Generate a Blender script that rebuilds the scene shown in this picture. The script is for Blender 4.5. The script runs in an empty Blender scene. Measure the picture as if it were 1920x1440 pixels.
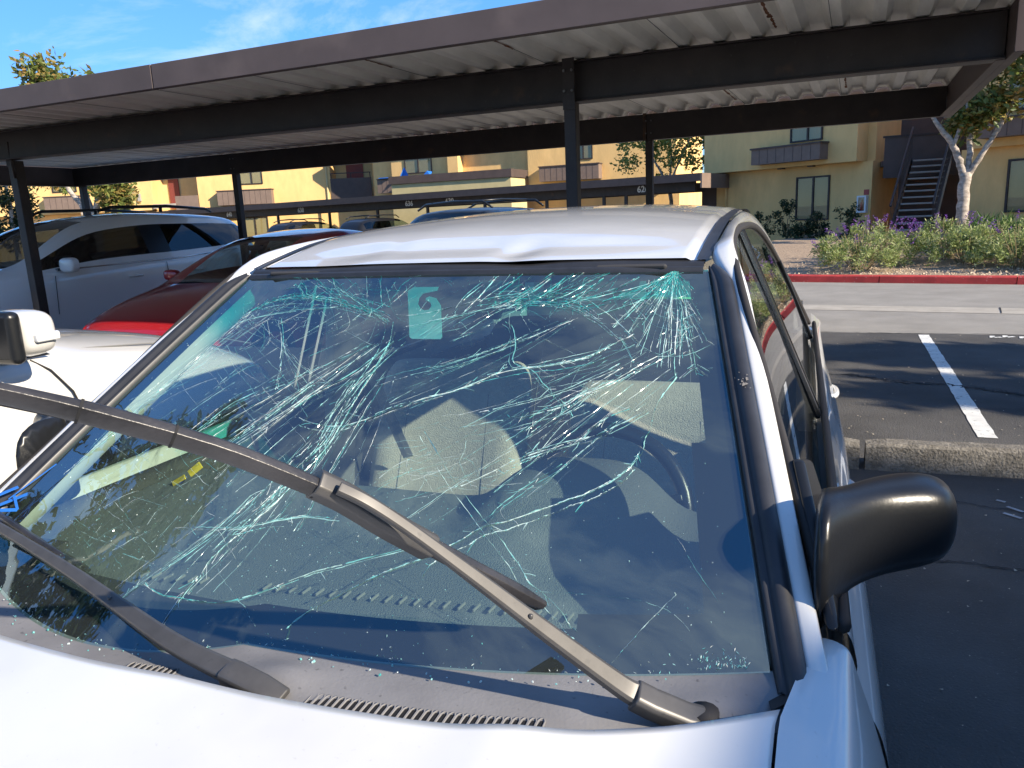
import bpy, bmesh, math, random
from mathutils import Vector, Matrix, Euler, noise

R = math.radians
random.seed(7)
scene = bpy.context.scene
COL = scene.collection

# ------------------------------------------------------------------ camera
cam_data = bpy.data.cameras.new("camera")
cam = bpy.data.objects.new("camera", cam_data)
COL.objects.link(cam)
scene.camera = cam
cam_data.sensor_fit = 'HORIZONTAL'
cam_data.sensor_width = 36.0
cam_data.lens = 36.0 * 1442.0 / 1920.0
cam_data.clip_start = 0.02
cam_data.clip_end = 800.0
PITCH, ROLL, YAW, CAM_H = R(12.33), R(2.562), R(22.5), 1.448
fwd = Vector((-math.sin(YAW) * math.cos(PITCH), math.cos(YAW) * math.cos(PITCH), -math.sin(PITCH)))
right0 = Vector((math.cos(YAW), math.sin(YAW), 0))
up0 = right0.cross(fwd)
cright = right0 * math.cos(ROLL) - up0 * math.sin(ROLL)
cup = up0 * math.cos(ROLL) + right0 * math.sin(ROLL)
cam.matrix_world = Matrix(((cright.x, cup.x, -fwd.x, 0), (cright.y, cup.y, -fwd.y, 0),
                           (cright.z, cup.z, -fwd.z, CAM_H), (0, 0, 0, 1)))

# ------------------------------------------------------------------ sky, sun, exposure
SUN_AZ, SUN_EL = R(105.0), R(28.0)      # azimuth clockwise from +Y, elevation
sun_vec = Vector((math.sin(SUN_AZ) * math.cos(SUN_EL), math.cos(SUN_AZ) * math.cos(SUN_EL), math.sin(SUN_EL)))
CLOUD_AT = (0.0, 5.7, 0.0)
world = bpy.data.worlds.new("World")
scene.world = world
world.use_nodes = True
wn, wl = world.node_tree.nodes, world.node_tree.links
wn.clear()
w_out = wn.new('ShaderNodeOutputWorld')
w_bg = wn.new('ShaderNodeBackground')
w_bg.inputs['Strength'].default_value = 0.15
sky = wn.new('ShaderNodeTexSky')
sky.sky_type = 'NISHITA'
sky.sun_disc = False
sky.sun_elevation = SUN_EL
sky.sun_rotation = SUN_AZ
sky.altitude = 1400
sky.air_density = 0.75
sky.dust_density = 0.0
sky.ozone_density = 3.0
# thin cirrus streaks over the whole sky
tc = wn.new('ShaderNodeTexCoord')
mp = wn.new('ShaderNodeMapping'); mp.inputs['Scale'].default_value = (1.3, 4.4, 6.5)
mp.inputs['Rotation'].default_value = (0.25, -0.35, 0.55); mp.inputs['Location'].default_value = CLOUD_AT
wl.new(tc.outputs['Generated'], mp.inputs['Vector'])
nz = wn.new('ShaderNodeTexNoise'); nz.inputs['Scale'].default_value = 1.0
nz.inputs['Detail'].default_value = 9; nz.inputs['Roughness'].default_value = 0.62
nz.inputs['Distortion'].default_value = 0.5
wl.new(mp.outputs['Vector'], nz.inputs['Vector'])
nr = wn.new('ShaderNodeValToRGB')
nr.color_ramp.elements[0].position = 0.49; nr.color_ramp.elements[0].color = (0, 0, 0, 1)
nr.color_ramp.elements[1].position = 0.80; nr.color_ramp.elements[1].color = (0.75, 0.75, 0.75, 1)
wl.new(nz.outputs['Fac'], nr.inputs['Fac'])
mixw = wn.new('ShaderNodeMixRGB'); mixw.inputs['Color2'].default_value = (2.6, 2.65, 2.7, 1)
wl.new(nr.outputs['Color'], mixw.inputs['Fac'])
hs = wn.new('ShaderNodeHueSaturation'); hs.inputs['Saturation'].default_value = 1.2
wl.new(sky.outputs['Color'], hs.inputs['Color'])
# soft roll-off of the bright haze near the horizon, the same all round
bw = wn.new('ShaderNodeRGBToBW'); wl.new(hs.outputs['Color'], bw.inputs['Color'])
ma = wn.new('ShaderNodeMath'); ma.operation = 'MULTIPLY_ADD'; ma.inputs[1].default_value = 0.46; ma.inputs[2].default_value = 1.0
wl.new(bw.outputs['Val'], ma.inputs[0])
dv = wn.new('ShaderNodeVectorMath'); dv.operation = 'DIVIDE'
wl.new(hs.outputs['Color'], dv.inputs[0]); wl.new(ma.outputs['Value'], dv.inputs[1])
wl.new(dv.outputs['Vector'], mixw.inputs['Color1'])
wl.new(mixw.outputs['Color'], w_bg.inputs['Color'])
wl.new(w_bg.outputs['Background'], w_out.inputs['Surface'])

sun_data = bpy.data.lights.new("sun", 'SUN')
sun_data.energy = 2.9
sun_data.angle = R(0.53)
sun_data.color = (1.0, 0.88, 0.71)
sun = bpy.data.objects.new("sun", sun_data)
COL.objects.link(sun)
sun.rotation_euler = sun_vec.to_track_quat('Z', 'Y').to_euler()

vs = scene.view_settings
vs.view_transform = 'Standard'; vs.look = 'None'; vs.exposure = 1.76; vs.gamma = 1.0
vs.use_curve_mapping = False
scene.render.engine = 'CYCLES'
cy = scene.cycles
cy.use_denoising = True
cy.max_bounces = 10; cy.transparent_max_bounces = 24; cy.glossy_bounces = 4
cy.transmission_bounces = 6; cy.diffuse_bounces = 5
cy.caustics_reflective = False; cy.caustics_refractive = False
cy.sample_clamp_indirect = 6.0

# ------------------------------------------------------------------ helpers: materials
MATS = {}
def nt(name):
    m = bpy.data.materials.new(name); m.use_nodes = True
    n = m.node_tree.nodes; l = m.node_tree.links
    return m, n, l, n.get('Principled BSDF')

def mat(name, col, rough=0.5, metal=0.0, spec=0.5, vary=0.0, vscale=6.0, bump=0.0, bscale=60.0,
        coat=0.0, speck=None, dirt=None, stretch=None):
    """plain procedural surface: base colour, optional blotchy variation, fine relief, speckle and dirt"""
    if name in MATS: return MATS[name]
    m, n, l, b = nt(name)
    b.inputs['Roughness'].default_value = rough
    b.inputs['Metallic'].default_value = metal
    b.inputs['Specular IOR Level'].default_value = spec
    b.inputs['Coat Weight'].default_value = coat
    b.inputs['Coat Roughness'].default_value = 0.03
    c4 = (*col, 1)
    b.inputs['Base Color'].default_value = c4
    t = n.new('ShaderNodeTexCoord'); src = t.outputs['Object']
    if stretch:
        mm = n.new('ShaderNodeMapping'); mm.inputs['Scale'].default_value = stretch
        l.new(src, mm.inputs['Vector']); src = mm.outputs['Vector']
    cur = None
    if vary > 0:
        z = n.new('ShaderNodeTexNoise'); z.inputs['Scale'].default_value = vscale
        z.inputs['Detail'].default_value = 6; z.inputs['Roughness'].default_value = 0.6
        l.new(src, z.inputs['Vector'])
        r_ = n.new('ShaderNodeValToRGB')
        r_.color_ramp.elements[0].position = 0.3; r_.color_ramp.elements[1].position = 0.7
        r_.color_ramp.elements[0].color = (*[max(0, x * (1 - vary)) for x in col], 1)
        r_.color_ramp.elements[1].color = (*[min(1, x * (1 + vary)) for x in col], 1)
        l.new(z.outputs['Fac'], r_.inputs['Fac']); cur = r_.outputs['Color']
    for extra in (speck, dirt):
        if not extra: continue
        ecol, escale, lo, hi, amt = extra
        z = n.new('ShaderNodeTexNoise'); z.inputs['Scale'].default_value = escale
        z.inputs['Detail'].default_value = 4; l.new(src, z.inputs['Vector'])
        r_ = n.new('ShaderNodeValToRGB')
        r_.color_ramp.elements[0].position = lo; r_.color_ramp.elements[1].position = hi
        r_.color_ramp.elements[0].color = (0, 0, 0, 1); r_.color_ramp.elements[1].color = (amt, amt, amt, 1)
        l.new(z.outputs['Fac'], r_.inputs['Fac'])
        mx = n.new('ShaderNodeMixRGB'); mx.inputs['Color2'].default_value = (*ecol, 1)
        mx.inputs['Color1'].default_value = c4
        if cur: l.new(cur, mx.inputs['Color1'])
        l.new(r_.outputs['Color'], mx.inputs['Fac']); cur = mx.outputs['Color']
    if cur: l.new(cur, b.inputs['Base Color'])
    if bump > 0:
        z = n.new('ShaderNodeTexNoise'); z.inputs['Scale'].default_value = bscale
        z.inputs['Detail'].default_value = 5; l.new(src, z.inputs['Vector'])
        bp = n.new('ShaderNodeBump'); bp.inputs['Strength'].default_value = min(1.0, bump)
        bp.inputs['Distance'].default_value = 0.01
        l.new(z.outputs['Fac'], bp.inputs['Height']); l.new(bp.outputs['Normal'], b.inputs['Normal'])
    MATS[name] = m
    return m

def glass(name, tint, refl=1.55, rough=0.01, extra=0.0):
    """thin pane: tinted see-through plus fresnel reflection; lets sunlight through"""
    if name in MATS: return MATS[name]
    m, n, l, b = nt(name); n.remove(b)
    out = n.get('Material Output')
    tr = n.new('ShaderNodeBsdfTransparent'); tr.inputs['Color'].default_value = (*tint, 1)
    gl = n.new('ShaderNodeBsdfGlossy'); gl.inputs['Roughness'].default_value = rough
    gl.inputs['Color'].default_value = (1, 1, 1, 1)
    fr = n.new('ShaderNodeFresnel'); fr.inputs['IOR'].default_value = refl
    geo = n.new('ShaderNodeNewGeometry')
    bf = n.new('ShaderNodeMixRGB'); bf.inputs['Color2'].default_value = (0, 0, 0, 1)
    l.new(geo.outputs['Backfacing'], bf.inputs['Fac']); l.new(fr.outputs['Fac'], bf.inputs['Color1'])
    ms = n.new('ShaderNodeMixShader')
    if extra:
        ad = n.new('ShaderNodeMath'); ad.operation = 'ADD'; ad.inputs[1].default_value = extra; ad.use_clamp = True
        l.new(bf.outputs['Color'], ad.inputs[0]); l.new(ad.outputs[0], ms.inputs['Fac'])
    else:
        l.new(bf.outputs['Color'], ms.inputs['Fac'])
    l.new(tr.outputs['BSDF'], ms.inputs[1]); l.new(gl.outputs['BSDF'], ms.inputs[2])
    l.new(ms.outputs['Shader'], out.inputs['Surface'])
    MATS[name] = m
    return m

# ------------------------------------------------------------------ helpers: meshes and objects
class MB:
    """collects shapes, then links them as ONE mesh object"""
    def __init__(s): s.v = []; s.f = []; s.mi = []; s.uv = None
    def add(s, vs_, fs_, mi=0):
        o = len(s.v); s.v += [tuple(p) for p in vs_]
        for f in fs_: s.f.append(tuple(i + o for i in f)); s.mi.append(mi)
        return s
    def box(s, c, d, rot=None, mi=0):
        hx, hy, hz = d[0] / 2, d[1] / 2, d[2] / 2
        ps = [Vector((x, y, z)) for x in (-hx, hx) for y in (-hy, hy) for z in (-hz, hz)]
        if rot is not None: ps = [rot @ p for p in ps]
        ps = [p + Vector(c) for p in ps]
        return s.add(ps, [(0, 1, 3, 2), (4, 6, 7, 5), (0, 4, 5, 1), (2, 3, 7, 6), (0, 2, 6, 4), (1, 5, 7, 3)], mi)
    def bbox(s, a, b, mi=0):
        return s.box([(a[i] + b[i]) / 2 for i in range(3)], [abs(b[i] - a[i]) for i in range(3)], None, mi)
    def beam(s, a, b, w, h, up=(0, 0, 1), mi=0):
        a, b = Vector(a), Vector(b); d = (b - a); L = d.length; d.normalize()
        u = Vector(up); x = d.cross(u)
        if x.length < 1e-5: x = d.cross(Vector((1, 0, 0)))
        x.normalize(); u = x.cross(d)
        M = Matrix((x, d, u)).transposed()
        return s.box((a + b) / 2, (w, L, h), M, mi)
    def tube(s, pts, rad, n=8, cap=True, mi=0, sx=1.0, up=None):
        pts = [Vector(p) for p in pts]
        if not hasattr(rad, '__len__'): rad = [rad] * len(pts)
        rings = []; prev = None
        for i, p in enumerate(pts):
            t = (pts[min(i + 1, len(pts) - 1)] - pts[max(i - 1, 0)])
            if t.length < 1e-9: t = Vector((0, 0, 1))
            t.normalize()
            ref = Vector(up) if up is not None else (prev if prev is not None else (Vector((0, 0, 1)) if abs(t.z) < .9 else Vector((1, 0, 0))))
            x = t.cross(ref)
            if x.length < 1e-4: x = t.cross(Vector((0.3, 1, .2)))
            x.normalize(); y = x.cross(t); prev = y
            rings.append([p + (x * math.cos(2 * math.pi * k / n) * sx + y * math.sin(2 * math.pi * k / n)) * rad[i] for k in range(n)])
        return s.loft(rings, closed=True, cap=cap, mi=mi)
    def loft(s, rings, closed=False, cap=False, mi=0, flip=False):
        n = len(rings[0]); vs_ = [p for r_ in rings for p in r_]; fs_ = []
        for i in range(len(rings) - 1):
            for k in range(n if closed else n - 1):
                a, b_, c, d = i * n + k, i * n + (k + 1) % n, (i + 1) * n + (k + 1) % n, (i + 1) * n + k
                fs_.append((a, d, c, b_) if flip else (a, b_, c, d))
        if cap and closed:
            fs_.append(tuple(reversed(range(n)))); fs_.append(tuple((len(rings) - 1) * n + k for k in range(n)))
        return s.add(vs_, fs_, mi)
    def prism(s, poly, a, b, mi=0):
        """poly list of 3D points, extruded by vector b-a (given as offset vector b)"""
        n = len(poly); off = Vector(b)
        v = [Vector(p) for p in poly] + [Vector(p) + off for p in poly]
        f = [tuple(range(n)), tuple(reversed(range(n, 2 * n)))]
        f += [(i, i + n, (i + 1) % n + n, (i + 1) % n) for i in range(n)]
        return s.add(v, f, mi)
    def build(s, name, mt, parent=None, smooth=False, bevel=0.0, seg=2, sub=0, solid=0.0, fixn=True):
        me = bpy.data.meshes.new(name)
        me.from_pydata(s.v, [], s.f)
        for m_ in (mt if isinstance(mt, (list, tuple)) else [mt]): me.materials.append(m_)
        if isinstance(mt, (list, tuple)):
            me.polygons.foreach_set('material_index', s.mi)
        if fixn:
            bm = bmesh.new(); bm.from_mesh(me); bmesh.ops.recalc_face_normals(bm, faces=bm.faces); bm.to_mesh(me); bm.free()
        return link(name, me, parent, smooth, bevel, seg, sub, solid)

def link(name, me, parent=None, smooth=False, bevel=0.0, seg=2, sub=0, solid=0.0):
    o = bpy.data.objects.new(name, me); COL.objects.link(o)
    if parent is not None: o.parent = parent
    if smooth:
        me.polygons.foreach_set('use_smooth', [True] * len(me.polygons))
    if solid:
        md = o.modifiers.new('solid', 'SOLIDIFY'); md.thickness = abs(solid); md.offset = -1 if solid > 0 else 1
    if sub:
        md = o.modifiers.new('sub', 'SUBSURF'); md.levels = sub; md.render_levels = sub
    if bevel:
        md = o.modifiers.new('bev', 'BEVEL'); md.width = bevel; md.segments = seg; md.limit_method = 'ANGLE'
        md.angle_limit = R(40); md.harden_normals = False
        if not smooth:
            me.polygons.foreach_set('use_smooth', [True] * len(me.polygons))
            try:
                md2 = o.modifiers.new('wn', 'WEIGHTED_NORMAL'); md2.keep_sharp = True
            except Exception: pass
    return o

def empty(name, loc=(0, 0, 0), rz=0.0, parent=None):
    o = bpy.data.objects.new(name, None); COL.objects.link(o)
    o.location = loc; o.rotation_euler = (0, 0, rz); o.empty_display_size = 0.1
    if parent is not None: o.parent = parent
    return o

def tag(o, label=None, cat=None, group=None, kind=None):
    if label: o['label'] = label
    if cat: o['category'] = cat
    if group: o['group'] = group
    if kind: o['kind'] = kind
    return o

def lerp(a, b, t): return a + (b - a) * t
def interp(tab, x):
    """piecewise linear smooth table [(x, y), ...]"""
    if x <= tab[0][0]: return tab[0][1]
    for (x0, y0), (x1, y1) in zip(tab, tab[1:]):
        if x <= x1:
            t = (x - x0) / (x1 - x0); return y0 + (y1 - y0) * t
    return tab[-1][1]
def catmull(P, n):
    P = [Vector(p) for p in P]; out = []
    for i in range(len(P) - 1):
        p0, p1, p2, p3 = P[max(i - 1, 0)], P[i], P[i + 1], P[min(i + 2, len(P) - 1)]
        for k in range(n):
            t = k / n
            out.append(0.5 * ((2 * p1) + (p2 - p0) * t + (2 * p0 - 5 * p1 + 4 * p2 - p3) * t * t + (3 * p1 - p0 - 3 * p2 + p3) * t ** 3))
    out.append(P[-1]); return out
def smooth_tab(tab, n=6):
    return [(p.x, p.y) for p in catmull([(a, b, 0) for a, b in tab], n)]

# ------------------------------------------------------------------ palette
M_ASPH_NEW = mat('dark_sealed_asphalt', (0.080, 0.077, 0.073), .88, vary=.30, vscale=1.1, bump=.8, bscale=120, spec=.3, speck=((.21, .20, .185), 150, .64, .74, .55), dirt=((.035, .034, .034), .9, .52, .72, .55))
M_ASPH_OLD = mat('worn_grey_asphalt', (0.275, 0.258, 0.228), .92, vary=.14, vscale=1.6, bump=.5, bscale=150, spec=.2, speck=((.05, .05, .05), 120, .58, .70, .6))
M_CONC = mat('pale_concrete', (0.36, 0.33, 0.28), .9, vary=.15, vscale=4, bump=.3, bscale=90, spec=.2)
M_KERB = mat('weathered_concrete', (0.19, 0.175, 0.150), .92, vary=.35, vscale=14, bump=.9, bscale=80, spec=.15, speck=((.06, .055, .048), 70, .5, .66, .6))
M_RED = mat('red_kerb_paint', (0.46, 0.045, 0.04), .7, vary=.22, vscale=5, bump=.3, bscale=70, speck=((.55, .42, .36), 24, .66, .72, .8))
M_LINE = mat('worn_white_line_paint', (0.66, 0.66, 0.62), .8, vary=.12, vscale=9, bump=.4, bscale=160, speck=((.07, .07, .07), 30, .62, .70, .8))
M_TAR = mat('crack_tar', (0.010, 0.010, 0.011), .8)
M_SOIL = mat('tan_gravel_mulch', (0.33, 0.24, 0.16), .95, vary=.45, vscale=30, bump=1.0, bscale=45, speck=((.07, .05, .04), 40, .55, .66, .7))
M_STUCCO = mat('yellow_stucco', (0.80, 0.52, 0.215), .92, vary=.10, vscale=2.2, bump=.6, bscale=18, spec=.2, dirt=((.42, .28, .12), .55, .52, .8, .45), stretch=(1.3, 1.3, .5))
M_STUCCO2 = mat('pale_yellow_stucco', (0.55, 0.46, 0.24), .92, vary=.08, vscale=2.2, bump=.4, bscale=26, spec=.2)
M_BROWN = mat('brown_paint', (0.085, 0.062, 0.054), .6, vary=.14, vscale=3, spec=.35)
M_BROWN_L = mat('taupe_painted_boards', (0.20, 0.145, 0.115), .75, vary=.10, vscale=5, spec=.3)
M_STEEL = mat('dark_brown_painted_steel', (0.036, 0.027, 0.025), .5, vary=.3, vscale=4, spec=.4, bump=.12, bscale=14, dirt=((.11, .055, .03), 5, .62, .74, .55), speck=((.07, .06, .055), 40, .64, .7, .5))
M_FASCIA = mat('brown_fascia_metal', (0.105, 0.080, 0.074), .55, dirt=((.20, .15, .13), 2.2, .56, .78, .5), vary=.14, vscale=2.4, spec=.35, bump=.1, bscale=9)
M_GALV = mat('galvanised_roof_sheet', (0.86, 0.83, 0.77), .55, metal=.0, vary=.14, vscale=3.5, spec=.4, stretch=(2.5, .35, 1), bump=.06, bscale=12)
M_RUST = mat('rust', (0.17, 0.062, 0.024), .9, vary=.5, vscale=18)
M_WHITE = mat('white_car_paint', (0.645, 0.645, 0.63), .34, coat=1.0, spec=.5, bump=.012, bscale=2.2, speck=((.42, .39, .34), 120, .68, .78, .4), dirt=((.47, .46, .43), 3.5, .5, .8, .5))
M_WHITE2 = mat('white_pearl_paint', (0.53, 0.525, 0.505), .3, coat=1.0, spec=.5)
M_REDCAR = mat('red_car_paint', (0.40, 0.012, 0.018), .3, coat=1.0, metal=.1)
M_BLACKCAR = mat('black_car_paint', (0.010, 0.010, 0.011), .35, coat=.25, spec=.3)
M_BLACKPL = mat('black_plastic', (0.010, 0.011, 0.013), .31, spec=.38, bump=.03, bscale=140)
M_MOULD = mat('black_rubber_moulding', (0.022, 0.023, 0.027), .42, spec=.5, vary=.3, vscale=14)
M_RUBBER = mat('seal_rubber', (0.030, 0.028, 0.028), .7, spec=.3)
M_COWL = mat('faded_grey_plastic', (0.19, 0.187, 0.190), .7, spec=.35, vary=.14, vscale=9, bump=.08, bscale=220, speck=((.06, .06, .06), 90, .66, .74, .6))
M_WIPER = mat('weathered_wiper_metal', (0.085, 0.082, 0.080), .42, metal=.35, spec=.5, vary=.14, vscale=30, bump=.0, bscale=160, speck=((.06, .06, .06), 75, .64, .72, .7))
M_BLADE = mat('weathered_blade_plastic', (0.028, 0.027, 0.030), .36, spec=.55, vary=.55, vscale=13, bump=.1, bscale=120)
M_CHROME = mat('satin_trim', (0.55, 0.55, 0.55), .22, metal=1.0)
M_DASH = mat('dark_grey_dash_vinyl', (0.125, 0.135, 0.135), .62, spec=.35, bump=.6, bscale=420, vary=.08, vscale=3)
M_DASH2 = mat('dash_front_plastic', (0.030, 0.032, 0.034), .7, spec=.3)
M_FABRIC = mat('grey_beige_seat_fabric', (0.50, 0.465, 0.40), .95, spec=.1, vary=.10, vscale=60, bump=.5, bscale=300)
M_INT = mat('grey_interior_trim', (0.16, 0.16, 0.155), .8, spec=.3)
M_TRIM = mat('charcoal_door_trim', (0.045, 0.046, 0.046), .85, spec=.25)
M_WHITE3 = mat('white_suv_paint_brightened', (0.84, 0.84, 0.83), .3, coat=1.0, spec=.5)  # whiter than the crossover's paint, brightened because the SUV stands in shade
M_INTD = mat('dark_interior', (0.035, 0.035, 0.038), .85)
M_TYRE = mat('tyre_rubber', (0.02, 0.02, 0.02), .85)
M_RIM = mat('alloy_rim', (0.45, 0.45, 0.46), .35, metal=.9)
M_LAMPW = mat('clear_lamp_lens', (0.62, 0.64, 0.66), .12, coat=1.0, spec=.6)
M_GLASS_SIDE = glass('side_glass', (0.62, 0.68, 0.66), 1.75)
M_GLASS_DARK = glass('privacy_glass', (0.07, 0.08, 0.09), 1.6)
M_GLASS_CAR = glass('car_glass', (0.60, 0.68, 0.66), 1.6)
M_GLASS_WIN = glass('window_glass', (0.75, 0.80, 0.82), 1.7)
M_CURTAIN = mat('pale_blind', (0.80, 0.82, 0.84), .9)
M_BARK = mat('pale_grey_bark', (0.36, 0.31, 0.26), .9, vary=.55, vscale=7, bump=.6, bscale=40, stretch=(1, 1, 2.2))
M_BLUE = mat('blue_tape', (0.02, 0.16, 0.55), .6)
M_YELLOW = mat('yellow_tape', (0.72, 0.52, 0.05), .6)
M_TAGC = mat('pale_card', (0.75, 0.80, 0.78), .6)
def leafmat(name, c1, c2, c3):
    m, n, l, b = nt(name); MATS[name] = m
    oi = n.new('ShaderNodeNewGeometry')
    r_ = n.new('ShaderNodeValToRGB'); e = r_.color_ramp.elements
    e[0].color = (*c1, 1); e[1].color = (*c3, 1); k = e.new(.5); k.color = (*c2, 1)
    l.new(oi.outputs['Random Per Island'], r_.inputs['Fac'])
    l.new(r_.outputs['Color'], b.inputs['Base Color'])
    b.inputs['Roughness'].default_value = .5; b.inputs['Specular IOR Level'].default_value = .4
    tl = n.new('ShaderNodeBsdfTranslucent'); l.new(r_.outputs['Color'], tl.inputs['Color'])
    ms = n.new('ShaderNodeMixShader'); ms.inputs['Fac'].default_value = .35
    l.new(b.outputs['BSDF'], ms.inputs[1]); l.new(tl.outputs['BSDF'], ms.inputs[2])
    l.new(ms.outputs['Shader'], n.get('Material Output').inputs['Surface'])
    return m
M_LEAF_TREE = leafmat('magnolia_leaves', (.07, .11, .025), (.19, .22, .05), (.36, .22, .07))
M_LEAF_LIGHT = leafmat('light_green_leaves', (.10, .15, .03), (.24, .28, .06), (.36, .36, .10))
M_LEAF_DARK = leafmat('dark_green_leaves', (.015, .03, .012), (.03, .055, .02), (.05, .08, .03))
M_LEAF_SAGE = leafmat('sage_leaves', (.16, .23, .06), (.28, .34, .11), (.42, .44, .22))
M_LEAF_GRASS = leafmat('strap_leaves', (.03, .08, .015), (.07, .15, .03), (.13, .2, .05))
M_FLOWER = leafmat('purple_flowers', (.10, .03, .20), (.20, .07, .34), (.30, .16, .42))

# ================================================================== GROUND
def sheet(name, poly, z, m, parent=None, kind='structure', label=None):
    b = MB(); b.add([(x, y, z) for x, y in poly], [tuple(range(len(poly)))])
    o = b.build(name, m, parent, fixn=False)
    if o.data.polygons[0].normal.z < 0: o.data.flip_normals()
    if kind and parent is None: tag(o, label, None, None, kind)
    return o
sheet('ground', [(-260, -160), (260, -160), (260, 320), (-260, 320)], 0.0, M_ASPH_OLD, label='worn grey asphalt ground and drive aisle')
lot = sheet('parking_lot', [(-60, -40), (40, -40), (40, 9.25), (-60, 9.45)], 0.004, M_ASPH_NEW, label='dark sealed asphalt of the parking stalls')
def strip(name, a, b, w, z, m, n=24, jag=.0, label=None, parent=None):
    a, b = Vector((*a, 0)), Vector((*b, 0)); d = (b - a).normalized(); s_ = Vector((-d.y, d.x, 0))
    L, Rr = [], []
    for i in range(n + 1):
        p = a.lerp(b, i / n)
        L.append((p + s_ * (w / 2 + random.uniform(-jag, jag))).to_tuple()[:2] + (z,))
        Rr.append((p - s_ * (w / 2 + random.uniform(-jag, jag))).to_tuple()[:2] + (z,))
    mb = MB(); mb.loft([L, Rr]); o = mb.build(name, m, parent, fixn=False)
    if o.data.polygons[0].normal.z < 0: o.data.flip_normals()
    if parent is None: tag(o, label, None, None, 'structure')
    return o
strip('concrete_gutter', (-22, 14.7), (24, 8.2), .56, .004, M_CONC, 40, .004, 'pale concrete valley gutter across the drive aisle')
strip('gutter_joint', (2.02, 11.05), (2.10, 11.62), .016, .008, M_TAR, 6, .004)
for i, x in enumerate((-10.2, -7.35, -4.55, -1.78, .965, 3.7)):
    strip('parking_line', (x - .02, 5.22), (x + .02, 9.22), .105, .008, M_LINE, 46, .004)
for x in (-4.45, -1.75, .98, 3.7):
    strip('parking_line', (x, -1.2), (x, 4.15), .10, .008, M_LINE, 40, .004)
# old stencil marks in the next stall
stn = MB()
def bar(mb, a, b, w, z=.009):
    a, b = Vector((*a, 0)), Vector((*b, 0)); d = (b - a).normalized(); s_ = Vector((-d.y, d.x, 0)) * w / 2
    mb.add([(a + s_).to_tuple()[:2] + (z,), (b + s_).to_tuple()[:2] + (z,), (b - s_).to_tuple()[:2] + (z,), (a - s_).to_tuple()[:2] + (z,)], [(3, 2, 1, 0)])
for k, (x, y) in enumerate(((1.60, 9.16), (1.72, 9.19), (1.86, 9.14), (1.98, 9.17), (2.12, 9.13))):
    bar(stn, (x, y - .07), (x + .02, y + .05), .045); bar(stn, (x + .01, y - .06), (x + .09, y - .03 + .02 * (k % 2)), .045)
st = stn.build('stall_stencil', M_LINE, fixn=False); tag(st, None, None, None, 'structure')
stn = MB()
for (x, y) in ((.80, 4.10), (.83, 4.02), (.80, 3.93), (.86, 3.72), (.84, 3.62)):
    bar(stn, (x, y), (x + random.uniform(.03, .08), y + random.uniform(-.06, .03)), .02)
st = stn.build('stall_stencil', mat('faded_white_paint', (.32, .33, .34), .85, vary=.3, vscale=20), fixn=False); tag(st, None, None, None, 'structure')
def crackline(pts, w, m=M_TAR, z=.0095, name='asphalt_crack'):
    mb = MB(); L, Rr = [], []
    P = catmull([(x, y, 0) for x, y in pts], 14)
    for i, p in enumerate(P):
        d = (P[min(i + 1, len(P) - 1)] - P[max(i - 1, 0)]).normalized(); s_ = Vector((-d.y, d.x, 0))
        q = p + s_ * random.gauss(0, w * .9); ww = w * random.uniform(.15, 1.1)
        L.append((q.x + s_.x * ww, q.y + s_.y * ww, z)); Rr.append((q.x - s_.x * ww, q.y - s_.y * ww, z))
    mb.loft([L, Rr]); o = mb.build(name, m, fixn=False)
    if o.data.polygons[0].normal.z < 0: o.data.flip_normals()
    tag(o, None, None, None, 'structure')
crackline([(-1.2, 7.2), (.1, 6.98), (.35, 6.90), (.62, 6.72), (.9, 6.72), (1.1, 6.62), (1.5, 6.44), (2.4, 6.5)], .028)
crackline([(.2, 6.93), (.5, 6.84), (.8, 6.76)], .012)
crackline([(1.05, 6.70), (1.25, 6.60), (1.3, 6.42), (1.6, 6.36)], .008)
crackline([(.98, 5.95), (1.3, 6.0), (1.8, 5.9)], .006)
crackline([(.35, 3.26), (.55, 3.32), (.75, 3.30), (1.3, 3.36)], .006)
crackline([(.45, 4.2), (.6, 4.05), (.8, 3.98), (1.1, 3.9)], .005)
crackline([(-.6, 9.30), (.2, 9.33), (.8, 9.30), (1.5, 9.32), (3, 9.27)], .012)
# litter: tiny stones and leaves on the asphalt
mb = MB()
for i in range(420):
    x, y = random.uniform(.1, 2.2), random.uniform(.2, 9.2); r_ = random.uniform(.003, .009)
    a = random.uniform(0, 6.28)
    mb.add([(x + r_ * math.cos(a), y + r_ * math.sin(a), .010), (x + r_ * math.cos(a + 2), y + r_ * math.sin(a + 2), .010 + r_ * .5), (x + r_ * math.cos(a + 4), y + r_ * math.sin(a + 4), .010)], [(0, 1, 2)])
o = mb.build('asphalt_grit', mat('pale_grit', (.42, .36, .27), .9), lot, fixn=False); o['kind'] = 'stuff'

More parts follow.
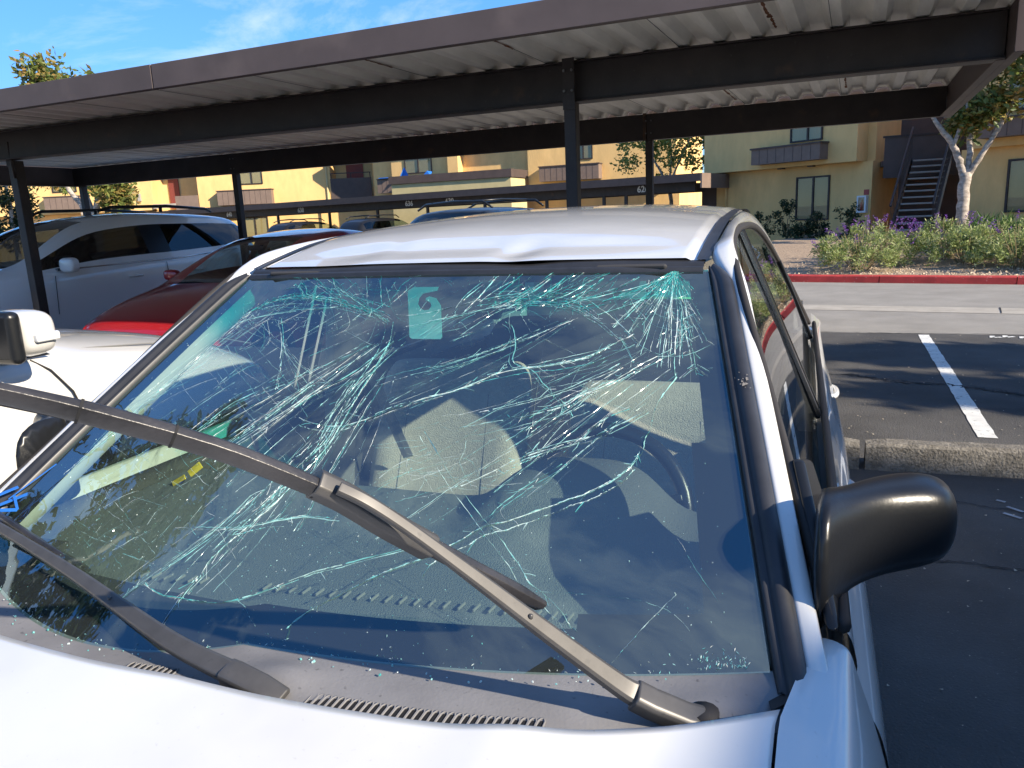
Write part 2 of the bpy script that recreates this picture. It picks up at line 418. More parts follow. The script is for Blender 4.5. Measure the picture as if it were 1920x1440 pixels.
# ---- concrete parking kerb between the two rows of stalls
for i, (x0, x1, lab) in enumerate(((-7.8, -5.1, 'concrete kerb block before the white SUV under the carport'), (-5.05, -2.45, 'concrete kerb block at the nose of the white crossover'),
                              (-2.40, .205, 'weathered concrete kerb block behind the cracked-windshield sedan'), (.235, 2.9, 'long weathered concrete kerb block at right beyond the black door mirror'))):
    mb = MB(); prof = [(-.075, 0), (-.07, .06), (-.062, .135), (-.045, .152), (.045, .152), (.062, .135), (.075, .05), (.078, 0)]
    rings = []
    for k in range(27):
        t = k / 26; x = lerp(x0, x1, t); yy = 4.50 + .075 * (x - .2) * .9
        e = .012 if k in (0, 26) else 0
        rings.append([(x, yy + py * (1 - e * 6) + random.gauss(0, .0022), max(0.0, pz - e + (random.gauss(0, .0022) if pz > 0 else 0))) for py, pz in prof])
    mb.loft(rings, closed=True, cap=True)
    tag(mb.build('parking_kerb', M_KERB, smooth=False), lab, 'kerb', 'concrete kerb blocks between the stalls')

# ---- red kerb and planting bed
KA = R(-12.6); kd = Vector((math.cos(KA), math.sin(KA), 0)); kn = Vector((-kd.y, kd.x, 0))
K0 = Vector((-.46, 15.41, 0))
rk = empty('red_kerb', K0, KA); tag(rk, 'red painted kerb along the planting bed across the drive aisle', 'kerb')
s0 = -2.6
for k in range(12):
    L = (2.2, 1.75, 2.05, 1.9)[k % 4]
    mb = MB(); prof = [(0, 0), (.008, .11), (.022, .128), (.15, .132), (.155, 0)]
    rings = [[(lerp(s0 + .006, s0 + L - .006, t / 8), py + random.gauss(0, .002), max(0, pz + random.gauss(0, .0015))) for py, pz in prof] for t in range(9)]
    mb.loft(rings, closed=True, cap=True); mb.build('kerb_stone', M_RED, rk)
    s0 += L
mb = MB(); rings = []
for i in range(40):
    row = []
    for j in range(30):
        s_ = -2.55 + i * .65; t = .15 + j * .50
        h_ = .115 + .34 * min(1, max(0, (t - .5) / 4)) + .025 * noise.noise(Vector((s_ * 1.3, t * 1.3, 0)))
        p = K0 + kd * s_ + kn * t
        row.append((p.x, p.y, h_ if j else .11))
    rings.append(row)
mb.loft(rings); bed = mb.build('planting_bed', M_SOIL, smooth=True); tag(bed, 'tan gravel and mulch bed behind the red kerb', None, None, 'structure')
mb = MB()
for i in range(1600):
    s_, t = random.uniform(-2.4, 9), .18 + abs(random.gauss(0, .7)); p = K0 + kd * s_ + kn * t
    h_ = .115 + .34 * min(1, max(0, (t - .5) / 4)) + .03; r_ = random.uniform(.008, .028); a = random.uniform(0, 6.28)
    mb.add([(p.x + r_ * math.cos(a), p.y + r_ * math.sin(a), h_ - .01), (p.x + r_ * math.cos(a + 2.1), p.y + r_ * math.sin(a + 2.1), h_ - .01), (p.x + r_ * math.cos(a + 4.2), p.y + r_ * math.sin(a + 4.2), h_ - .01), (p.x, p.y, h_ + r_ * .5)], [(0, 1, 3), (1, 2, 3), (2, 0, 3)])
o = mb.build('mulch_chips', mat('pale_chips', (.48, .38, .27), .9, vary=.4, vscale=8), bed, fixn=False); o['kind'] = 'stuff'

# ================================================================== PLANTS
def leaf_cloud(name, m, parent, centres, n, size, flat=.0, narrow=.45, spread=.3, up=0.0):
    """many small folded leaves scattered in clumps round the given (centre, radius) points"""
    v, f = [], []
    for _ in range(n):
        c, r_ = random.choice(centres)
        d = Vector((random.gauss(0, 1), random.gauss(0, 1), random.gauss(0, 1))); d.normalize()
        p = Vector(c) + d * r_ * (random.random() ** .45)
        L = size * random.uniform(.6, 1.4); w = L * narrow * random.uniform(.7, 1.2)
        ax = Vector((random.gauss(0, 1), random.gauss(0, 1), random.gauss(0, .7) + up)); ax.normalize()
        sd = ax.cross(Vector((random.gauss(0, 1), random.gauss(0, 1), random.gauss(0, 1)))); sd.normalize()
        nn = ax.cross(sd)
        i = len(v)
        v += [p, p + ax * L * .5 + sd * w * .5 + nn * w * .12, p + ax * L, p + ax * L * .5 - sd * w * .5 + nn * w * .12]
        f += [(i, i + 1, i + 2, i + 3)]
    me = bpy.data.meshes.new(name); me.from_pydata([tuple(p) for p in v], [], f); me.materials.append(m)
    return link(name, me, parent)

def tree(label, base, limbs, blobs, n, size, lm, clump=.35, ncl=40, name='tree', group=None, narrow=.45):
    t = empty(name, base); tag(t, label, 'tree', group)
    mb = MB()
    for pts, r0, r1 in limbs:
        P = catmull(pts, 5); N = len(P)
        P = [p + Vector((random.gauss(0, .012), random.gauss(0, .012), 0)) * (r0 * 6) for p in P]
        mb.tube(P, [lerp(r0, r1, i / (N - 1)) * random.uniform(.93, 1.07) for i in range(N)], 9)
    mb.build('trunk', M_BARK, t, smooth=True)
    cs = []
    for c, r_ in blobs:
        for _ in range(ncl):
            d = Vector((random.gauss(0, 1), random.gauss(0, 1), random.gauss(0, 1))).normalized()
            rr = r_ if hasattr(r_, '__len__') else (r_, r_, r_)
            q = random.random() ** .4
            cs.append((Vector(c) + Vector((d.x * rr[0], d.y * rr[1], d.z * rr[2])) * q, clump * random.uniform(.5, 1.3)))
    leaf_cloud('crown', lm, t, cs, n, size, narrow=narrow)
    return t

# magnolia in the planting bed, at the carport's right end
tree('pale barked magnolia with forking trunk in the bed at right', (2.78, 20.2, .25),
     [([(0, 0, 0), (.0, 0, .6), (-.02, 0, 1.2), (-.02, 0, 1.68)], .135, .115),
      ([(-.02, 0, 1.55), (-.16, .0, 1.95), (-.35, -.05, 2.35), (-.62, -.1, 2.72), (-.95, -.1, 3.2)], .095, .035),
      ([(.0, 0, 1.6), (.05, .1, 2.1), (.02, .15, 2.7), (.10, .2, 3.6), (.2, .2, 4.6)], .075, .03),
      ([(.03, 0, 1.6), (.25, -.05, 2.05), (.50, -.1, 2.55), (.75, -.1, 3.1), (1.15, -.1, 3.9)], .072, .03),
      ([(-.3, -.05, 2.3), (-.22, -.1, 2.6), (-.1, -.15, 3.1), (-.15, -.15, 3.8)], .05, .02),
      ([(.5, -.1, 2.55), (.55, -.1, 2.9), (.5, 0, 3.5)], .04, .02)],
     [((.1, .1, 4.4), (1.6, 1.4, 1.3)), ((1.2, -.1, 3.6), (.9, .9, .8)), ((.35, 0, 3.0), (.45, .4, .3)), ((-.1, .1, 2.85), (.3, .3, .25)), ((1.5, -.1, 4.2), (1.0, 1.0, 1.0))],
     5200, .17, M_LEAF_TREE, .3, 40)
# tree rising behind the carport at left
tree('bronze leaved magnolia rising above the carport roof at left', (-26.2, 22.0, 0),
     [([(0, 0, 0), (.05, 0, 1.2), (0, 0, 2.1)], .26, .2), ([(0, 0, 1.9), (-.5, 0, 2.6), (-1.1, 0, 3.3), (-1.5, 0, 4.6)], .14, .06),
      ([(0, 0, 2.0), (-.15, 0, 2.8), (-.5, 0, 3.6), (-.6, 0, 5.5)], .15, .05), ([(.05, 0, 2.0), (.4, 0, 2.7), (.8, 0, 3.4), (1.1, .2, 4.6)], .14, .05),
      ([(.1, 0, 2.1), (.3, .2, 3.0), (.2, .3, 4.4)], .11, .04)],
     [((-.6, 0, 5.9), (1.9, 1.7, 2.0)), ((-1.5, 0, 7.1), (.9, .9, .9)), ((.4, 0, 6.6), (.7, .8, .6)), ((1.4, 0, 3.2), (.7, .7, .7)), ((-2.2, 0, 4.0), (.9, .8, .6)), ((1.0, .3, 2.6), (.5, .5, .5))],
     7000, .24, M_LEAF_TREE, .4, 46)
# slender light tree behind the numbered carport
tree('light green airy tree behind the end of the numbered carport', (-5.9, 31.2, 0),
     [([(0, 0, 0), (.1, 0, 1.5), (0, 0, 2.4)], .09, .07), ([(0, 0, 2.3), (-.5, 0, 3.2), (-1.2, 0, 4.2)], .05, .02), ([(0, 0, 2.3), (.4, 0, 3.2), (1.0, 0, 4.4)], .05, .02), ([(0, 0, 2.3), (.1, 0, 3.4), (0, 0, 4.8)], .05, .02)],
     [((-.9, 0, 3.6), (1.25, 1.2, 1.1)), ((.7, 0, 3.7), (1.35, 1.2, 1.15)), ((-.1, 0, 4.6), (1.4, 1.2, .9)), ((1.6, .2, 4.1), (.6, .6, .6))],
     3800, .17, M_LEAF_LIGHT, .32, 34, narrow=.5)
tree('dark evergreen at far left edge behind the white crossover SUV', (-33.5, 24, 0),
     [([(0, 0, 0), (0, 0, 2), (0, 0, 4)], .15, .05)], [((0, 0, 2.2), (1.1, 1.1, 1.9))], 2600, .2, M_LEAF_DARK, .3, 30)
tree('yellowing small tree at far left behind the carport post', (-29.8, 24.5, 0),
     [([(0, 0, 0), (0, 0, 2), (.3, 0, 3.6)], .1, .04)], [((.6, 0, 3.7), (2.4, .9, .55))], 900, .2, M_LEAF_LIGHT, .3, 16)
# unseen tall trees: left one mirrored in the glass, right one added for shadows
tree('tall dark oak standing left of the stalls, mirrored in the windshield', (-10.6, .4, 0),
     [([(0, 0, 0), (.1, 0, 2.2), (.2, .1, 4.2)], .3, .22), ([(.2, .1, 4), (1.2, .2, 6), (2.0, .4, 8)], .16, .05), ([(.2, .1, 4), (-1, .2, 6), (-1.6, .4, 8)], .16, .05), ([(.2, .1, 4), (.2, 1, 6.4), (.3, 1.5, 8.6)], .16, .05)],
     [((.6, .2, 6.4), (2.7, 2.9, 2.1)), ((.9, .8, 8.3), (1.9, 2.2, 1.3))], 9000, .26, M_LEAF_DARK, .5, 60)
tree('broad unseen tree added right of the stalls to cast streaky shade', (10.2, 4.6, 0),  # added tree, crown shaped in thin layers to streak the stalls with shadow
     [([(0, 0, 0), (.1, 0, 1.8), (0, .1, 3.2)], .2, .15), ([(0, .1, 3), (.9, .4, 4.2), (1.4, .8, 5.2)], .1, .04), ([(0, .1, 3), (-1, -.3, 4.2), (-1.5, -.6, 5.0)], .1, .04), ([(0, .1, 3), (0, 1.2, 4.4), (0, 1.8, 5)], .1, .04)],
     [((0, -.5, 4.8), (1.6, .55, .5)), ((.3, .75, 5.2), (1.6, .35, .5)), ((-.4, 1.5, 4.5), (1.2, .16, .35))], 5200, .22, M_LEAF_TREE, .22, 70)

def shrub(label, s_, t, r_, h_, n, m=M_LEAF_SAGE, flowers=0, lsize=.075, narrow=.28, name='sage_shrub', up=.5):
    p = K0 + kd * s_ + kn * t
    z0 = .115 + .34 * min(1, max(0, (t - .5) / 4))
    e = empty(name, (p.x, p.y, z0)); tag(e, label, 'shrub', 'shrubs in the planting bed')
    cs = []
    for _ in range(46):
        a, q = random.uniform(0, 6.28), random.random() ** .5
        hh = h_ * (1 - .55 * q * q) * random.uniform(.25, 1.0)
        cs.append((Vector((math.cos(a) * r_ * q, math.sin(a) * r_ * q * .8, hh)), .13 * random.uniform(.6, 1.3)))
    leaf_cloud('foliage', m, e, cs, n, lsize, narrow=narrow, up=up)
    mb = MB()
    for _ in range(26):
        a, q = random.uniform(0, 6.28), random.random() ** .5
        mb.tube([(0.1 * math.cos(a), .1 * math.sin(a), -.05), (math.cos(a) * r_ * q * .5, math.sin(a) * r_ * q * .5, h_ * .4), (math.cos(a) * r_ * q, math.sin(a) * r_ * q * .8, h_ * (1 - .5 * q * q))], [.007, .006, .004], 4)
    mb.build('stem', mat('dry_stem', (.22, .17, .09), .9), e)
    if flowers:
        fc = []
        for _ in range(flowers):
            a, q = random.uniform(0, 6.28), random.random() ** .5
            b0 = Vector((math.cos(a) * r_ * q * 1.08, math.sin(a) * r_ * q * .9, h_ * (1 - .45 * q * q)))
            for k in range(5): fc.append((b0 + Vector((.02 * k * math.cos(a), .02 * k * math.sin(a), .032 * k)), .016))
        leaf_cloud('flowers', M_FLOWER, e, fc, flowers * 26, .030, narrow=.6)['kind'] = 'stuff'
    return e
shrub('bushy yellow-green sage nearest the left end of the red kerb', .85, .95, 0.84, 0.79, 4600, flowers=12)
shrub('purple flowering sage behind the leftmost kerb shrub', 1.0, 2.0, 0.86, 0.79, 3000, flowers=44)
shrub('grey-green sage with purple spikes in front of the stairs', 2.1, 2.3, 0.86, 0.79, 3200, flowers=22)
shrub('loose grey sage set back in the middle of the bed', 2.55, 1.65, 0.78, 0.70, 3200, flowers=3)
shrub('pale sage spilling towards the red kerb right of the bare mulch', 3.35, 1.15, 0.78, 0.77, 4200, flowers=2)
shrub('grey sage between the bare mulch and the magnolia', 3.2, 2.2, 0.86, 0.77, 3000, flowers=1)
shrub('pale sage at the right edge of the picture by the kerb', 4.35, 1.15, 0.86, 0.79, 4200, flowers=2)
shrub('grey sage right of the magnolia trunk at the picture edge', 4.3, 2.3, 0.86, 0.77, 3000, flowers=1)
shrub('sage shrub beyond the right edge of the picture', 5.6, 1.3, 0.97, 0.83, 2600, flowers=2)
shrub('second sage shrub beyond the right edge of the picture', 6.9, 1.5, 0.97, 0.83, 2600, flowers=2)
shrub('third sage shrub beyond the right edge of the picture', 8.4, 1.4, 0.97, 0.83, 2200, flowers=2)
shrub('tall sage shrub well right of the picture', 10.2, 1.6, 1.19, 1.02, 2200, flowers=2)
shrub('strappy green lily clump left of the magnolia trunk', 2.75, 3.4, .6, .55, 900, M_LEAF_GRASS, 0, .30, .07, 'lily_clump', 1.2)
shrub('strappy green lily clump right of the magnolia trunk', 4.0, 3.5, .7, .62, 1000, M_LEAF_GRASS, 0, .32, .07, 'lily_clump', 1.2)
shrub('strappy green lily clump at the right picture edge', 4.75, 3.3, .7, .72, 1000, M_LEAF_GRASS, 0, .34, .07, 'lily_clump', 1.2)
for (x, y, h_, r_, lab) in ((-1.15, 24.6, 1.15, .34, 'tall dark rose bush left of the ground floor window'), (-.25, 23.8, .75, .36, 'dark rose bush under the ground floor window'),
                            (-1.9, 25.0, .8, .4, 'dark rose bush at the downpipe end of the wall'), (.55, 23.2, .95, .30, 'dark rose bush right of the ground floor window'), (-.75, 23.9, .55, .4, 'low dark rose bush left of the window')):
    e = empty('rose_bush', (x, y, .38)); tag(e, lab, 'bush', 'rose bushes along the yellow wall')
    cs = [(Vector((random.gauss(0, r_ * .5), random.gauss(0, r_ * .5), random.uniform(.05, h_))), .11) for _ in range(26)]
    leaf_cloud('foliage', M_LEAF_DARK, e, cs, 900, .075, narrow=.6)
    mb = MB()
    for k in range(7): mb.tube([(0, 0, -.05), (random.gauss(0, r_ * .3), random.gauss(0, r_ * .3), h_ * .5), (random.gauss(0, r_ * .5), random.gauss(0, r_ * .5), h_ * .95)], [.012, .009, .005], 5)
    mb.build('stem', mat('dry_stem', (.22, .17, .09), .9), e)

# ================================================================== CARPORT over the far stalls
cp = empty('carport', (-5.05, 6.6, 0)); tag(cp, 'long brown steel carport with corrugated roof over the red car and white SUV', 'carport')
def cpb(mb, name, m, **k):
    o = mb.build(name, m, cp, **k)
    o.location = (5.05, -6.6, 0); return o
cp.rotation_euler = (0, 0, R(-1.6))
XL, XR = -11.05, .93
mb = MB(); mb.bbox((XL, 5.40, 2.195), (XR - .012, 5.51, 2.468)); mb.bbox((XL, 5.36, 2.195), (XR - .012, 5.40, 2.207)); mb.bbox((XL, 5.36, 2.452), (XR - .012, 5.40, 2.464)); fbm = cpb(mb, 'front_beam', M_STEEL, bevel=.004); fbm.rotation_euler = (0, 0, R(1.5)); fbm.location = (5.05, -6.6, 0); fbm.location = Vector((5.05, -6.6, 0)) + (Vector((-5.05, 5.45, 0)) - Matrix.Rotation(R(1.5), 3, 'Z') @ Vector((-5.05, 5.45, 0)))
mb = MB(); mb.bbox((XL + .02, 8.80, 2.19), (-1.98, 8.88, 2.462)); cpb(mb, 'rear_beam', M_STEEL, bevel=.004)
mb = MB(); mb.bbox((-1.955, 8.80, 2.19), (XR - .012, 8.88, 2.462)); cpb(mb, 'rear_beam', M_STEEL, bevel=.004)
mb = MB(); mb.bbox((-1.985, 8.785, 2.185), (-1.95, 8.80, 2.47)); cpb(mb, 'splice_plate', mat('rusty_plate', (.06, .04, .03), .8, vary=.5, vscale=20, dirt=((.16, .07, .03), 12, .5, .7, .8)))
for xa, nm in ((XR - .006, 'end_beam'), (XL - .06, 'end_beam')):
    mb = MB(); mb.bbox((xa, 5.30, 2.19), (xa + .055, 9.05, 2.475)); mb.bbox((xa - .05 if xa > 0 else xa + .055, 5.55, 2.19), (xa if xa > 0 else xa + .11, 8.79, 2.20)); cpb(mb, nm, M_FASCIA, bevel=.004)
for (a, b_) in ((XL - .06, -4.245), (-4.235, XR + .05)):
    mb = MB(); mb.bbox((a, 4.27, 2.40), (b_, 4.295, 2.556)); mb.bbox((a, 4.295, 2.540), (b_, 4.40, 2.556)); mb.bbox((a, 4.295, 2.40), (b_, 4.325, 2.408)); cpb(mb, 'front_fascia', M_FASCIA, bevel=.003)
mb = MB(); mb.bbox((XL - .06, 9.05, 2.42), (XR + .05, 9.075, 2.585)); cpb(mb, 'rear_fascia', M_FASCIA, bevel=.003)
# corrugated roof sheets, each about 0.92 m wide
x = XL; k = 0
while x < XR - .01:
    w = min(.92, XR - x); pitch = .23; prof = []
    n = max(1, round(w / pitch)); pw = w / n
    for i in range(n):
        x0 = x + i * pw
        prof += [(x0, 2.475), (x0 + pw * .30, 2.475), (x0 + pw * .46, 2.528), (x0 + pw * .84, 2.528)]
    prof.append((x + w + .012, 2.475))
    dz = .0022 * (k % 2)
    mb = MB(); mb.loft([[(px, 4.30, pz + dz) for px, pz in prof], [(px, 9.03, pz + dz) for px, pz in prof]])
    o = cpb(mb, 'roof_sheet', M_GALV, fixn=False, solid=.0012)
    x += w; k += 1
# rust along some sheet laps and the dark lap lines
for i in range(13):
    xx = XL + .92 * (i + 1)
    if xx > XR - .1: break
    mb = MB(); mb.bbox((xx + .009, 4.45, 2.4715), (xx + .0125, 8.75, 2.4735)); cpb(mb, 'lap_seam', M_COWL)
for (xx, ya, yb) in ((-.31, 4.4, 5.0), (-.30, 4.9, 5.3), (-1.83, 4.5, 4.9), (.32, 4.4, 4.9), (-.95, 7.6, 8.4), (.05, 7.5, 8.3), (-2.75, 4.6, 4.95), (-.93, 6.0, 6.6)):
    mb = MB(); L, Rr = [], []
    for t in range(16):
        yy = lerp(ya, yb, t / 15); ww = random.uniform(.003, .014)
        L.append((xx - ww, yy, 2.4675)); Rr.append((xx + ww * random.uniform(.3, 1), yy, 2.4675))
    mb.loft([L, Rr]); cpb(mb, 'rust_streak', M_RUST, fixn=False)
for (px, py, s_) in ((-7.46, 5.44, .10), (-1.645, 5.44, .085), (-7.80, 8.84, .085), (-1.925, 8.84, .078), (-10.9, 5.44, .085), (-10.9, 8.84, .085)):
    mb = MB(); zt = 2.19
    mb.bbox((px - s_ / 2, py - s_ / 2, 0), (px + s_ / 2, py + s_ / 2, zt)); mb.bbox((px - .11, py - .11, .0), (px + .11, py + .11, .012))
    cpb(mb, 'post', M_STEEL, bevel=.006)
    if py < 6:
        mb = MB(); mb.bbox((px - s_ / 2, py - s_ / 2 - .012, 2.14), (px + s_ / 2, py - s_ / 2 - .002, 2.47)); cpb(mb, 'post_cap_plate', M_STEEL)
for (px, py) in ((-7.46, 5.44), (-1.645, 5.44), (-7.80, 8.84), (-1.925, 8.84)):
    for dx in (-.028, .028):
        for dz in (2.26, 2.39):
            mb = MB(); yb_ = py - .058 if py < 6 else py - .048
            mb.tube([(px + dx, yb_, dz), (px + dx, yb_ - .012, dz)], .009, 6); cpb(mb, 'bolt', M_COWL)
mb = MB(); mb.tube([(-7.405, 5.37, 2.02), (-7.39, 5.35, 2.22), (-7.38, 5.345, 2.36)], .014, 8); cpb(mb, 'conduit', M_STEEL, smooth=True)
# leaf litter on the roof edge shows as little; screw heads on the end beam
for y_ in (5.0, 6.2, 7.4, 8.5):
    mb = MB(); mb.box((XR + .052, y_, 2.33), (.01, .014, .014)); cpb(mb, 'screw_head', M_CHROME)

# ================================================================== BUILDINGS
def window(parent, s0, s1, z0, z1, y, curtain=True, split=.5, dark=False, fm=None):
    """aluminium slider set in the wall: frame bars, two panes, a blind behind"""
    f = MB(); t = .05; fm = fm or M_STEEL
    f.bbox((s0, y - .03, z0), (s1, y + .05, z0 + t)); f.bbox((s0, y - .03, z1 - t), (s1, y + .05, z1))
    f.bbox((s0, y - .03, z0 + t), (s0 + t, y + .05, z1 - t)); f.bbox((s1 - t, y - .03, z0 + t), (s1, y + .05, z1 - t))
    mid = lerp(s0, s1, split); f.bbox((mid - .03, y - .032, z0 + t), (mid + .03, y + .048, z1 - t))
    w = f.build('window', fm, parent)
    for a, b_ in ((s0 + t, mid - .03), (mid + .03, s1 - t)):
        p = MB(); p.bbox((a, y - .004, z0 + t), (b_, y + .002, z1 - t)); p.build('pane', M_GLASS_WIN, w)
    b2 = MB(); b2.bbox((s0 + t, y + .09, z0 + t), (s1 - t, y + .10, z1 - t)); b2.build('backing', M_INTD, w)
    if curtain:
        c = MB(); n = 9; a, b_ = mid + .05, s1 - t - .02
        if curtain == 'both': a = s0 + t + .02
        rr = [[(lerp(a, b_, i / (n * 4)), y + .06 + .012 * math.sin(i * 1.57), z) for i in range(n * 4 + 1)] for z in (z0 + t, z1 - t)]
        c.loft(rr); c.build('blind', M_CURTAIN, w)
    return w
def planter(parent, s0, s1, z0, z1, y, depth=.42):
    b_ = MB(); b_.bbox((s0, y - depth, z0), (s1, y - .002, z1)); bx = b_.build('balcony_box', M_BROWN_L, parent)
    c = MB(); c.bbox((s0 - .04, y - depth - .04, z1), (s1 + .04, y - .002, z1 + .05)); c.build('box_cap', M_BROWN, bx)
    n = max(2, int((s1 - s0) / .3))
    for i in range(1, n):
        g = MB(); xx = lerp(s0, s1, i / n); g.bbox((xx - .008, y - depth - .006, z0 + .02), (xx + .008, y - depth - .001, z1 - .02)); g.build('board_joint', M_BROWN, bx)
    return bx
# --- right hand building, oblique wall with the fire extinguisher
rb = empty('apartment_building', (-3.76, 29.0, 0), R(-31.3)); tag(rb, 'yellow stucco apartment wing with window box above the ground floor window', 'building')
m_ = MB(); m_.bbox((-.35, .42, 0), (5.49, 7.5, 2.6)); m_.build('ground_floor_wall', M_STUCCO, rb)
m_ = MB(); m_.bbox((-.6, 0, 2.6), (5.2, 7.2, 5.9)); m_.build('upper_wall', M_STUCCO, rb, bevel=.02)
m_ = MB(); m_.bbox((5.2, .6, 2.6), (5.46, 7.0, 5.88)); m_.build('upper_side_wall', M_STUCCO, rb)
m_ = MB(); m_.bbox((-.9, -.4, 5.9), (5.7, 7.6, 6.15)); m_.build('roof_edge', M_BROWN, rb)
window(rb, 2.92, 4.12, .88, 2.27, .40, True, .52); window(rb, 2.92, 4.06, 3.34, 4.5, -.02, True, .55)
planter(rb, 1.75, 4.25, 2.74, 3.22, 0, .45)
m_ = MB(); m_.tube([(.1, .36, .1), (.1, .36, 2.25), (.04, .3, 2.38), (-.2, .25, 2.44)], .045, 8); m_.build('downpipe', M_STUCCO, rb, smooth=True)
m_ = MB(); m_.bbox((-1.1, .5, 0), (-.4, 7, 2.55)); m_.build('brown_side_wall', M_BROWN, rb)
for s_ in (2.35, 3.45):
    m_ = MB(); m_.bbox((s_, .15, 2.56), (s_ + .2, .3, 2.598)); m_.build('soffit_vent', M_BROWN, rb)
fx = empty('fire_extinguisher_cabinet', rb.matrix_world @ Vector((0, 0, 0)), R(-31.3))
fx.location = Vector((-3.76, 29.0, 0)) + Matrix.Rotation(R(-31.3), 3, 'Z') @ Vector((5.26, .42, 1.07)); tag(fx, 'white fire extinguisher cabinet on the yellow wall left of the stairs', 'cabinet')
M_WP = mat('white_enamel', (.72, .74, .76), .5)
m_ = MB(); m_.bbox((-.15, -.14, 0), (.15, -.003, .05)); m_.bbox((-.15, -.14, .46), (.15, -.003, .51)); m_.bbox((-.15, -.14, .05), (-.10, -.003, .46)); m_.bbox((.10, -.14, .05), (.15, -.003, .46)); m_.bbox((-.10, -.03, .05), (.10, -.003, .46)); m_.build('case', M_WP, fx)
m_ = MB(); m_.bbox((-.10, -.132, .05), (.10, -.128, .46)); m_.build('pane', M_GLASS_WIN, fx)
m_ = MB(); m_.tube([(0, -.08, .06), (0, -.08, .30), (0, -.08, .34), (0, -.08, .40)], [.055, .055, .03, .02], 10); m_.build('extinguisher', mat('extinguisher_red', (.4, .03, .02), .4), fx, smooth=True)
sg = MB(); p_ = Vector((-3.76, 29.0, 0)) + Matrix.Rotation(R(-31.3), 3, 'Z') @ Vector((5.34, .41, 1.68)); sg.box(p_, (.16, .012, .16), Matrix.Rotation(R(-31.3), 3, 'Z')); tag(sg.build('wall_sign', mat('red_sign', (.35, .06, .05), .6)), 'small red sign above the fire extinguisher cabinet', 'sign')
# --- wing at the right edge
rw = empty('apartment_building', (3.69, 23.8, 0), R(-31.3)); tag(rw, 'yellow stucco apartment wing at the right edge behind the magnolia', 'building')
m_ = MB(); m_.bbox((-.72, .25, 0), (7, 7, 2.63)); m_.build('ground_floor_wall', M_STUCCO, rw)
m_ = MB(); m_.bbox((-.45, 0, 2.63), (7, 7, 5.6)); m_.build('upper_wall', M_STUCCO, rw)
window(rw, .45, 1.9, .97, 2.30, .23, False, .5); window(rw, .42, 1.8, 3.46, 4.4, -.02, False, .5)
planter(rw, -.05, 2.6, 2.84, 3.27, 0, .45)
m_ = MB(); m_.bbox((-.8, -.4, 5.6), (7.4, 7.2, 5.85)); m_.build('roof_edge', M_BROWN, rw)
# --- outdoor stairs between the two wings
sr = empty('outdoor_stairs', (1.72, 23.3, 0)); tag(sr, 'open tread outdoor stairs with dark rails climbing between the yellow walls', 'stairs')
M_TREAD = mat('stair_tread', (.30, .28, .25), .8, vary=.15, vscale=8)
for i in range(13):
    t = i / 12; m_ = MB(); cx, cy, cz = .28 + .62 * t, .1 + 2.35 * t, .46 + 2.05 * t
    m_.bbox((cx - .46, cy - .14, cz - .045), (cx + .46, cy + .14, cz)); m_.build('tread', M_TREAD, sr, bevel=.006)
for sx in (-.50, .50):
    m_ = MB(); m_.beam((.28 + sx, .0, .40), (.90 + sx, 2.5, 2.50), .06, .24); m_.build('stringer', M_STEEL, sr)
    m_ = MB(); m_.beam((.26 + sx, -.15, 1.25), (.90 + sx, 2.5, 3.42), .05, .05); m_.build('handrail', M_STEEL, sr)
    for i in range(15):
        m_ = MB(); t = i / 14; m_.beam((.28 + sx + .62 * t, .02 + 2.4 * t, .5 + 2.03 * t), (.28 + sx + .62 * t, .02 + 2.4 * t, 1.36 + 1.98 * t), .016, .016, up=(0, 1, 0)); m_.build('baluster', M_STEEL, sr)
m_ = MB(); m_.bbox((-.3, 2.75, 2.05), (1.6, 2.83, 3.2)); m_.build('landing_panel', M_BROWN, sr)
m_ = MB(); m_.bbox((-.35, 2.72, 3.2), (1.65, 2.86, 3.25)); m_.build('landing_rail', M_STEEL, sr)
m_ = MB(); m_.bbox((-.35, 2.84, 2.4), (1.6, 5.0, 2.55)); m_.build('landing_floor', M_BROWN, sr)
m_ = MB(); m_.bbox((-.4, 4.6, 0), (2.4, 4.7, 5.2)); m_.build('recess_wall', M_BROWN, sr)
# --- building behind the numbered carport, left part
lb = empty('apartment_building', (-17.6, 42.5, 0), R(22.5)); tag(lb, 'long sunlit yellow apartment block behind the numbered carport at left', 'building')
for (a, b_) in ((-30.5, -20.3), (-17.65, -9.95), (-7.5, -6.2)):
    m_ = MB(); m_.bbox((a, 0, 2.68), (b_, 8, 6.0)); m_.build('upper_wall', M_STUCCO, lb)
m_ = MB(); m_.bbox((-30.3, .5, 0), (-6.4, 8, 2.66)); m_.build('ground_floor_wall', M_STUCCO, lb)
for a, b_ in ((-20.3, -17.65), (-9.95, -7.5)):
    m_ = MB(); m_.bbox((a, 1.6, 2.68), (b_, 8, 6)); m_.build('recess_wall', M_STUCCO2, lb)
m_ = MB(); m_.bbox((-31, -.5, 6.0), (-5.8, 8.4, 6.3)); m_.build('roof_edge', M_BROWN, lb)
M_DOOR = mat('dark_red_door', (.16, .035, .03), .6)
m_ = MB(); m_.bbox((-19.95, 1.52, 2.75), (-19.35, 1.6, 4.8)); m_.build('door', M_DOOR, lb)
m_ = MB(); m_.bbox((-9.3, 1.52, 2.9), (-8.3, 1.6, 5.0)); m_.build('door', M_DOOR, lb)
m_ = MB(); m_.bbox((-19.0, -.05, 2.55), (-17.7, .03, 3.4)); m_.build('balcony_panel', M_BROWN_L, lb)
m_ = MB(); m_.bbox((-20.3, -.1, 2.75), (-19.0, .0, 3.0)); m_.build('landing_edge', M_CONC, lb)
m_ = MB(); m_.bbox((-9.95, -.06, 2.75), (-7.6, .02, 3.98)); m_.build('balcony_panel', M_BROWN, lb)
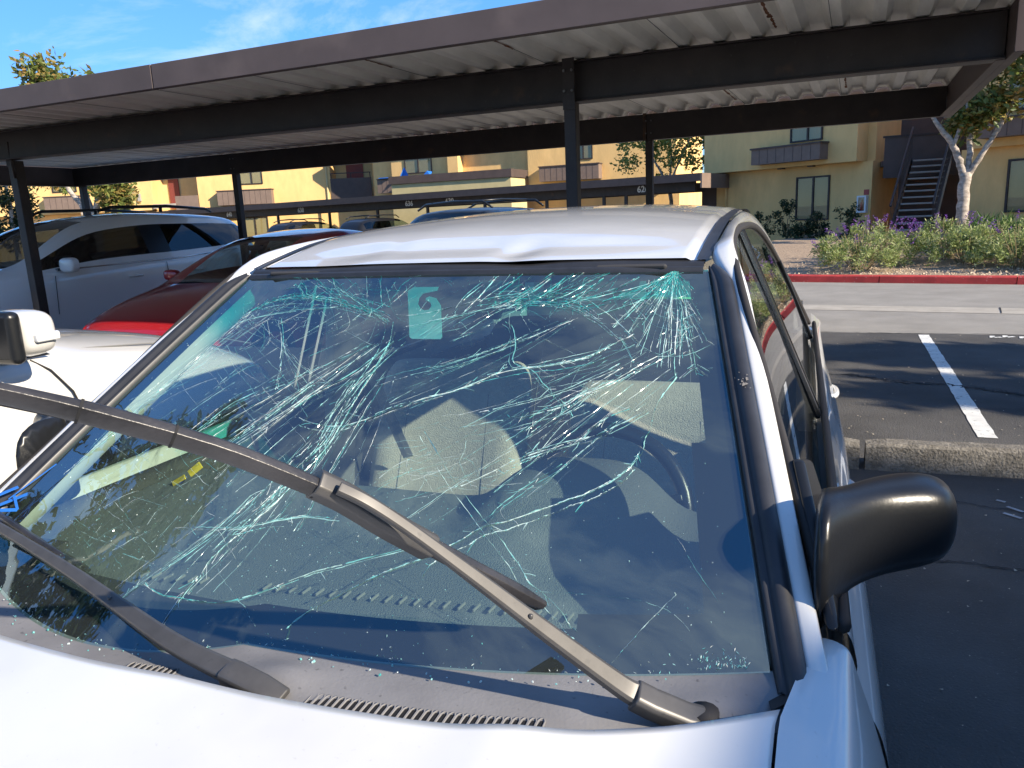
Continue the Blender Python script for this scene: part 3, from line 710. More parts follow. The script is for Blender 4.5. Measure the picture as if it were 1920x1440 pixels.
m_ = MB(); m_.bbox((-9.95, -.06, 4.24), (-7.6, 0, 4.29))
for s_ in (-9.9, -8.75, -7.65): m_.bbox((s_ - .025, -.05, 3.98), (s_ + .025, -.01, 4.24))
m_.build('balcony_rail', M_STEEL, lb)
m_ = MB(); m_.tube([(-10.15, -.06, .2), (-10.15, -.06, 5.9)], .06, 8); m_.build('downpipe', M_STUCCO2, lb)
m_ = MB(); m_.bbox((-21.1, -.16, 3.2), (-20.95, -.005, 3.62)); m_.build('wall_lamp', M_CONC, lb)
planter(lb, -26.35, -24.3, 2.9, 3.62, 0, .45); planter(lb, -16.4, -13.3, 2.75, 3.53, 0, .5)
window(lb, -15.4, -13.85, 3.88, 5.0, -.02, False, .6); window(lb, -15.46, -13.94, .85, 2.05, .47, 'both', .5)
window(lb, -26.0, -24.6, 3.9, 5.0, -.02, False)
m_ = MB(); m_.bbox((-14.75, .03, 3.95), (-14.5, .05, 4.5)); m_.build('hanging_cloth', mat('blue_cloth', (.10, .16, .42), .9), lb)
m_ = MB(); m_.bbox((-14.42, .03, 3.95), (-14.1, .05, 4.5)); m_.build('hanging_cloth', mat('pink_cloth', (.65, .20, .25), .9), lb)
# --- middle part with the roof deck
mbd = empty('apartment_building', (-15, 38, 0)); tag(mbd, 'yellow apartment block with brown edged deck in the middle distance', 'building')
for (a, b_, y0) in ((-8.7, -7.3, .4), (-7.3, -3.7, .0), (-3.7, -3.1, -.35), (-3.1, .75, .25), (.75, 8.2, -.2)):
    m_ = MB(); m_.bbox((a, y0, 2.7), (b_ - .002, 8, 6)); m_.build('upper_wall', M_STUCCO, mbd)
m_ = MB(); m_.bbox((-8.7, .7, 0), (8.2, 8, 2.69)); m_.build('ground_floor_wall', M_STUCCO, mbd)
m_ = MB(); m_.bbox((-9, -.7, 6), (8.6, 8.4, 6.3)); m_.build('roof_edge', M_BROWN, mbd)
m_ = MB(); m_.bbox((-6.0, -2.6, 3.28), (.78, -.36, 3.66)); m_.build('deck_parapet', M_BROWN, mbd)
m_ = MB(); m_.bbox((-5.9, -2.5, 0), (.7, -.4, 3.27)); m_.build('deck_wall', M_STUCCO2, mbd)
planter(mbd, -7.9, -6.08, 2.95, 3.66, 0, .6); planter(mbd, 1.55, 4.6, 3.03, 3.72, -.2, .6)
window(mbd, -6.46, -4.8, 3.9, 5.0, -.02, False, .5); window(mbd, 3.2, 4.15, 4.0, 5.0, -.22, 'both', .5)
tb = MB(); tb.add([(-6.3, -.7, 3.72), (-5.75, -.9, 3.74), (-6.05, -.8, 4.22), (-6.25, -1.0, 3.72), (-6.0, -.5, 3.75)], [(0, 1, 2), (0, 3, 2), (1, 2, 4), (0, 1, 4)])
tp = tb.build('folded_parasol', M_BLUE); tp.location = (-15, 38, 0); tag(tp, 'blue folded parasol leaning on the distant balcony', 'parasol')
tb = MB(); tb.add([(-4.95, -.9, 3.68), (-4.4, -1.0, 3.68), (-4.5, -.6, 3.9), (-4.9, -.5, 3.84), (-4.7, -.8, 3.95)], [(0, 1, 4), (1, 2, 4), (2, 3, 4), (3, 0, 4)])
tp = tb.build('blue_bundle', M_BLUE); tp.location = (-15, 38, 0); tag(tp, 'small blue bundle on the distant deck edge', 'bundle')
tb = MB(); tb.bbox((-7.7, -.75, 3.715), (-7.1, -.3, 3.76)); tp = tb.build('blue_mat', M_BLUE); tp.location = (-15, 38, 0); tag(tp, 'blue mat hung over the distant balcony box', 'mat')
# --- added unseen wing right of the near stalls, placed to shade the near asphalt
sw = empty('apartment_building', (10.5, -6, 0)); tag(sw, 'low yellow wing added right of the stalls, unseen, to cast shade', 'building')
m_ = MB(); m_.bbox((-3.4, -14, 0), (5, 6.6, 4.46)); m_.build('wall', M_STUCCO, sw)
m_ = MB(); m_.bbox((-3.7, -14.3, 4.46), (5.3, 6.9, 4.69)); m_.build('roof_edge', M_BROWN, sw)
m_ = MB(); m_.bbox((-3.45, 6.602, 0), (3, 8.5, 4.1)); m_.build('lower_shade_wall', M_STUCCO, sw)  # lower end added to shape the shade edge

# ================================================================== NUMBERED CARPORT in the distance
fc = empty('carport', (-4.1, 26.8, 0), math.atan2(.224, -.975)); tag(fc, 'low brown carport with white stall numbers in front of the far apartments', 'carport')
m_ = MB(); m_.bbox((-.1, .0, 2.30), (34, .05, 2.56)); m_.bbox((-.1, -3.2, 2.50), (34, .0, 2.56)); m_.build('fascia', M_BROWN, fc)
m_ = MB(); m_.bbox((.35, -.75, 2.0), (34, -.65, 2.34)); m_.build('front_beam', M_STEEL, fc)
m_ = MB(); m_.bbox((.35, -3.1, 2.0), (34, -3.0, 2.34)); m_.build('rear_beam', M_STEEL, fc)
m_ = MB(); m_.bbox((-.16, -3.2, 2.08), (-.1, .05, 2.56)); m_.build('end_fascia', M_BROWN_L, fc)
for s_ in (3.0, 3.9, 6.4, 9.4, 12.5, 15.5, 18.7, 22.5, 25.5, 28.7):
    m_ = MB(); m_.bbox((s_ - .05, -.76, 0), (s_ + .05, -.66, 2.0)); m_.build('post', M_STEEL, fc)
M_NUM = mat('white_numeral', (.72, .72, .70), .6)
FCR = Matrix.Rotation(math.atan2(.224, -.975), 3, 'Z')
for s_, txt in ((26.4, '640'), (20.65, '638'), (13.5, '636'), (11.2, '630'), (2.3, '626')):
    cu = bpy.data.curves.new('numeral', 'FONT'); cu.body = txt; cu.size = .30; cu.align_x = 'CENTER'; cu.align_y = 'CENTER'; cu.extrude = .004; cu.offset = .008
    to = bpy.data.objects.new('tmp', cu); COL.objects.link(to)
    dg = bpy.context.evaluated_depsgraph_get(); me = bpy.data.meshes.new_from_object(to.evaluated_get(dg))
    bpy.data.objects.remove(to); me.materials.clear(); me.materials.append(M_NUM)
    o = link('stall_number', me, fc)
    Mx = Matrix(((-1, 0, 0), (0, 0, 1), (0, 1, 0)))    # text x -> -local x, text y -> z, text z -> +y
    o.matrix_local = Matrix.Translation((s_, -.642, 2.16)) @ Mx.to_4x4()

# ================================================================== THE SEDAN WITH THE SHATTERED WINDSHIELD
car = empty('sedan', (-.763, 1.531, 0), R(1.894)); tag(car, 'white sedan in the foreground with a shattered windshield and lifted wiper', 'car')

def W(u, v):
    """windshield surface, u across (-1..1), v from cowl (0) to roof (1)"""
    k = 1 - u * u; xa = max(0.0, min(1.0, -u)); ex_ = .34 * xa * (1 - xa) ** 1.5
    xb, yb, zb = .697 * u, -.676 - .10 * k - ex_, .897 - .02 * k - ex_ * .2
    xt, yt, zt = .547 * u, -.045 * k, 1.328 + .006 * k
    bow = .016 * 4 * v * (1 - v) * (1 - .6 * u * u)
    return Vector((lerp(xb, xt, v), lerp(yb, yt, v) - bow * .54, lerp(zb, zt, v) + bow * .84))
def WN(u, v):
    e = .01
    n_ = (W(u + e, v) - W(u - e, v)).cross(W(u, v + e) - W(u, v - e)); n_.normalize()
    return n_ if n_.z > 0 else -n_

def grid_mesh(name, fn, nu, nv, m, parent, smooth=True, solid=0.0, uv=False, up=None, inside=None):
    vs_, fs_ = [], []
    for i in range(nu + 1):
        for j in range(nv + 1): vs_.append(tuple(fn(i / nu, j / nv)))
    for i in range(nu):
        for j in range(nv):
            if inside and not inside((i + .5) / nu, (j + .5) / nv): continue
            a = i * (nv + 1) + j; fs_.append((a, a + nv + 1, a + nv + 2, a + 1))
    me = bpy.data.meshes.new(name); me.from_pydata(vs_, [], fs_); me.materials.append(m)
    if up is not None:
        s_ = sum(p.normal.dot(Vector(up)) for p in me.polygons)
        if s_ < 0: me.flip_normals()
    if uv:
        ul = me.uv_layers.new(name='UVMap')
        for lp in me.loops:
            k = lp.vertex_index; ul.data[lp.index].uv = ((k // (nv + 1)) / nu, (k % (nv + 1)) / nv)
    return link(name, me, parent, smooth, solid=solid)

# windshield glass: green tint, teal shade band at the top, sky reflection, a film of dust
m, n, l, b = nt('windshield_glass'); n.remove(b); M_WIND = m
out = n.get('Material Output')
uvn = n.new('ShaderNodeUVMap'); sep = n.new('ShaderNodeSeparateXYZ'); l.new(uvn.outputs['UV'], sep.inputs[0])
rp = n.new('ShaderNodeValToRGB'); e = rp.color_ramp.elements
e[0].position = .74; e[0].color = (.74, .88, .80, 1); e[1].position = .86; e[1].color = (.05, .52, .47, 1)
l.new(sep.outputs['Y'], rp.inputs['Fac'])
tr = n.new('ShaderNodeBsdfTransparent'); l.new(rp.outputs['Color'], tr.inputs['Color'])
gl = n.new('ShaderNodeBsdfGlossy'); gl.inputs['Roughness'].default_value = .012; gl.inputs['Color'].default_value = (.72, .93, 1.0, 1)
fr = n.new('ShaderNodeFresnel'); fr.inputs['IOR'].default_value = 2.5
geo = n.new('ShaderNodeNewGeometry'); bf = n.new('ShaderNodeMixRGB'); bf.inputs['Color2'].default_value = (0, 0, 0, 1)
l.new(geo.outputs['Backfacing'], bf.inputs['Fac']); l.new(fr.outputs['Fac'], bf.inputs['Color1'])
tcg = n.new('ShaderNodeTexCoord'); nzb = n.new('ShaderNodeTexNoise'); nzb.inputs['Scale'].default_value = 9; nzb.inputs['Detail'].default_value = 2
l.new(tcg.outputs['Object'], nzb.inputs['Vector'])
bp = n.new('ShaderNodeBump'); bp.inputs['Strength'].default_value = .035; bp.inputs['Distance'].default_value = .02
l.new(nzb.outputs['Fac'], bp.inputs['Height']); l.new(bp.outputs['Normal'], gl.inputs['Normal'])
ms = n.new('ShaderNodeMixShader'); l.new(bf.outputs['Color'], ms.inputs['Fac']); l.new(tr.outputs['BSDF'], ms.inputs[1]); l.new(gl.outputs['BSDF'], ms.inputs[2])
df = n.new('ShaderNodeBsdfDiffuse'); df.inputs['Color'].default_value = (.55, .62, .66, 1)
ms2 = n.new('ShaderNodeMixShader'); ms2.inputs['Fac'].default_value = .022
l.new(ms.outputs['Shader'], ms2.inputs[1]); l.new(df.outputs['BSDF'], ms2.inputs[2]); l.new(ms2.outputs['Shader'], out.inputs['Surface'])

ws = grid_mesh('windshield', lambda a, c: W(a * 2 - 1, c), 48, 24, M_WIND, car, uv=True, up=(0, -.5, .85))
ws['label'] = 'shattered tinted windshield'
frit = grid_mesh('frit_band', lambda a, c: W(a * 2 - 1, c) - WN(max(-.98, min(.98, a * 2 - 1)), c) * .005, 60, 40, mat('frit_black', (.008, .008, .009), .8, spec=.1), ws, up=(0, -.5, .85),
                 inside=lambda a, c: c < .085 + .03 * abs(a * 2 - 1) ** 6 or abs(a * 2 - 1) > .925 - .05 * (1 - c) ** 3 or c > .975)

# ---- cracks: chains of little glass flakes along every fracture line
CR = (
(9,13,1.5,1.2,(-0.798,0.791,-0.770,0.837,-0.733,0.877,-0.646,0.901,-0.538,0.904,-0.421,0.892,-0.302,0.869,-0.186,0.841,-0.089,0.808)),
(7,11,1.5,1.1,(-0.089,0.808,-0.031,0.797,0.043,0.806,0.133,0.826,0.220,0.851,0.311,0.867,0.404,0.877,0.499,0.871,0.565,0.856,0.614,0.826,0.670,0.788,0.715,0.748,0.756,0.716)),
(8,12,1.6,1.1,(-0.082,0.798,-0.051,0.730,-0.046,0.641,-0.050,0.551,-0.048,0.483,-0.056,0.399,-0.081,0.348,-0.100,0.293,-0.134,0.244,-0.160,0.207,-0.182,0.166,-0.180,0.130)),
(2,3,1.8,1.3,(-0.177,0.130,-0.188,0.100,-0.193,0.034)),
(6,10,1.6,1.1,(-0.047,0.741,-0.116,0.655,-0.187,0.604,-0.239,0.549,-0.286,0.487,-0.339,0.426,-0.366,0.379)),
(4,9,1.3,1.0,(0.009,0.728,-0.038,0.640,-0.062,0.583,-0.067,0.513,-0.060,0.440,-0.071,0.400)),
(3,6,1.3,1.0,(-0.097,0.718,-0.233,0.644,-0.344,0.588,-0.451,0.527,-0.499,0.454,-0.535,0.402)),
(4,5,1.7,1.2,(-0.184,0.494,-0.123,0.478,-0.039,0.468,0.027,0.488,0.093,0.521,0.178,0.550,0.250,0.572,0.320,0.600,0.375,0.630,0.386,0.656)),
(6,9,1.7,1.2,(0.317,0.609,0.434,0.637,0.534,0.651,0.631,0.677,0.708,0.722,0.755,0.748)),
(2,3,1.7,1.2,(0.327,0.791,0.355,0.773,0.383,0.716,0.390,0.666,0.419,0.645,0.469,0.629,0.505,0.597,0.542,0.570,0.582,0.535,0.602,0.509)),
(1,1,1.1,1.0,(0.372,0.827,0.400,0.797,0.437,0.760,0.514,0.724,0.585,0.690)),
(3,4,2.0,1.4,(0.911,0.853,0.913,0.803,0.914,0.755,0.920,0.696,0.923,0.627)),
(3,4,2.2,1.5,(0.889,0.843,0.886,0.788,0.879,0.718,0.873,0.653,0.876,0.619)),
(3,4,2.2,1.5,(0.876,0.619,0.839,0.572,0.818,0.533,0.807,0.485,0.793,0.450,0.783,0.419,0.764,0.390,0.723,0.356,0.674,0.328,0.620,0.309,0.566,0.287,0.494,0.261,0.446,0.249,0.400,0.220,0.336,0.183,0.292,0.165,0.234,0.138,0.161,0.093,0.118,0.066,0.086,0.034)),
(4,6,1.5,1.1,(0.666,0.460,0.582,0.429,0.525,0.413,0.478,0.391,0.427,0.361,0.364,0.329)),
(2,3,1.3,1.0,(0.600,0.385,0.552,0.352,0.511,0.322,0.477,0.295,0.453,0.269)),
(2,2.5,1.7,1.3,(0.210,0.453,0.295,0.376,0.341,0.335,0.425,0.268,0.470,0.232,0.517,0.191,0.550,0.154,0.563,0.142,0.623,0.103,0.650,0.075,0.667,0.064)),
(4,5,1.5,1.1,(-0.325,0.225,-0.261,0.226,-0.199,0.228,-0.144,0.229,-0.107,0.238,-0.049,0.244,0.030,0.246,0.090,0.244)),
(2,3,1.7,1.3,(-0.303,0.115,-0.245,0.098,-0.205,0.094,-0.161,0.089,-0.123,0.085,-0.086,0.083,-0.045,0.087,0.017,0.106,0.082,0.134,0.131,0.150,0.185,0.167,0.277,0.197)),
(2,4,1.2,1.0,(-0.350,0.075,-0.310,0.118,-0.268,0.155,-0.212,0.219,-0.176,0.301)),
(4,6,1.5,1.1,(0.871,0.699,0.791,0.656,0.734,0.622,0.673,0.586,0.626,0.566,0.582,0.532,0.506,0.508,0.405,0.484,0.310,0.461)),
(5,8,1.2,1.0,(0.765,0.632,0.689,0.589,0.609,0.551,0.527,0.494,0.491,0.460,0.451,0.432)),
(2,3,1.4,1.0,(0.352,0.511,0.459,0.544,0.542,0.570,0.639,0.614,0.718,0.656)),
(2,3,1.5,1.0,(0.506,0.413,0.577,0.438,0.667,0.460,0.724,0.485,0.796,0.528)),
(2,3,1.3,1.0,(0.750,0.536,0.687,0.506,0.633,0.460)),
(6,14,0.9,0.8,(-0.009,0.585,0.102,0.626,0.224,0.660,0.348,0.711,0.437,0.760,0.566,0.823)),
(2,3,1.4,1.0,(-0.571,0.808,-0.470,0.728,-0.387,0.641,-0.331,0.575)),
(1,1,1.2,1.0,(-0.459,0.720,-0.384,0.657,-0.320,0.617)),
(1,1,1.2,1.0,(-0.459,0.720,-0.361,0.656,-0.279,0.616)),
(1,1,1.2,1.0,(-0.459,0.720,-0.336,0.658,-0.232,0.619)),
(1,1,1.2,1.0,(-0.459,0.720,-0.291,0.644,-0.153,0.590)),
(1,1,1.2,1.0,(-0.459,0.720,-0.293,0.624,-0.162,0.554)),
(1,1,1.2,1.0,(-0.459,0.720,-0.336,0.636,-0.235,0.578)),
(2,4,1.3,1.0,(-0.789,0.784,-0.650,0.824,-0.524,0.843,-0.384,0.855,-0.322,0.861)),
(1,1,1.2,1.0,(-0.724,0.852,-0.538,0.856,-0.379,0.855)),
(5,8,1.6,1.3,(-0.728,0.998,-0.606,0.939,-0.557,0.908,-0.418,0.894)),
(3,6,1.2,1.0,(-0.612,0.993,-0.375,0.896,-0.178,0.830)),
(3,6,1.2,1.0,(-0.526,0.992,-0.336,0.907,-0.099,0.809)),
(2,4,1.4,1.1,(0.272,0.849,0.360,0.910,0.451,0.988)),
(2,4,1.4,1.1,(0.444,0.902,0.502,0.941,0.560,0.994)),
(2,4,1.4,1.1,(0.461,0.875,0.523,0.912,0.586,0.964)),
(2,4,1.4,1.1,(0.218,0.857,0.274,0.914,0.328,0.988)),
(2,4,1.4,1.1,(0.313,0.863,0.374,0.911,0.434,0.975)),
(2,4,1.4,1.1,(0.168,0.837,0.199,0.898,0.227,0.978)),
(2,4,1.4,1.1,(0.404,0.875,0.450,0.915,0.495,0.970)),
(2,4,1.4,1.1,(0.567,0.850,0.648,0.874,0.730,0.911)),
(2,4,1.4,1.1,(0.571,0.876,0.720,0.916,0.874,0.970)),
(2,4,1.4,1.1,(0.587,0.887,0.674,0.922,0.764,0.971)),
(2,4,1.4,1.1,(0.516,0.875,0.573,0.916,0.631,0.972)),
(2,4,1.4,1.1,(0.678,0.886,0.776,0.932,0.879,0.992)),
(2,4,1.4,1.1,(0.632,0.826,0.741,0.870,0.855,0.927)),
(2,3,1.2,1.1,(0.887,0.996,0.795,0.905,0.688,0.779)),
(2,3,1.2,1.1,(0.887,0.996,0.818,0.884,0.715,0.734)),
(2,3,1.2,1.1,(0.887,0.996,0.816,0.896,0.738,0.761)),
(2,3,1.2,1.1,(0.887,0.996,0.839,0.872,0.764,0.708)),
(2,3,1.2,1.1,(0.887,0.996,0.837,0.861,0.787,0.686)),
(2,3,1.2,1.1,(0.887,0.996,0.859,0.876,0.810,0.716)),
(2,3,1.2,1.1,(0.887,0.996,0.853,0.844,0.825,0.649)),
(2,3,1.2,1.1,(0.887,0.996,0.874,0.861,0.845,0.686)),
(2,3,1.2,1.1,(0.887,0.996,0.869,0.844,0.858,0.649)),
(2,3,1.2,1.1,(0.887,0.996,0.890,0.871,0.879,0.708)),
(2,3,1.2,1.1,(0.887,0.996,0.888,0.884,0.902,0.734)),
(2,3,1.2,1.1,(0.887,0.996,0.911,0.883,0.926,0.734)),
(2,3,1.2,1.1,(0.887,0.996,0.912,0.916,0.958,0.807)),
(2,3,1.2,1.1,(0.887,0.996,0.941,0.918)),
(2,3,1.2,1.1,(0.887,0.996,0.914,0.883,0.960,0.734)),
(2,3,1.2,1.1,(0.887,0.996,0.846,0.908,0.778,0.788)),
(2,3,1.2,1.1,(0.887,0.996,0.809,0.943,0.715,0.866)),
(2,3,1.2,1.1,(0.887,0.996,0.836,0.930,0.751,0.836)),
(1,2,1.1,1.0,(0.919,0.900,0.894,0.887,0.868,0.887,0.845,0.900,0.825,0.924,0.816,0.944)),
(1,2,1.1,1.0,(0.930,0.865,0.896,0.849,0.862,0.849,0.830,0.866,0.803,0.898,0.790,0.924)),
(1,2,1.1,1.0,(0.941,0.830,0.899,0.809,0.856,0.810,0.815,0.831,0.780,0.871,0.764,0.904)),
(1,2,1.1,1.0,(0.951,0.796,0.901,0.772,0.850,0.772,0.801,0.796,0.759,0.845,0.738,0.884)),
(1,2,1.1,1.0,(0.963,0.760,0.904,0.731,0.844,0.731,0.786,0.760,0.735,0.816,0.710,0.862)),
(1,2,1.1,1.0,(0.974,0.721,0.906,0.688,0.837,0.688,0.770,0.721,0.710,0.786,0.680,0.839)),
(2,3,1.5,1.2,(0.928,0.653,0.961,0.635)),
(3,4,1.5,1.0,(0.876,0.619,0.912,0.649,0.928,0.653)),
(1,1,1.2,1.2,(0.849,0.133,0.841,0.121,0.783,0.069,0.735,0.019)),
(1,1,0.7,0.7,(0.858,0.234,0.885,0.183,0.925,0.118)),
(1,1,0.7,0.7,(0.588,0.134,0.681,0.130,0.773,0.122,0.835,0.101,0.872,0.068)),
(1,1,1.2,1.0,(0.177,0.797,0.222,0.759,0.251,0.713)),
(2,5,1.3,1.0,(0.133,0.826,0.142,0.889,0.184,0.955)),
(2,2,1.3,1.0,(0.715,0.748,0.741,0.699,0.758,0.666)),
(2,6,1.1,1.0,(0.636,0.541,0.585,0.505,0.527,0.416)),
(3,6,1.3,1.0,(0.838,0.970,0.775,0.876,0.719,0.807)),
(1,1,1.7,0.9,(-0.121,0.731,-0.215,0.655,-0.302,0.581,-0.384,0.507,-0.461,0.433)),
(1,1,1.2,0.9,(-0.106,0.728,-0.161,0.656,-0.214,0.589,-0.265,0.525,-0.315,0.465)),
(1,1,0.9,0.9,(-0.103,0.727,-0.174,0.668,-0.241,0.610,-0.303,0.553,-0.361,0.495)),
(1,1,1.2,0.9,(-0.093,0.725,-0.161,0.610,-0.240,0.516,-0.330,0.436,-0.435,0.364)),
(1,1,0.7,0.9,(-0.082,0.722,-0.166,0.624,-0.230,0.526,-0.277,0.429,-0.309,0.333)),
(1,1,0.5,0.9,(-0.075,0.720,-0.134,0.605,-0.198,0.507,-0.266,0.420,-0.340,0.341)),
(1,1,1.7,0.9,(-0.164,0.603,-0.214,0.535,-0.255,0.468,-0.288,0.401,-0.314,0.335)),
(1,1,0.5,0.9,(-0.154,0.586,-0.193,0.518,-0.223,0.451,-0.247,0.385,-0.263,0.320)),
(1,1,1.7,0.9,(-0.039,0.712,-0.101,0.599,-0.158,0.498,-0.211,0.405,-0.260,0.319)),
(1,1,0.9,0.9,(-0.026,0.708,-0.064,0.581,-0.110,0.475,-0.163,0.385,-0.224,0.307)),
(1,1,1.2,0.9,(-0.018,0.706,-0.067,0.587,-0.104,0.478,-0.132,0.376,-0.152,0.280)),
(1,1,0.5,0.9,(-0.015,0.706,-0.044,0.598,-0.077,0.504,-0.111,0.421,-0.148,0.347)),
(1,1,0.5,0.9,(-0.027,0.622,-0.044,0.564,-0.061,0.510,-0.078,0.459,-0.095,0.411)),
(1,1,1.7,0.9,(-0.015,0.546,-0.027,0.460,-0.040,0.381,-0.054,0.309,-0.068,0.243)),
(1,1,0.9,0.9,(0.008,0.653,-0.011,0.563,-0.027,0.480,-0.041,0.403,-0.052,0.331)),
(1,1,1.7,0.9,(0.008,0.537,0.002,0.446,-0.002,0.362,-0.005,0.284,-0.006,0.210)),
(1,1,0.7,0.9,(0.005,0.612,-0.022,0.509,-0.043,0.415,-0.058,0.326,-0.069,0.243)),
(1,1,1.2,0.9,(0.027,0.505,0.017,0.423,0.006,0.348,-0.005,0.279,-0.015,0.215)),
(1,1,1.53,0.9,(-0.367,0.568,-0.413,0.520,-0.460,0.473,-0.509,0.427,-0.560,0.381)),
(1,1,0.63,0.9,(-0.263,0.644,-0.321,0.571,-0.384,0.504,-0.451,0.441,-0.524,0.380)),
(1,1,1.53,0.9,(-0.239,0.644,-0.306,0.578,-0.366,0.512,-0.419,0.445,-0.466,0.377)),
(1,1,1.53,0.9,(-0.286,0.598,-0.350,0.547,-0.406,0.493,-0.454,0.437,-0.496,0.379)),
(1,1,0.63,0.9,(-0.182,0.644,-0.222,0.603,-0.258,0.562,-0.292,0.521,-0.322,0.479)),
(1,1,1.53,0.9,(-0.219,0.599,-0.269,0.541,-0.315,0.484,-0.358,0.428,-0.398,0.372)),
(1,1,1.53,0.9,(-0.200,0.598,-0.231,0.566,-0.260,0.534,-0.289,0.502,-0.317,0.471)),
(1,1,1.53,0.9,(-0.129,0.643,-0.194,0.569,-0.257,0.500,-0.319,0.434,-0.380,0.370)),
(1,1,0.81,0.9,(-0.092,0.640,-0.157,0.595,-0.211,0.546,-0.256,0.494,-0.292,0.439)),
(1,1,1.08,0.9,(0.663,0.690,0.599,0.653,0.536,0.616,0.477,0.580,0.419,0.544)),
(1,1,0.45,0.9,(0.755,0.722,0.635,0.659,0.524,0.597,0.419,0.536,0.320,0.476)),
(1,1,1.08,0.9,(0.757,0.721,0.635,0.661,0.522,0.600,0.418,0.538,0.321,0.475)),
(1,1,0.45,0.9,(0.770,0.711,0.665,0.647,0.567,0.586,0.475,0.527,0.388,0.470)),
(1,1,0.45,0.9,(0.777,0.706,0.700,0.628,0.626,0.559,0.554,0.499,0.483,0.445)),
(1,1,0.63,0.9,(0.789,0.697,0.707,0.638,0.630,0.582,0.558,0.528,0.490,0.475)),
(1,1,0.45,0.9,(0.798,0.690,0.729,0.635,0.665,0.582,0.605,0.531,0.549,0.482)),
(1,1,1.08,0.9,(0.726,0.648,0.653,0.601,0.585,0.552,0.524,0.503,0.469,0.452)),
(1,1,0.81,0.9,(0.738,0.619,0.652,0.546,0.569,0.482,0.487,0.425,0.405,0.375)),
(1,1,0.45,0.9,(0.817,0.676,0.715,0.592,0.620,0.516,0.532,0.445,0.449,0.379)),
(1,1,0.45,0.9,(0.731,0.588,0.660,0.526,0.593,0.468,0.529,0.414,0.468,0.364)),
(1,1,1.53,0.9,(0.756,0.601,0.669,0.524,0.590,0.453,0.516,0.386,0.446,0.322)),
(1,1,0.81,0.9,(0.686,0.533,0.620,0.477,0.558,0.425,0.500,0.374,0.444,0.325)),
(1,1,0.63,0.9,(0.721,0.539,0.679,0.502,0.637,0.466,0.597,0.433,0.557,0.401)),
(1,1,1.53,0.9,(0.856,0.646,0.755,0.564,0.666,0.486,0.586,0.410,0.515,0.337)),
(1,1,1.08,0.9,(0.861,0.642,0.753,0.534,0.656,0.437,0.568,0.349,0.488,0.268)),
(1,1,0.63,0.9,(0.874,0.632,0.783,0.551,0.704,0.473,0.634,0.397,0.573,0.325)),
(1,1,0.45,0.9,(0.876,0.630,0.786,0.555,0.705,0.484,0.632,0.416,0.566,0.350)),
(1,1,1.19,0.9,(0.660,0.688,0.482,0.562,0.325,0.446,0.182,0.338,0.052,0.235)),
(1,1,0.84,0.9,(0.680,0.670,0.586,0.592,0.499,0.520,0.417,0.453,0.339,0.390)),
(1,1,1.19,0.9,(0.723,0.631,0.570,0.513,0.434,0.406,0.311,0.306,0.198,0.213)),
(1,1,1.19,0.9,(0.540,0.483,0.447,0.411,0.360,0.342,0.278,0.276,0.201,0.212)),
(1,1,0.63,0.9,(0.757,0.599,0.613,0.486,0.484,0.384,0.365,0.290,0.255,0.203)),
(1,1,0.35,0.9,(0.779,0.578,0.662,0.443,0.546,0.339,0.425,0.259,0.295,0.196)),
(1,1,1.19,0.9,(0.802,0.556,0.711,0.484,0.630,0.414,0.558,0.346,0.493,0.280)),
(1,1,1.36,0.9,(-0.811,0.576,-0.825,0.491,-0.842,0.409,-0.863,0.331,-0.887,0.256)),
(1,1,1.36,0.9,(-0.803,0.693,-0.820,0.605,-0.837,0.521,-0.854,0.440,-0.870,0.362)),
(1,1,0.96,0.9,(-0.775,0.790,-0.804,0.637,-0.835,0.496,-0.865,0.365,-0.895,0.241)),
(1,1,0.7200000000000001,0.9,(-0.751,0.814,-0.785,0.679,-0.818,0.552,-0.849,0.432,-0.878,0.317)),
(1,1,0.4,0.9,(-0.742,0.818,-0.819,0.697,-0.866,0.571,-0.885,0.445,-0.880,0.324)),
(1,1,0.4,0.9,(-0.830,0.666,-0.866,0.570,-0.887,0.473,-0.893,0.378,-0.886,0.286)),
(1,1,0.7200000000000001,0.9,(-0.713,0.833,-0.708,0.694,-0.736,0.577,-0.790,0.474,-0.870,0.378)),
(1,1,0.7200000000000001,0.9,(-0.738,0.720,-0.770,0.625,-0.804,0.534,-0.838,0.446,-0.872,0.361)),
(1,1,0.5599999999999999,0.9,(-0.764,0.712,-0.801,0.627,-0.831,0.543,-0.854,0.460,-0.870,0.379)),
(1,1,0.4,0.9,(-0.709,0.788,-0.754,0.689,-0.796,0.592,-0.833,0.498,-0.866,0.405)),
(1,1,0.5599999999999999,0.9,(-0.688,0.757,-0.709,0.701,-0.734,0.647,-0.762,0.596,-0.795,0.547)),
(1,1,0.7200000000000001,0.9,(-0.647,0.866,-0.707,0.778,-0.761,0.690,-0.808,0.602,-0.848,0.515)),
(1,1,0.5599999999999999,0.9,(-0.638,0.870,-0.679,0.765,-0.729,0.668,-0.787,0.578,-0.852,0.491)),
(1,1,0.5599999999999999,0.9,(-0.676,0.805,-0.725,0.730,-0.770,0.654,-0.809,0.579,-0.843,0.504)),
(1,1,0.96,0.9,(-0.698,0.805,-0.728,0.770,-0.755,0.734,-0.779,0.697,-0.799,0.659)),
(1,1,0.4,0.9,(-0.609,0.885,-0.663,0.798,-0.719,0.716,-0.776,0.636,-0.835,0.557)),
(1,1,0.4,0.9,(-0.587,0.895,-0.618,0.843,-0.650,0.792,-0.683,0.744,-0.719,0.697)),
(1,1,1.19,0.9,(0.389,0.737,0.328,0.706,0.266,0.677,0.203,0.653,0.139,0.631)),
(1,1,0.63,0.9,(0.269,0.690,0.237,0.679,0.205,0.667,0.173,0.655,0.141,0.644)),
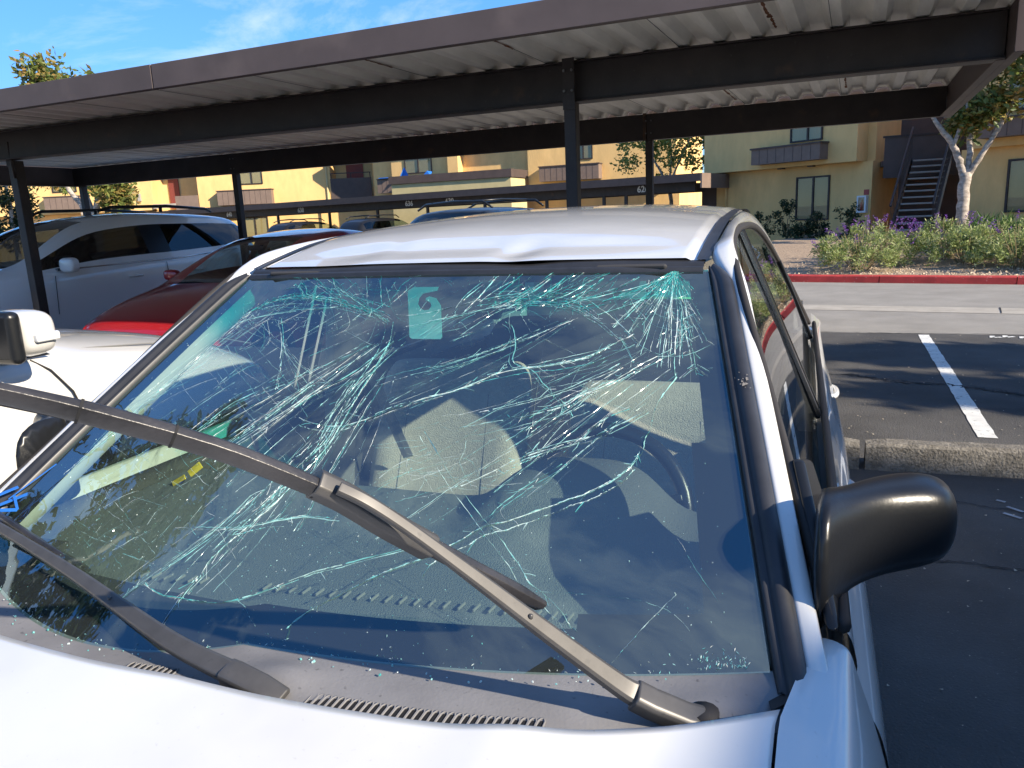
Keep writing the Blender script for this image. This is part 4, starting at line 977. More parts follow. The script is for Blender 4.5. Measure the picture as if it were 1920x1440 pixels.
(1,1,0.35,0.9,(0.360,0.725,0.313,0.706,0.268,0.686,0.224,0.667,0.180,0.646)),
(1,1,0.63,0.9,(0.342,0.699,0.265,0.659,0.188,0.620,0.113,0.583,0.038,0.547)),
(1,1,1.19,0.9,(0.485,0.772,0.368,0.715,0.258,0.656,0.157,0.595,0.064,0.532)),
(1,1,0.48999999999999994,0.9,(0.381,0.718,0.295,0.673,0.212,0.628,0.132,0.583,0.055,0.539)),
(1,1,0.63,0.9,(0.516,0.783,0.405,0.705,0.296,0.637,0.186,0.578,0.075,0.526)),
(1,1,0.63,0.9,(0.550,0.796,0.439,0.705,0.331,0.629,0.222,0.563,0.110,0.506)),
(1,1,0.35,0.9,(0.554,0.793,0.431,0.720,0.320,0.645,0.220,0.570,0.131,0.494)),
(1,1,0.81,0.9,(-0.172,0.303,-0.202,0.251,-0.236,0.205,-0.275,0.162,-0.319,0.122)),
(1,1,0.45,0.9,(-0.247,0.244,-0.290,0.202,-0.328,0.159,-0.360,0.114,-0.387,0.068)),
(1,1,0.45,0.9,(-0.187,0.262,-0.211,0.227,-0.237,0.194,-0.264,0.163,-0.295,0.133)),
(1,1,0.63,0.9,(-0.150,0.312,-0.189,0.259,-0.230,0.209,-0.270,0.161,-0.311,0.114)),
(1,1,0.63,0.9,(-0.145,0.314,-0.197,0.253,-0.246,0.194,-0.293,0.136,-0.338,0.078)),
(1,1,1.53,0.9,(-0.156,0.283,-0.176,0.250,-0.196,0.219,-0.216,0.188,-0.235,0.158)),
(1,1,0.45,0.9,(-0.128,0.322,-0.181,0.264,-0.227,0.204,-0.266,0.145,-0.299,0.086)),
(1,1,0.63,0.9,(-0.154,0.279,-0.180,0.233,-0.202,0.187,-0.219,0.141,-0.232,0.095)),
(1,1,0.45,0.9,(-0.144,0.266,-0.152,0.247,-0.160,0.229,-0.168,0.211,-0.175,0.193)),
(1,1,0.45,0.9,(-0.116,0.317,-0.138,0.282,-0.157,0.247,-0.171,0.211,-0.181,0.175)),
(1,1,0.63,0.9,(-0.097,0.335,-0.108,0.275,-0.123,0.221,-0.142,0.171,-0.165,0.127)),
(1,1,1.08,0.9,(-0.091,0.337,-0.112,0.271,-0.134,0.210,-0.157,0.154,-0.180,0.101)),
(1,1,0.81,0.9,(-0.106,0.289,-0.127,0.240,-0.147,0.192,-0.164,0.146,-0.180,0.101)),
(1,1,0.81,0.9,(-0.076,0.337,-0.088,0.267,-0.106,0.206,-0.130,0.151,-0.159,0.102)),
(1,1,0.81,0.9,(-0.069,0.346,-0.070,0.273,-0.081,0.209,-0.098,0.153,-0.123,0.104)),
(1,1,1.36,0.9,(-0.092,0.418,-0.098,0.385,-0.103,0.352,-0.107,0.320,-0.111,0.289)),
(1,1,0.5599999999999999,0.9,(-0.051,0.517,-0.052,0.449,-0.056,0.386,-0.061,0.328,-0.068,0.274)),
(1,1,0.4,0.9,(-0.035,0.455,-0.038,0.389,-0.043,0.329,-0.048,0.272,-0.054,0.219)),
(1,1,0.96,0.9,(-0.022,0.553,-0.024,0.482,-0.025,0.414,-0.024,0.350,-0.021,0.289)),
(1,1,0.7200000000000001,0.9,(-0.003,0.518,-0.003,0.462,-0.001,0.409,0.000,0.358,0.003,0.310)),
(1,1,0.96,0.9,(0.015,0.586,0.009,0.482,0.004,0.386,0.001,0.298,-0.002,0.216)),
(1,1,0.96,0.9,(0.044,0.605,0.067,0.493,0.079,0.394,0.081,0.306,0.075,0.226)),
(1,1,0.4,0.9,(0.047,0.500,0.050,0.438,0.058,0.378,0.071,0.321,0.088,0.266)),
(1,1,1.36,0.9,(0.751,0.730,0.664,0.706,0.577,0.684,0.490,0.664,0.402,0.646)),
(1,1,0.7200000000000001,0.9,(0.774,0.721,0.682,0.700,0.591,0.679,0.500,0.658,0.410,0.637)),
(1,1,0.4,0.9,(0.784,0.710,0.712,0.674,0.640,0.648,0.565,0.629,0.488,0.619)),
(1,1,0.5599999999999999,0.9,(0.679,0.658,0.619,0.642,0.558,0.629,0.496,0.619,0.432,0.612)),
(1,1,0.7200000000000001,0.9,(0.770,0.683,0.685,0.671,0.603,0.651,0.525,0.624,0.451,0.589)),
(1,1,0.7200000000000001,0.9,(0.825,0.686,0.751,0.651,0.677,0.624,0.602,0.604,0.525,0.589)),
(1,1,0.4,0.9,(0.736,0.658,0.664,0.642,0.593,0.625,0.524,0.605,0.457,0.583)),
(1,1,0.4,0.9,(0.841,0.658,0.776,0.647,0.712,0.634,0.649,0.618,0.587,0.600)),
(1,1,0.5599999999999999,0.9,(0.870,0.654,0.795,0.627,0.722,0.603,0.649,0.581,0.577,0.561)),
(1,1,0.96,0.9,(-0.577,0.888,-0.594,0.880,-0.609,0.871,-0.622,0.861,-0.632,0.849)),
(1,1,0.4,0.9,(-0.559,0.885,-0.535,0.847,-0.538,0.824,-0.566,0.814,-0.623,0.819)),
(1,1,0.4,0.9,(-0.470,0.873,-0.487,0.857,-0.501,0.840,-0.511,0.822,-0.520,0.803)),
(1,1,0.96,0.9,(-0.434,0.853,-0.446,0.840,-0.449,0.824,-0.444,0.804,-0.430,0.780)),
(1,1,0.4,0.9,(-0.376,0.859,-0.374,0.826,-0.388,0.804,-0.417,0.791,-0.461,0.787)),
(1,1,0.4,0.9,(-0.299,0.847,-0.315,0.816,-0.343,0.795,-0.386,0.784,-0.443,0.783)),
(1,1,1.36,0.9,(-0.229,0.836,-0.245,0.809,-0.268,0.787,-0.297,0.771,-0.332,0.759)),
(1,1,0.4,0.9,(-0.176,0.826,-0.195,0.804,-0.217,0.785,-0.242,0.768,-0.269,0.753)),
(1,1,0.4,0.9,(-0.152,0.817,-0.199,0.806,-0.242,0.792,-0.282,0.775,-0.319,0.755)),
(1,1,0.4,0.9,(-0.155,0.804,-0.188,0.790,-0.221,0.776,-0.253,0.762,-0.285,0.747)),
(1,1,0.5599999999999999,0.9,(0.062,0.810,0.034,0.793,0.009,0.774,-0.012,0.752,-0.029,0.729)),
(1,1,0.5599999999999999,0.9,(0.103,0.817,0.071,0.796,0.040,0.774,0.011,0.751,-0.016,0.729)),
(1,1,0.4,0.9,(0.109,0.811,0.094,0.796,0.080,0.780,0.067,0.764,0.055,0.747)),
(1,1,0.96,0.9,(0.144,0.825,0.121,0.805,0.098,0.785,0.075,0.766,0.052,0.747)),
(1,1,0.96,0.9,(0.180,0.832,0.145,0.810,0.114,0.785,0.086,0.758,0.063,0.729)),
(1,1,0.4,0.9,(0.218,0.839,0.175,0.818,0.137,0.792,0.105,0.762,0.078,0.729)),
(1,1,0.4,0.9,(0.245,0.845,0.193,0.829,0.151,0.805,0.119,0.771,0.099,0.729)),
(1,1,0.96,0.9,(0.213,0.827,0.192,0.814,0.173,0.799,0.156,0.783,0.141,0.766)),
(1,1,0.5599999999999999,0.9,(0.301,0.855,0.271,0.834,0.241,0.813,0.213,0.793,0.185,0.773)),
(1,1,0.5599999999999999,0.9,(0.334,0.862,0.303,0.814,0.265,0.777,0.220,0.749,0.167,0.730)),
(1,1,1.36,0.9,(0.345,0.864,0.298,0.839,0.257,0.810,0.221,0.777,0.190,0.741)),
(1,1,1.36,0.9,(0.391,0.867,0.337,0.830,0.284,0.796,0.232,0.762,0.180,0.730)),
(1,1,0.63,0.9,(-0.698,0.995,-0.632,0.958,-0.571,0.927,-0.512,0.904,-0.457,0.886)),
(1,1,0.81,0.9,(-0.516,0.952,-0.467,0.929,-0.421,0.908,-0.377,0.887,-0.335,0.868)),
(1,1,0.63,0.9,(-0.603,0.995,-0.575,0.972,-0.546,0.950,-0.517,0.930,-0.487,0.912)),
(1,1,1.53,0.9,(-0.506,0.986,-0.458,0.949,-0.411,0.918,-0.364,0.892,-0.317,0.871)),
(1,1,0.81,0.9,(-0.387,0.950,-0.346,0.926,-0.308,0.902,-0.273,0.877,-0.241,0.851)),
(1,1,0.45,0.9,(-0.459,0.994,-0.414,0.974,-0.373,0.953,-0.333,0.931,-0.296,0.909)),
(1,1,1.08,0.9,(-0.370,0.962,-0.324,0.931,-0.281,0.902,-0.240,0.873,-0.203,0.845)),
(1,1,1.08,0.9,(-0.349,0.994,-0.319,0.962,-0.290,0.931,-0.261,0.901,-0.232,0.872)),
(1,1,1.53,0.9,(-0.276,0.979,-0.244,0.948,-0.214,0.917,-0.186,0.887,-0.161,0.858)),
(1,1,1.08,0.9,(-0.212,0.940,-0.192,0.922,-0.173,0.904,-0.154,0.886,-0.137,0.869)),
(1,1,0.63,0.9,(-0.184,0.953,-0.159,0.931,-0.135,0.909,-0.112,0.887,-0.090,0.866)),
(1,1,0.63,0.9,(-0.130,0.947,-0.098,0.911,-0.067,0.876,-0.037,0.842,-0.009,0.810)),
(1,1,0.5,0.9,(0.151,0.837,0.181,0.880,0.216,0.919,0.257,0.956,0.305,0.988)),
(1,1,1.7,0.9,(0.212,0.876,0.233,0.903,0.259,0.929,0.288,0.951,0.321,0.970)),
(1,1,1.2,0.9,(0.250,0.856,0.280,0.874,0.310,0.894,0.339,0.915,0.367,0.938)),
(1,1,0.9,0.9,(0.241,0.843,0.274,0.876,0.307,0.911,0.340,0.948,0.372,0.988)),
(1,1,1.2,0.9,(0.292,0.847,0.317,0.866,0.344,0.885,0.371,0.905,0.399,0.924)),
(1,1,0.9,0.9,(0.320,0.850,0.375,0.881,0.431,0.914,0.487,0.950,0.544,0.988)),
(1,1,1.7,0.9,(0.357,0.856,0.404,0.878,0.447,0.908,0.487,0.944,0.523,0.988)),
(1,1,1.7,0.9,(0.361,0.851,0.388,0.882,0.419,0.910,0.453,0.935,0.490,0.957)),
(1,1,0.9,0.9,(0.421,0.880,0.466,0.910,0.514,0.938,0.565,0.964,0.618,0.988)),
(1,1,0.5,0.9,(0.431,0.856,0.475,0.897,0.526,0.933,0.582,0.963,0.644,0.988)),
(1,1,1.7,0.9,(0.443,0.857,0.491,0.892,0.543,0.925,0.597,0.957,0.655,0.988)),
(1,1,0.7,0.9,(0.477,0.860,0.513,0.876,0.549,0.893,0.585,0.911,0.622,0.929)),
(1,1,1.7,0.9,(0.511,0.863,0.560,0.885,0.606,0.912,0.649,0.947,0.692,0.988)),
(1,1,0.7,0.9,(0.540,0.864,0.577,0.887,0.614,0.911,0.651,0.937,0.688,0.965)),
(1,1,0.5,0.9,(0.587,0.870,0.621,0.879,0.653,0.890,0.685,0.903,0.716,0.918)),
(1,1,0.48999999999999994,0.9,(0.214,0.438,0.177,0.435,0.140,0.430,0.104,0.424,0.069,0.416)),
(1,1,1.19,0.9,(0.248,0.423,0.222,0.409,0.195,0.396,0.166,0.385,0.136,0.376)),
(1,1,0.48999999999999994,0.9,(0.257,0.412,0.229,0.393,0.199,0.377,0.168,0.364,0.134,0.353)),
(1,1,1.19,0.9,(0.256,0.405,0.216,0.395,0.182,0.379,0.155,0.358,0.134,0.331)),
(1,1,0.84,0.9,(0.307,0.385,0.263,0.375,0.221,0.361,0.183,0.344,0.148,0.324)),
(1,1,0.48999999999999994,0.9,(0.286,0.361,0.273,0.356,0.259,0.351,0.246,0.346,0.232,0.342)),
(1,1,0.84,0.9,(0.379,0.363,0.339,0.342,0.298,0.323,0.256,0.306,0.212,0.291)),
(1,1,0.48999999999999994,0.9,(0.382,0.355,0.347,0.334,0.310,0.318,0.269,0.306,0.225,0.299)),
(1,1,0.8,0.8,(-0.914,0.431,-0.898,0.501,-0.851,0.554)),
(1,1,0.8,0.8,(-0.807,0.561,-0.771,0.687,-0.737,0.823)),
(1,1,0.8,0.8,(-0.884,0.440,-0.862,0.476,-0.810,0.495)),
(1,1,0.8,0.8,(-0.806,0.618,-0.769,0.664,-0.739,0.716)),
(1,1,0.8,0.8,(-0.601,0.537,-0.538,0.623,-0.466,0.705)),
(1,1,0.8,0.8,(-0.843,0.483,-0.795,0.519,-0.774,0.570)),
(1,1,0.8,0.8,(-0.674,0.674,-0.612,0.703,-0.571,0.749)),
(1,1,0.8,0.8,(-0.690,0.674,-0.465,0.586,-0.288,0.503)),
(1,1,0.8,0.8,(-0.859,0.402,-0.834,0.505,-0.817,0.619)),
(1,1,0.8,0.8,(-0.764,0.379,-0.712,0.430,-0.669,0.486)),
(1,1,0.8,0.8,(-0.692,0.231,-0.514,0.213,-0.362,0.181)),
(1,1,0.8,0.8,(-0.770,0.663,-0.731,0.742,-0.662,0.801)),
(1,1,0.8,0.8,(-0.706,0.321,-0.653,0.380,-0.620,0.453)),
(1,1,0.8,0.8,(-0.936,0.476,-0.881,0.521,-0.856,0.584)),
(1,1,0.8,0.8,(-0.571,0.518,-0.555,0.546,-0.523,0.561)),
(1,1,0.8,0.8,(-0.612,0.498,-0.574,0.599,-0.525,0.698)),
(1,1,0.8,0.8,(-0.805,0.351,-0.694,0.340,-0.581,0.318)),
(1,1,0.8,0.8,(-0.778,0.558,-0.712,0.603,-0.639,0.642)),
(1,1,0.8,0.8,(-0.909,0.461,-0.573,0.397,-0.317,0.317)),
(1,1,0.8,0.8,(-0.739,0.252,-0.682,0.307,-0.627,0.362)),
(1,1,0.8,0.8,(-0.792,0.572,-0.652,0.524,-0.554,0.496)),
(1,1,0.8,0.8,(-0.827,0.638,-0.688,0.609,-0.542,0.563)),
(1,1,0.8,0.8,(-0.839,0.501,-0.778,0.597,-0.688,0.675)),
(1,1,0.8,0.8,(-0.862,0.416,-0.838,0.460,-0.799,0.496)),
(1,1,0.8,0.8,(-0.657,0.344,-0.622,0.385,-0.582,0.424)),
(1,1,0.8,0.8,(-0.634,0.668,-0.636,0.805,-0.636,0.954)),
(1,1,0.8,0.8,(-0.630,0.384,-0.579,0.440,-0.534,0.501)),
(1,1,0.8,0.8,(-0.653,0.617,-0.347,0.492,-0.140,0.383)),
(1,1,0.8,0.8,(-0.757,0.690,-0.559,0.631,-0.415,0.593)),
(1,1,0.8,0.8,(-0.620,0.698,-0.490,0.640,-0.398,0.604)),
(1,1,0.8,0.8,(-0.881,0.682,-0.877,0.742,-0.871,0.802)),
(1,1,0.8,0.8,(-0.792,0.465,-0.718,0.539,-0.617,0.593)),
(1,1,0.8,0.8,(-0.836,0.796,-0.496,0.675,-0.251,0.573)),
(1,1,0.8,0.8,(-0.800,0.773,-0.701,0.826,-0.607,0.881)),
(1,1,0.8,0.8,(-0.575,0.551,-0.552,0.619,-0.533,0.695)),
(1,1,0.8,0.8,(-0.637,0.421,-0.607,0.497,-0.556,0.560)),
(1,1,0.8,0.8,(-0.562,0.599,-0.518,0.637,-0.454,0.658)),
(1,1,0.8,0.8,(-0.776,0.538,-0.689,0.605,-0.617,0.680)),
(1,1,0.8,0.8,(-0.727,0.705,-0.581,0.647,-0.449,0.589)),
(1,1,0.8,0.8,(-0.702,0.786,-0.436,0.695,-0.243,0.627)),
(1,1,0.8,0.8,(-0.850,0.376,-0.589,0.344,-0.387,0.303)),
(1,1,0.8,0.8,(-0.876,0.492,-0.801,0.561,-0.717,0.622)),
(1,1,0.8,0.8,(-0.618,0.439,-0.578,0.518,-0.519,0.586)),
(1,1,0.8,0.8,(-0.718,0.266,-0.505,0.225,-0.331,0.169)),
(1,1,0.8,0.8,(-0.744,0.712,-0.770,0.868)),
(1,1,0.8,0.8,(-0.669,0.698,-0.321,0.545,-0.095,0.416)),
(1,1,1.1,1.0,(0.545,0.870,0.570,0.899,0.594,0.938)),
(1,1,1.1,1.0,(-0.147,0.867,-0.148,0.897,-0.138,0.916)),
(1,1,1.1,1.0,(0.565,0.945,0.610,0.971,0.656,0.999)),
(1,1,1.1,1.0,(-0.174,0.874,-0.154,0.875,-0.145,0.891)),
(1,1,1.1,1.0,(-0.503,0.865,-0.497,0.894,-0.473,0.906)),
(1,1,1.1,1.0,(-0.761,0.778,-0.657,0.753,-0.573,0.739)),
(1,1,1.1,1.0,(0.786,0.947,0.821,0.954,0.856,0.964)),
(1,1,1.1,1.0,(0.766,0.845,0.812,0.899,0.861,0.961)),
(1,1,1.1,1.0,(0.382,0.848,0.424,0.830,0.466,0.807)),
(1,1,1.1,1.0,(0.749,0.904,0.785,0.873,0.818,0.850)),
(1,1,1.1,1.0,(-0.315,0.948,-0.269,0.935,-0.241,0.941)),
(1,1,1.1,1.0,(0.707,0.905,0.736,0.892,0.764,0.873)),
(1,1,1.1,1.0,(-0.144,0.986,-0.116,0.985,-0.094,0.991)),
(1,1,1.1,1.0,(0.262,0.914,0.314,0.916,0.370,0.906)),
(1,1,1.1,1.0,(-0.657,0.786,-0.536,0.747,-0.431,0.714)),
(1,1,1.1,1.0,(-0.334,0.975,-0.317,0.991)),
(1,1,1.1,1.0,(0.703,0.842,0.719,0.862,0.737,0.875)),
(1,1,1.1,1.0,(0.778,0.946,0.820,0.935,0.862,0.926)),
(1,1,1.1,1.0,(0.795,0.928,0.828,0.972)),
(1,1,1.1,1.0,(-0.899,0.900,-0.893,0.919,-0.916,0.960)),
(1,1,1.1,1.0,(-0.250,0.829,-0.189,0.813,-0.135,0.801)),
(1,1,1.1,1.0,(0.787,0.826,0.824,0.826,0.860,0.832)),
(1,1,1.1,1.0,(0.447,0.881,0.473,0.910,0.496,0.953)),
(1,1,1.1,1.0,(0.003,0.973,0.035,0.961,0.070,0.940)),
(1,1,1.1,1.0,(-0.092,0.862,-0.061,0.894,-0.026,0.923)),
(1,1,1.1,1.0,(-0.669,0.956,-0.569,0.930,-0.466,0.896)),
(1,1,1.1,1.0,(0.168,0.895,0.196,0.932,0.220,0.982)),
(1,1,1.1,1.0,(0.848,0.853,0.889,0.817,0.928,0.778)),
(1,1,1.1,1.0,(0.639,0.834,0.669,0.872,0.699,0.917)),
(1,1,1.1,1.0,(0.725,0.921,0.763,0.891,0.799,0.864)),
(1,1,1.1,1.0,(-0.802,0.839,-0.739,0.821,-0.686,0.808)),
(1,1,1.1,1.0,(-0.215,0.828,-0.185,0.845,-0.163,0.874)),
(1,1,1.1,1.0,(0.703,0.824,0.746,0.814,0.788,0.809)),
(1,1,1.1,1.0,(0.257,0.886,0.296,0.924,0.343,0.947)),
(1,1,1.1,1.0,(0.429,0.890,0.463,0.893,0.498,0.888)),
(1,1,1.1,1.0,(-0.585,0.982,-0.474,0.938,-0.380,0.903)),
(1,1,1.1,1.0,(-0.560,0.796,-0.518,0.815,-0.458,0.816)),
(1,1,1.1,1.0,(0.630,0.868,0.660,0.916,0.692,0.974)),
(1,1,1.1,1.0,(-0.849,0.868,-0.824,0.874,-0.819,0.894)),
(1,1,1.1,1.0,(0.495,0.837,0.517,0.847,0.539,0.860)),
(1,1,1.1,1.0,(-0.867,0.881,-0.745,0.852,-0.649,0.838)),
(1,1,1.1,1.0,(-0.261,0.863,-0.199,0.851,-0.137,0.837)),
(1,1,1.1,1.0,(-0.654,0.989,-0.533,0.945,-0.416,0.896)),
(1,1,1.1,1.0,(0.490,0.905,0.532,0.885,0.574,0.859)),
(1,1,1.1,1.0,(0.263,0.934,0.278,0.988)),
(1,1,1.1,1.0,(-0.250,0.825,-0.226,0.824,-0.193,0.809)),
(1,1,1.1,1.0,(0.835,0.945,0.852,0.954,0.870,0.979)),
(1,1,1.1,1.0,(0.379,0.825,0.400,0.864,0.423,0.899)),
(1,1,1.1,1.0,(0.050,0.808,0.065,0.819,0.075,0.841)),
(1,1,1.1,1.0,(-0.567,0.797,-0.531,0.797,-0.501,0.801)),
(1,1,1.1,1.0,(-0.790,0.812,-0.797,0.842,-0.781,0.856)),
(1,1,1.1,1.0,(-0.268,0.929,-0.203,0.928,-0.136,0.922)),
(1,1,1.1,1.0,(0.841,0.944,0.861,0.916,0.881,0.904)),
(1,1,1.1,1.0,(0.407,0.810,0.426,0.796,0.444,0.788)),
(1,1,1.1,1.0,(0.376,0.832,0.387,0.855,0.401,0.866)),
(1,1,1.1,1.0,(0.046,0.883,0.076,0.899,0.102,0.924)),
(1,1,1.1,1.0,(0.625,0.846,0.637,0.866,0.650,0.878)),
(1,1,1.1,1.0,(-0.401,0.885,-0.373,0.886,-0.341,0.881)),
(1,1,1.1,1.0,(-0.139,0.859,-0.118,0.911,-0.094,0.961)),
(1,1,1.1,1.0,(0.828,0.937,0.843,0.946,0.858,0.967)),
(1,1,1.1,1.0,(0.475,0.817,0.496,0.862,0.519,0.902)),
(1,1,1.1,1.0,(0.432,0.908,0.449,0.919,0.467,0.929)),
(1,1,1.1,1.0,(-0.189,0.906,-0.183,0.929,-0.186,0.963)),
(1,1,1.1,1.0,(0.454,0.904,0.470,0.916,0.485,0.931)),
(1,1,1.1,1.0,(0.702,0.891,0.749,0.904,0.797,0.906)),
(1,1,1.1,1.0,(0.278,0.873,0.318,0.869,0.362,0.849)),
(1,1,1.1,1.0,(-0.001,0.839,0.002,0.871,0.011,0.892)),
(1,1,1.1,1.0,(-0.328,0.910,-0.297,0.912,-0.256,0.903)),
(1,1,0.8,0.8,(-0.426,0.157,-0.366,0.154,-0.308,0.146)),
(1,1,0.8,0.8,(-0.363,0.189,-0.350,0.215,-0.343,0.247)),
(1,1,0.8,0.8,(-0.569,0.137,-0.564,0.162,-0.565,0.190)),
(1,1,0.8,0.8,(-0.432,0.273,-0.402,0.312,-0.361,0.342)),
(1,1,0.8,0.8,(-0.299,0.268,-0.283,0.282,-0.273,0.304)),
(1,1,0.8,0.8,(-0.463,0.157,-0.430,0.187,-0.392,0.214)),
(1,1,0.8,0.8,(-0.538,0.266,-0.470,0.266,-0.405,0.262)),
(1,1,0.8,0.8,(-0.615,0.165,-0.513,0.167,-0.424,0.166)),
(1,1,0.8,0.8,(-0.617,0.216,-0.584,0.251,-0.538,0.278)),
(1,1,0.8,0.8,(-0.695,0.172,-0.574,0.153,-0.471,0.131)),
(1,1,0.8,0.8,(-0.539,0.232,-0.528,0.254,-0.505,0.268)),
(1,1,0.8,0.8,(-0.496,0.247,-0.455,0.242,-0.419,0.239)),
(1,1,0.8,0.8,(-0.548,0.150,-0.528,0.183,-0.497,0.209)),
(1,1,0.8,0.8,(-0.677,0.180,-0.577,0.177,-0.497,0.177)),
(1,1,0.8,0.8,(-0.591,0.183,-0.489,0.160,-0.399,0.134)),
(1,1,0.8,0.8,(-0.313,0.194,-0.301,0.233,-0.291,0.275)),
(1,1,0.8,0.8,(-0.337,0.182,-0.275,0.177,-0.212,0.164)),
(1,1,0.8,0.8,(-0.146,0.149,-0.066,0.092,0.006,0.031)),
(1,1,0.8,0.8,(-0.285,0.266,-0.278,0.284,-0.267,0.300)),
(1,1,0.8,0.8,(-0.295,0.263,-0.270,0.263,-0.238,0.255)),
(1,1,0.8,0.8,(-0.312,0.295,-0.303,0.345,-0.289,0.393)),
(1,1,0.8,0.8,(-0.203,0.227,-0.147,0.191,-0.095,0.152)),
(1,1,0.8,0.8,(-0.415,0.219,-0.418,0.243,-0.411,0.259)),
(1,1,0.8,0.8,(-0.187,0.220,-0.163,0.255,-0.136,0.288)),
(1,1,0.8,0.8,(-0.423,0.156,-0.399,0.156,-0.374,0.154)),
(1,1,0.8,0.8,(-0.561,0.192,-0.544,0.228,-0.517,0.258)),
(1,1,0.7,0.8,(0.172,0.467,0.210,0.473,0.244,0.487)),
(1,1,0.7,0.8,(0.244,0.359,0.323,0.353,0.397,0.359)),
(1,1,0.7,0.8,(0.317,0.333,0.373,0.328,0.426,0.331)),
(1,1,0.7,0.8,(0.386,0.337,0.472,0.329,0.551,0.338)),
(1,1,0.7,0.8,(0.236,0.362,0.320,0.364,0.396,0.383)),
(1,1,0.7,0.8,(0.347,0.457,0.400,0.464,0.447,0.495)),
(1,1,0.7,0.8,(0.289,0.374,0.335,0.380,0.376,0.401)),
(1,1,0.7,0.8,(0.338,0.442,0.398,0.441,0.451,0.463)),
(1,1,0.7,0.8,(0.157,0.329,0.197,0.322,0.227,0.335)),
(1,1,0.7,0.8,(0.248,0.358,0.295,0.367,0.338,0.388)),
(1,1,0.7,0.8,(0.185,0.360,0.256,0.354,0.316,0.372)),
(1,1,0.7,0.8,(0.339,0.352,0.428,0.341,0.509,0.347)),
(1,1,0.7,0.8,(0.190,0.403,0.275,0.395,0.348,0.409)),
(1,1,0.7,0.8,(0.321,0.376,0.370,0.377,0.415,0.386)),
(1,1,0.7,0.8,(0.251,0.478,0.296,0.464,0.330,0.475)),
(1,1,0.7,0.8,(0.125,0.504,0.219,0.503,0.306,0.510)),
(1,1,0.7,0.8,(0.355,0.344,0.415,0.356,0.473,0.374)),
(1,1,0.7,0.8,(0.093,0.413,0.175,0.416,0.250,0.429)),
(1,1,0.7,0.8,(0.289,0.505,0.358,0.524,0.426,0.548)),
(1,1,0.7,0.8,(0.171,0.344,0.216,0.353,0.254,0.377)),
(1,1,0.7,0.8,(0.197,0.390,0.270,0.383,0.332,0.400)),
(1,1,0.7,0.8,(0.199,0.377,0.239,0.385,0.276,0.399)),
(1,1,0.9,0.9,(-0.263,0.707,-0.200,0.743,-0.136,0.780)),
(1,1,0.9,0.9,(-0.518,0.742,-0.483,0.774,-0.448,0.807)),
(1,1,0.9,0.9,(-0.568,0.785,-0.500,0.839,-0.432,0.895)),
(1,1,0.9,0.9,(-0.148,0.569,-0.091,0.601,-0.033,0.633)),
(1,1,0.9,0.9,(-0.306,0.681,-0.237,0.719,-0.168,0.757)),
(1,1,0.9,0.9,(-0.686,0.756,-0.654,0.788,-0.622,0.820)),
(1,1,0.9,0.9,(-0.216,0.654,-0.159,0.705,-0.100,0.759)),
(1,1,0.9,0.9,(-0.419,0.732,-0.372,0.784,-0.324,0.838)),
(1,1,0.9,0.9,(-0.636,0.676,-0.577,0.713,-0.517,0.750)),
(1,1,0.9,0.9,(-0.348,0.545,-0.301,0.598,-0.252,0.652)),
(1,1,0.9,0.9,(-0.164,0.547,-0.100,0.587,-0.034,0.628)),
(1,1,0.9,0.9,(-0.407,0.645,-0.354,0.686,-0.300,0.728)),
(1,1,0.9,0.9,(-0.398,0.554,-0.362,0.599,-0.325,0.645)),
(1,1,0.9,0.9,(-0.606,0.780,-0.572,0.833,-0.537,0.887)),
(1,1,0.9,0.9,(-0.425,0.722,-0.358,0.768,-0.289,0.814)),
(1,1,0.9,0.9,(-0.418,0.572,-0.376,0.615,-0.334,0.660)),
(1,1,1.0,0.9,(-0.742,0.818,-0.732,0.834,-0.745,0.852)),
(1,1,0.5,0.9,(0.602,0.604,0.646,0.584,0.689,0.589)),
(1,1,1.0,0.9,(0.490,0.905,0.525,0.930,0.594,0.938)),
(1,1,0.7,0.9,(-0.128,0.322,-0.103,0.334,-0.076,0.337)),
(1,1,1.0,0.9,(-0.308,0.146,-0.312,0.133,-0.303,0.115)),
(1,1,1.0,0.9,(-0.200,0.598,-0.179,0.595,-0.157,0.595)),
(1,1,0.5,0.9,(-0.559,0.885,-0.563,0.930,-0.516,0.952)),
(1,1,0.7,0.9,(-0.067,0.587,-0.086,0.583,-0.100,0.587)),
(1,1,0.5,0.9,(-0.241,0.851,-0.256,0.846,-0.250,0.825)),
(1,1,0.7,0.9,(-0.199,0.851,-0.249,0.934,-0.276,0.979)),
(1,1,0.7,0.9,(-0.273,0.877,-0.340,0.906,-0.458,0.949)),
(1,1,0.7,0.9,(0.338,0.442,0.342,0.421,0.338,0.388)),
(1,1,0.7,0.9,(0.594,0.938,0.546,0.906,0.516,0.875)),
(1,1,0.5,0.9,(-0.387,0.068,-0.382,0.072,-0.350,0.075)),
(1,1,0.5,0.9,(-0.612,0.993,-0.511,0.951,-0.421,0.892)),
(1,1,0.7,0.9,(-0.281,0.902,-0.297,0.966)),
(1,1,0.5,0.9,(-0.168,0.757,-0.196,0.757,-0.221,0.776)),
(1,1,1.0,0.9,(-0.239,0.549,-0.200,0.525,-0.158,0.498)),
(1,1,0.7,0.9,(0.376,0.832,0.389,0.878,0.423,0.899)),
(1,1,1.0,0.9,(-0.636,0.805,-0.542,0.737,-0.525,0.698)),
(1,1,1.0,0.9,(0.321,0.970,0.337,0.909,0.345,0.864)),
(1,1,1.0,0.9,(0.469,0.629,0.500,0.631,0.536,0.616)),
(1,1,1.0,0.9,(0.523,0.912,0.474,0.904,0.429,0.890)),
(1,1,0.7,0.9,(-0.538,0.856,-0.558,0.844,-0.632,0.849)),
(1,1,1.0,0.9,(-0.384,0.855,-0.452,0.925,-0.506,0.986)),
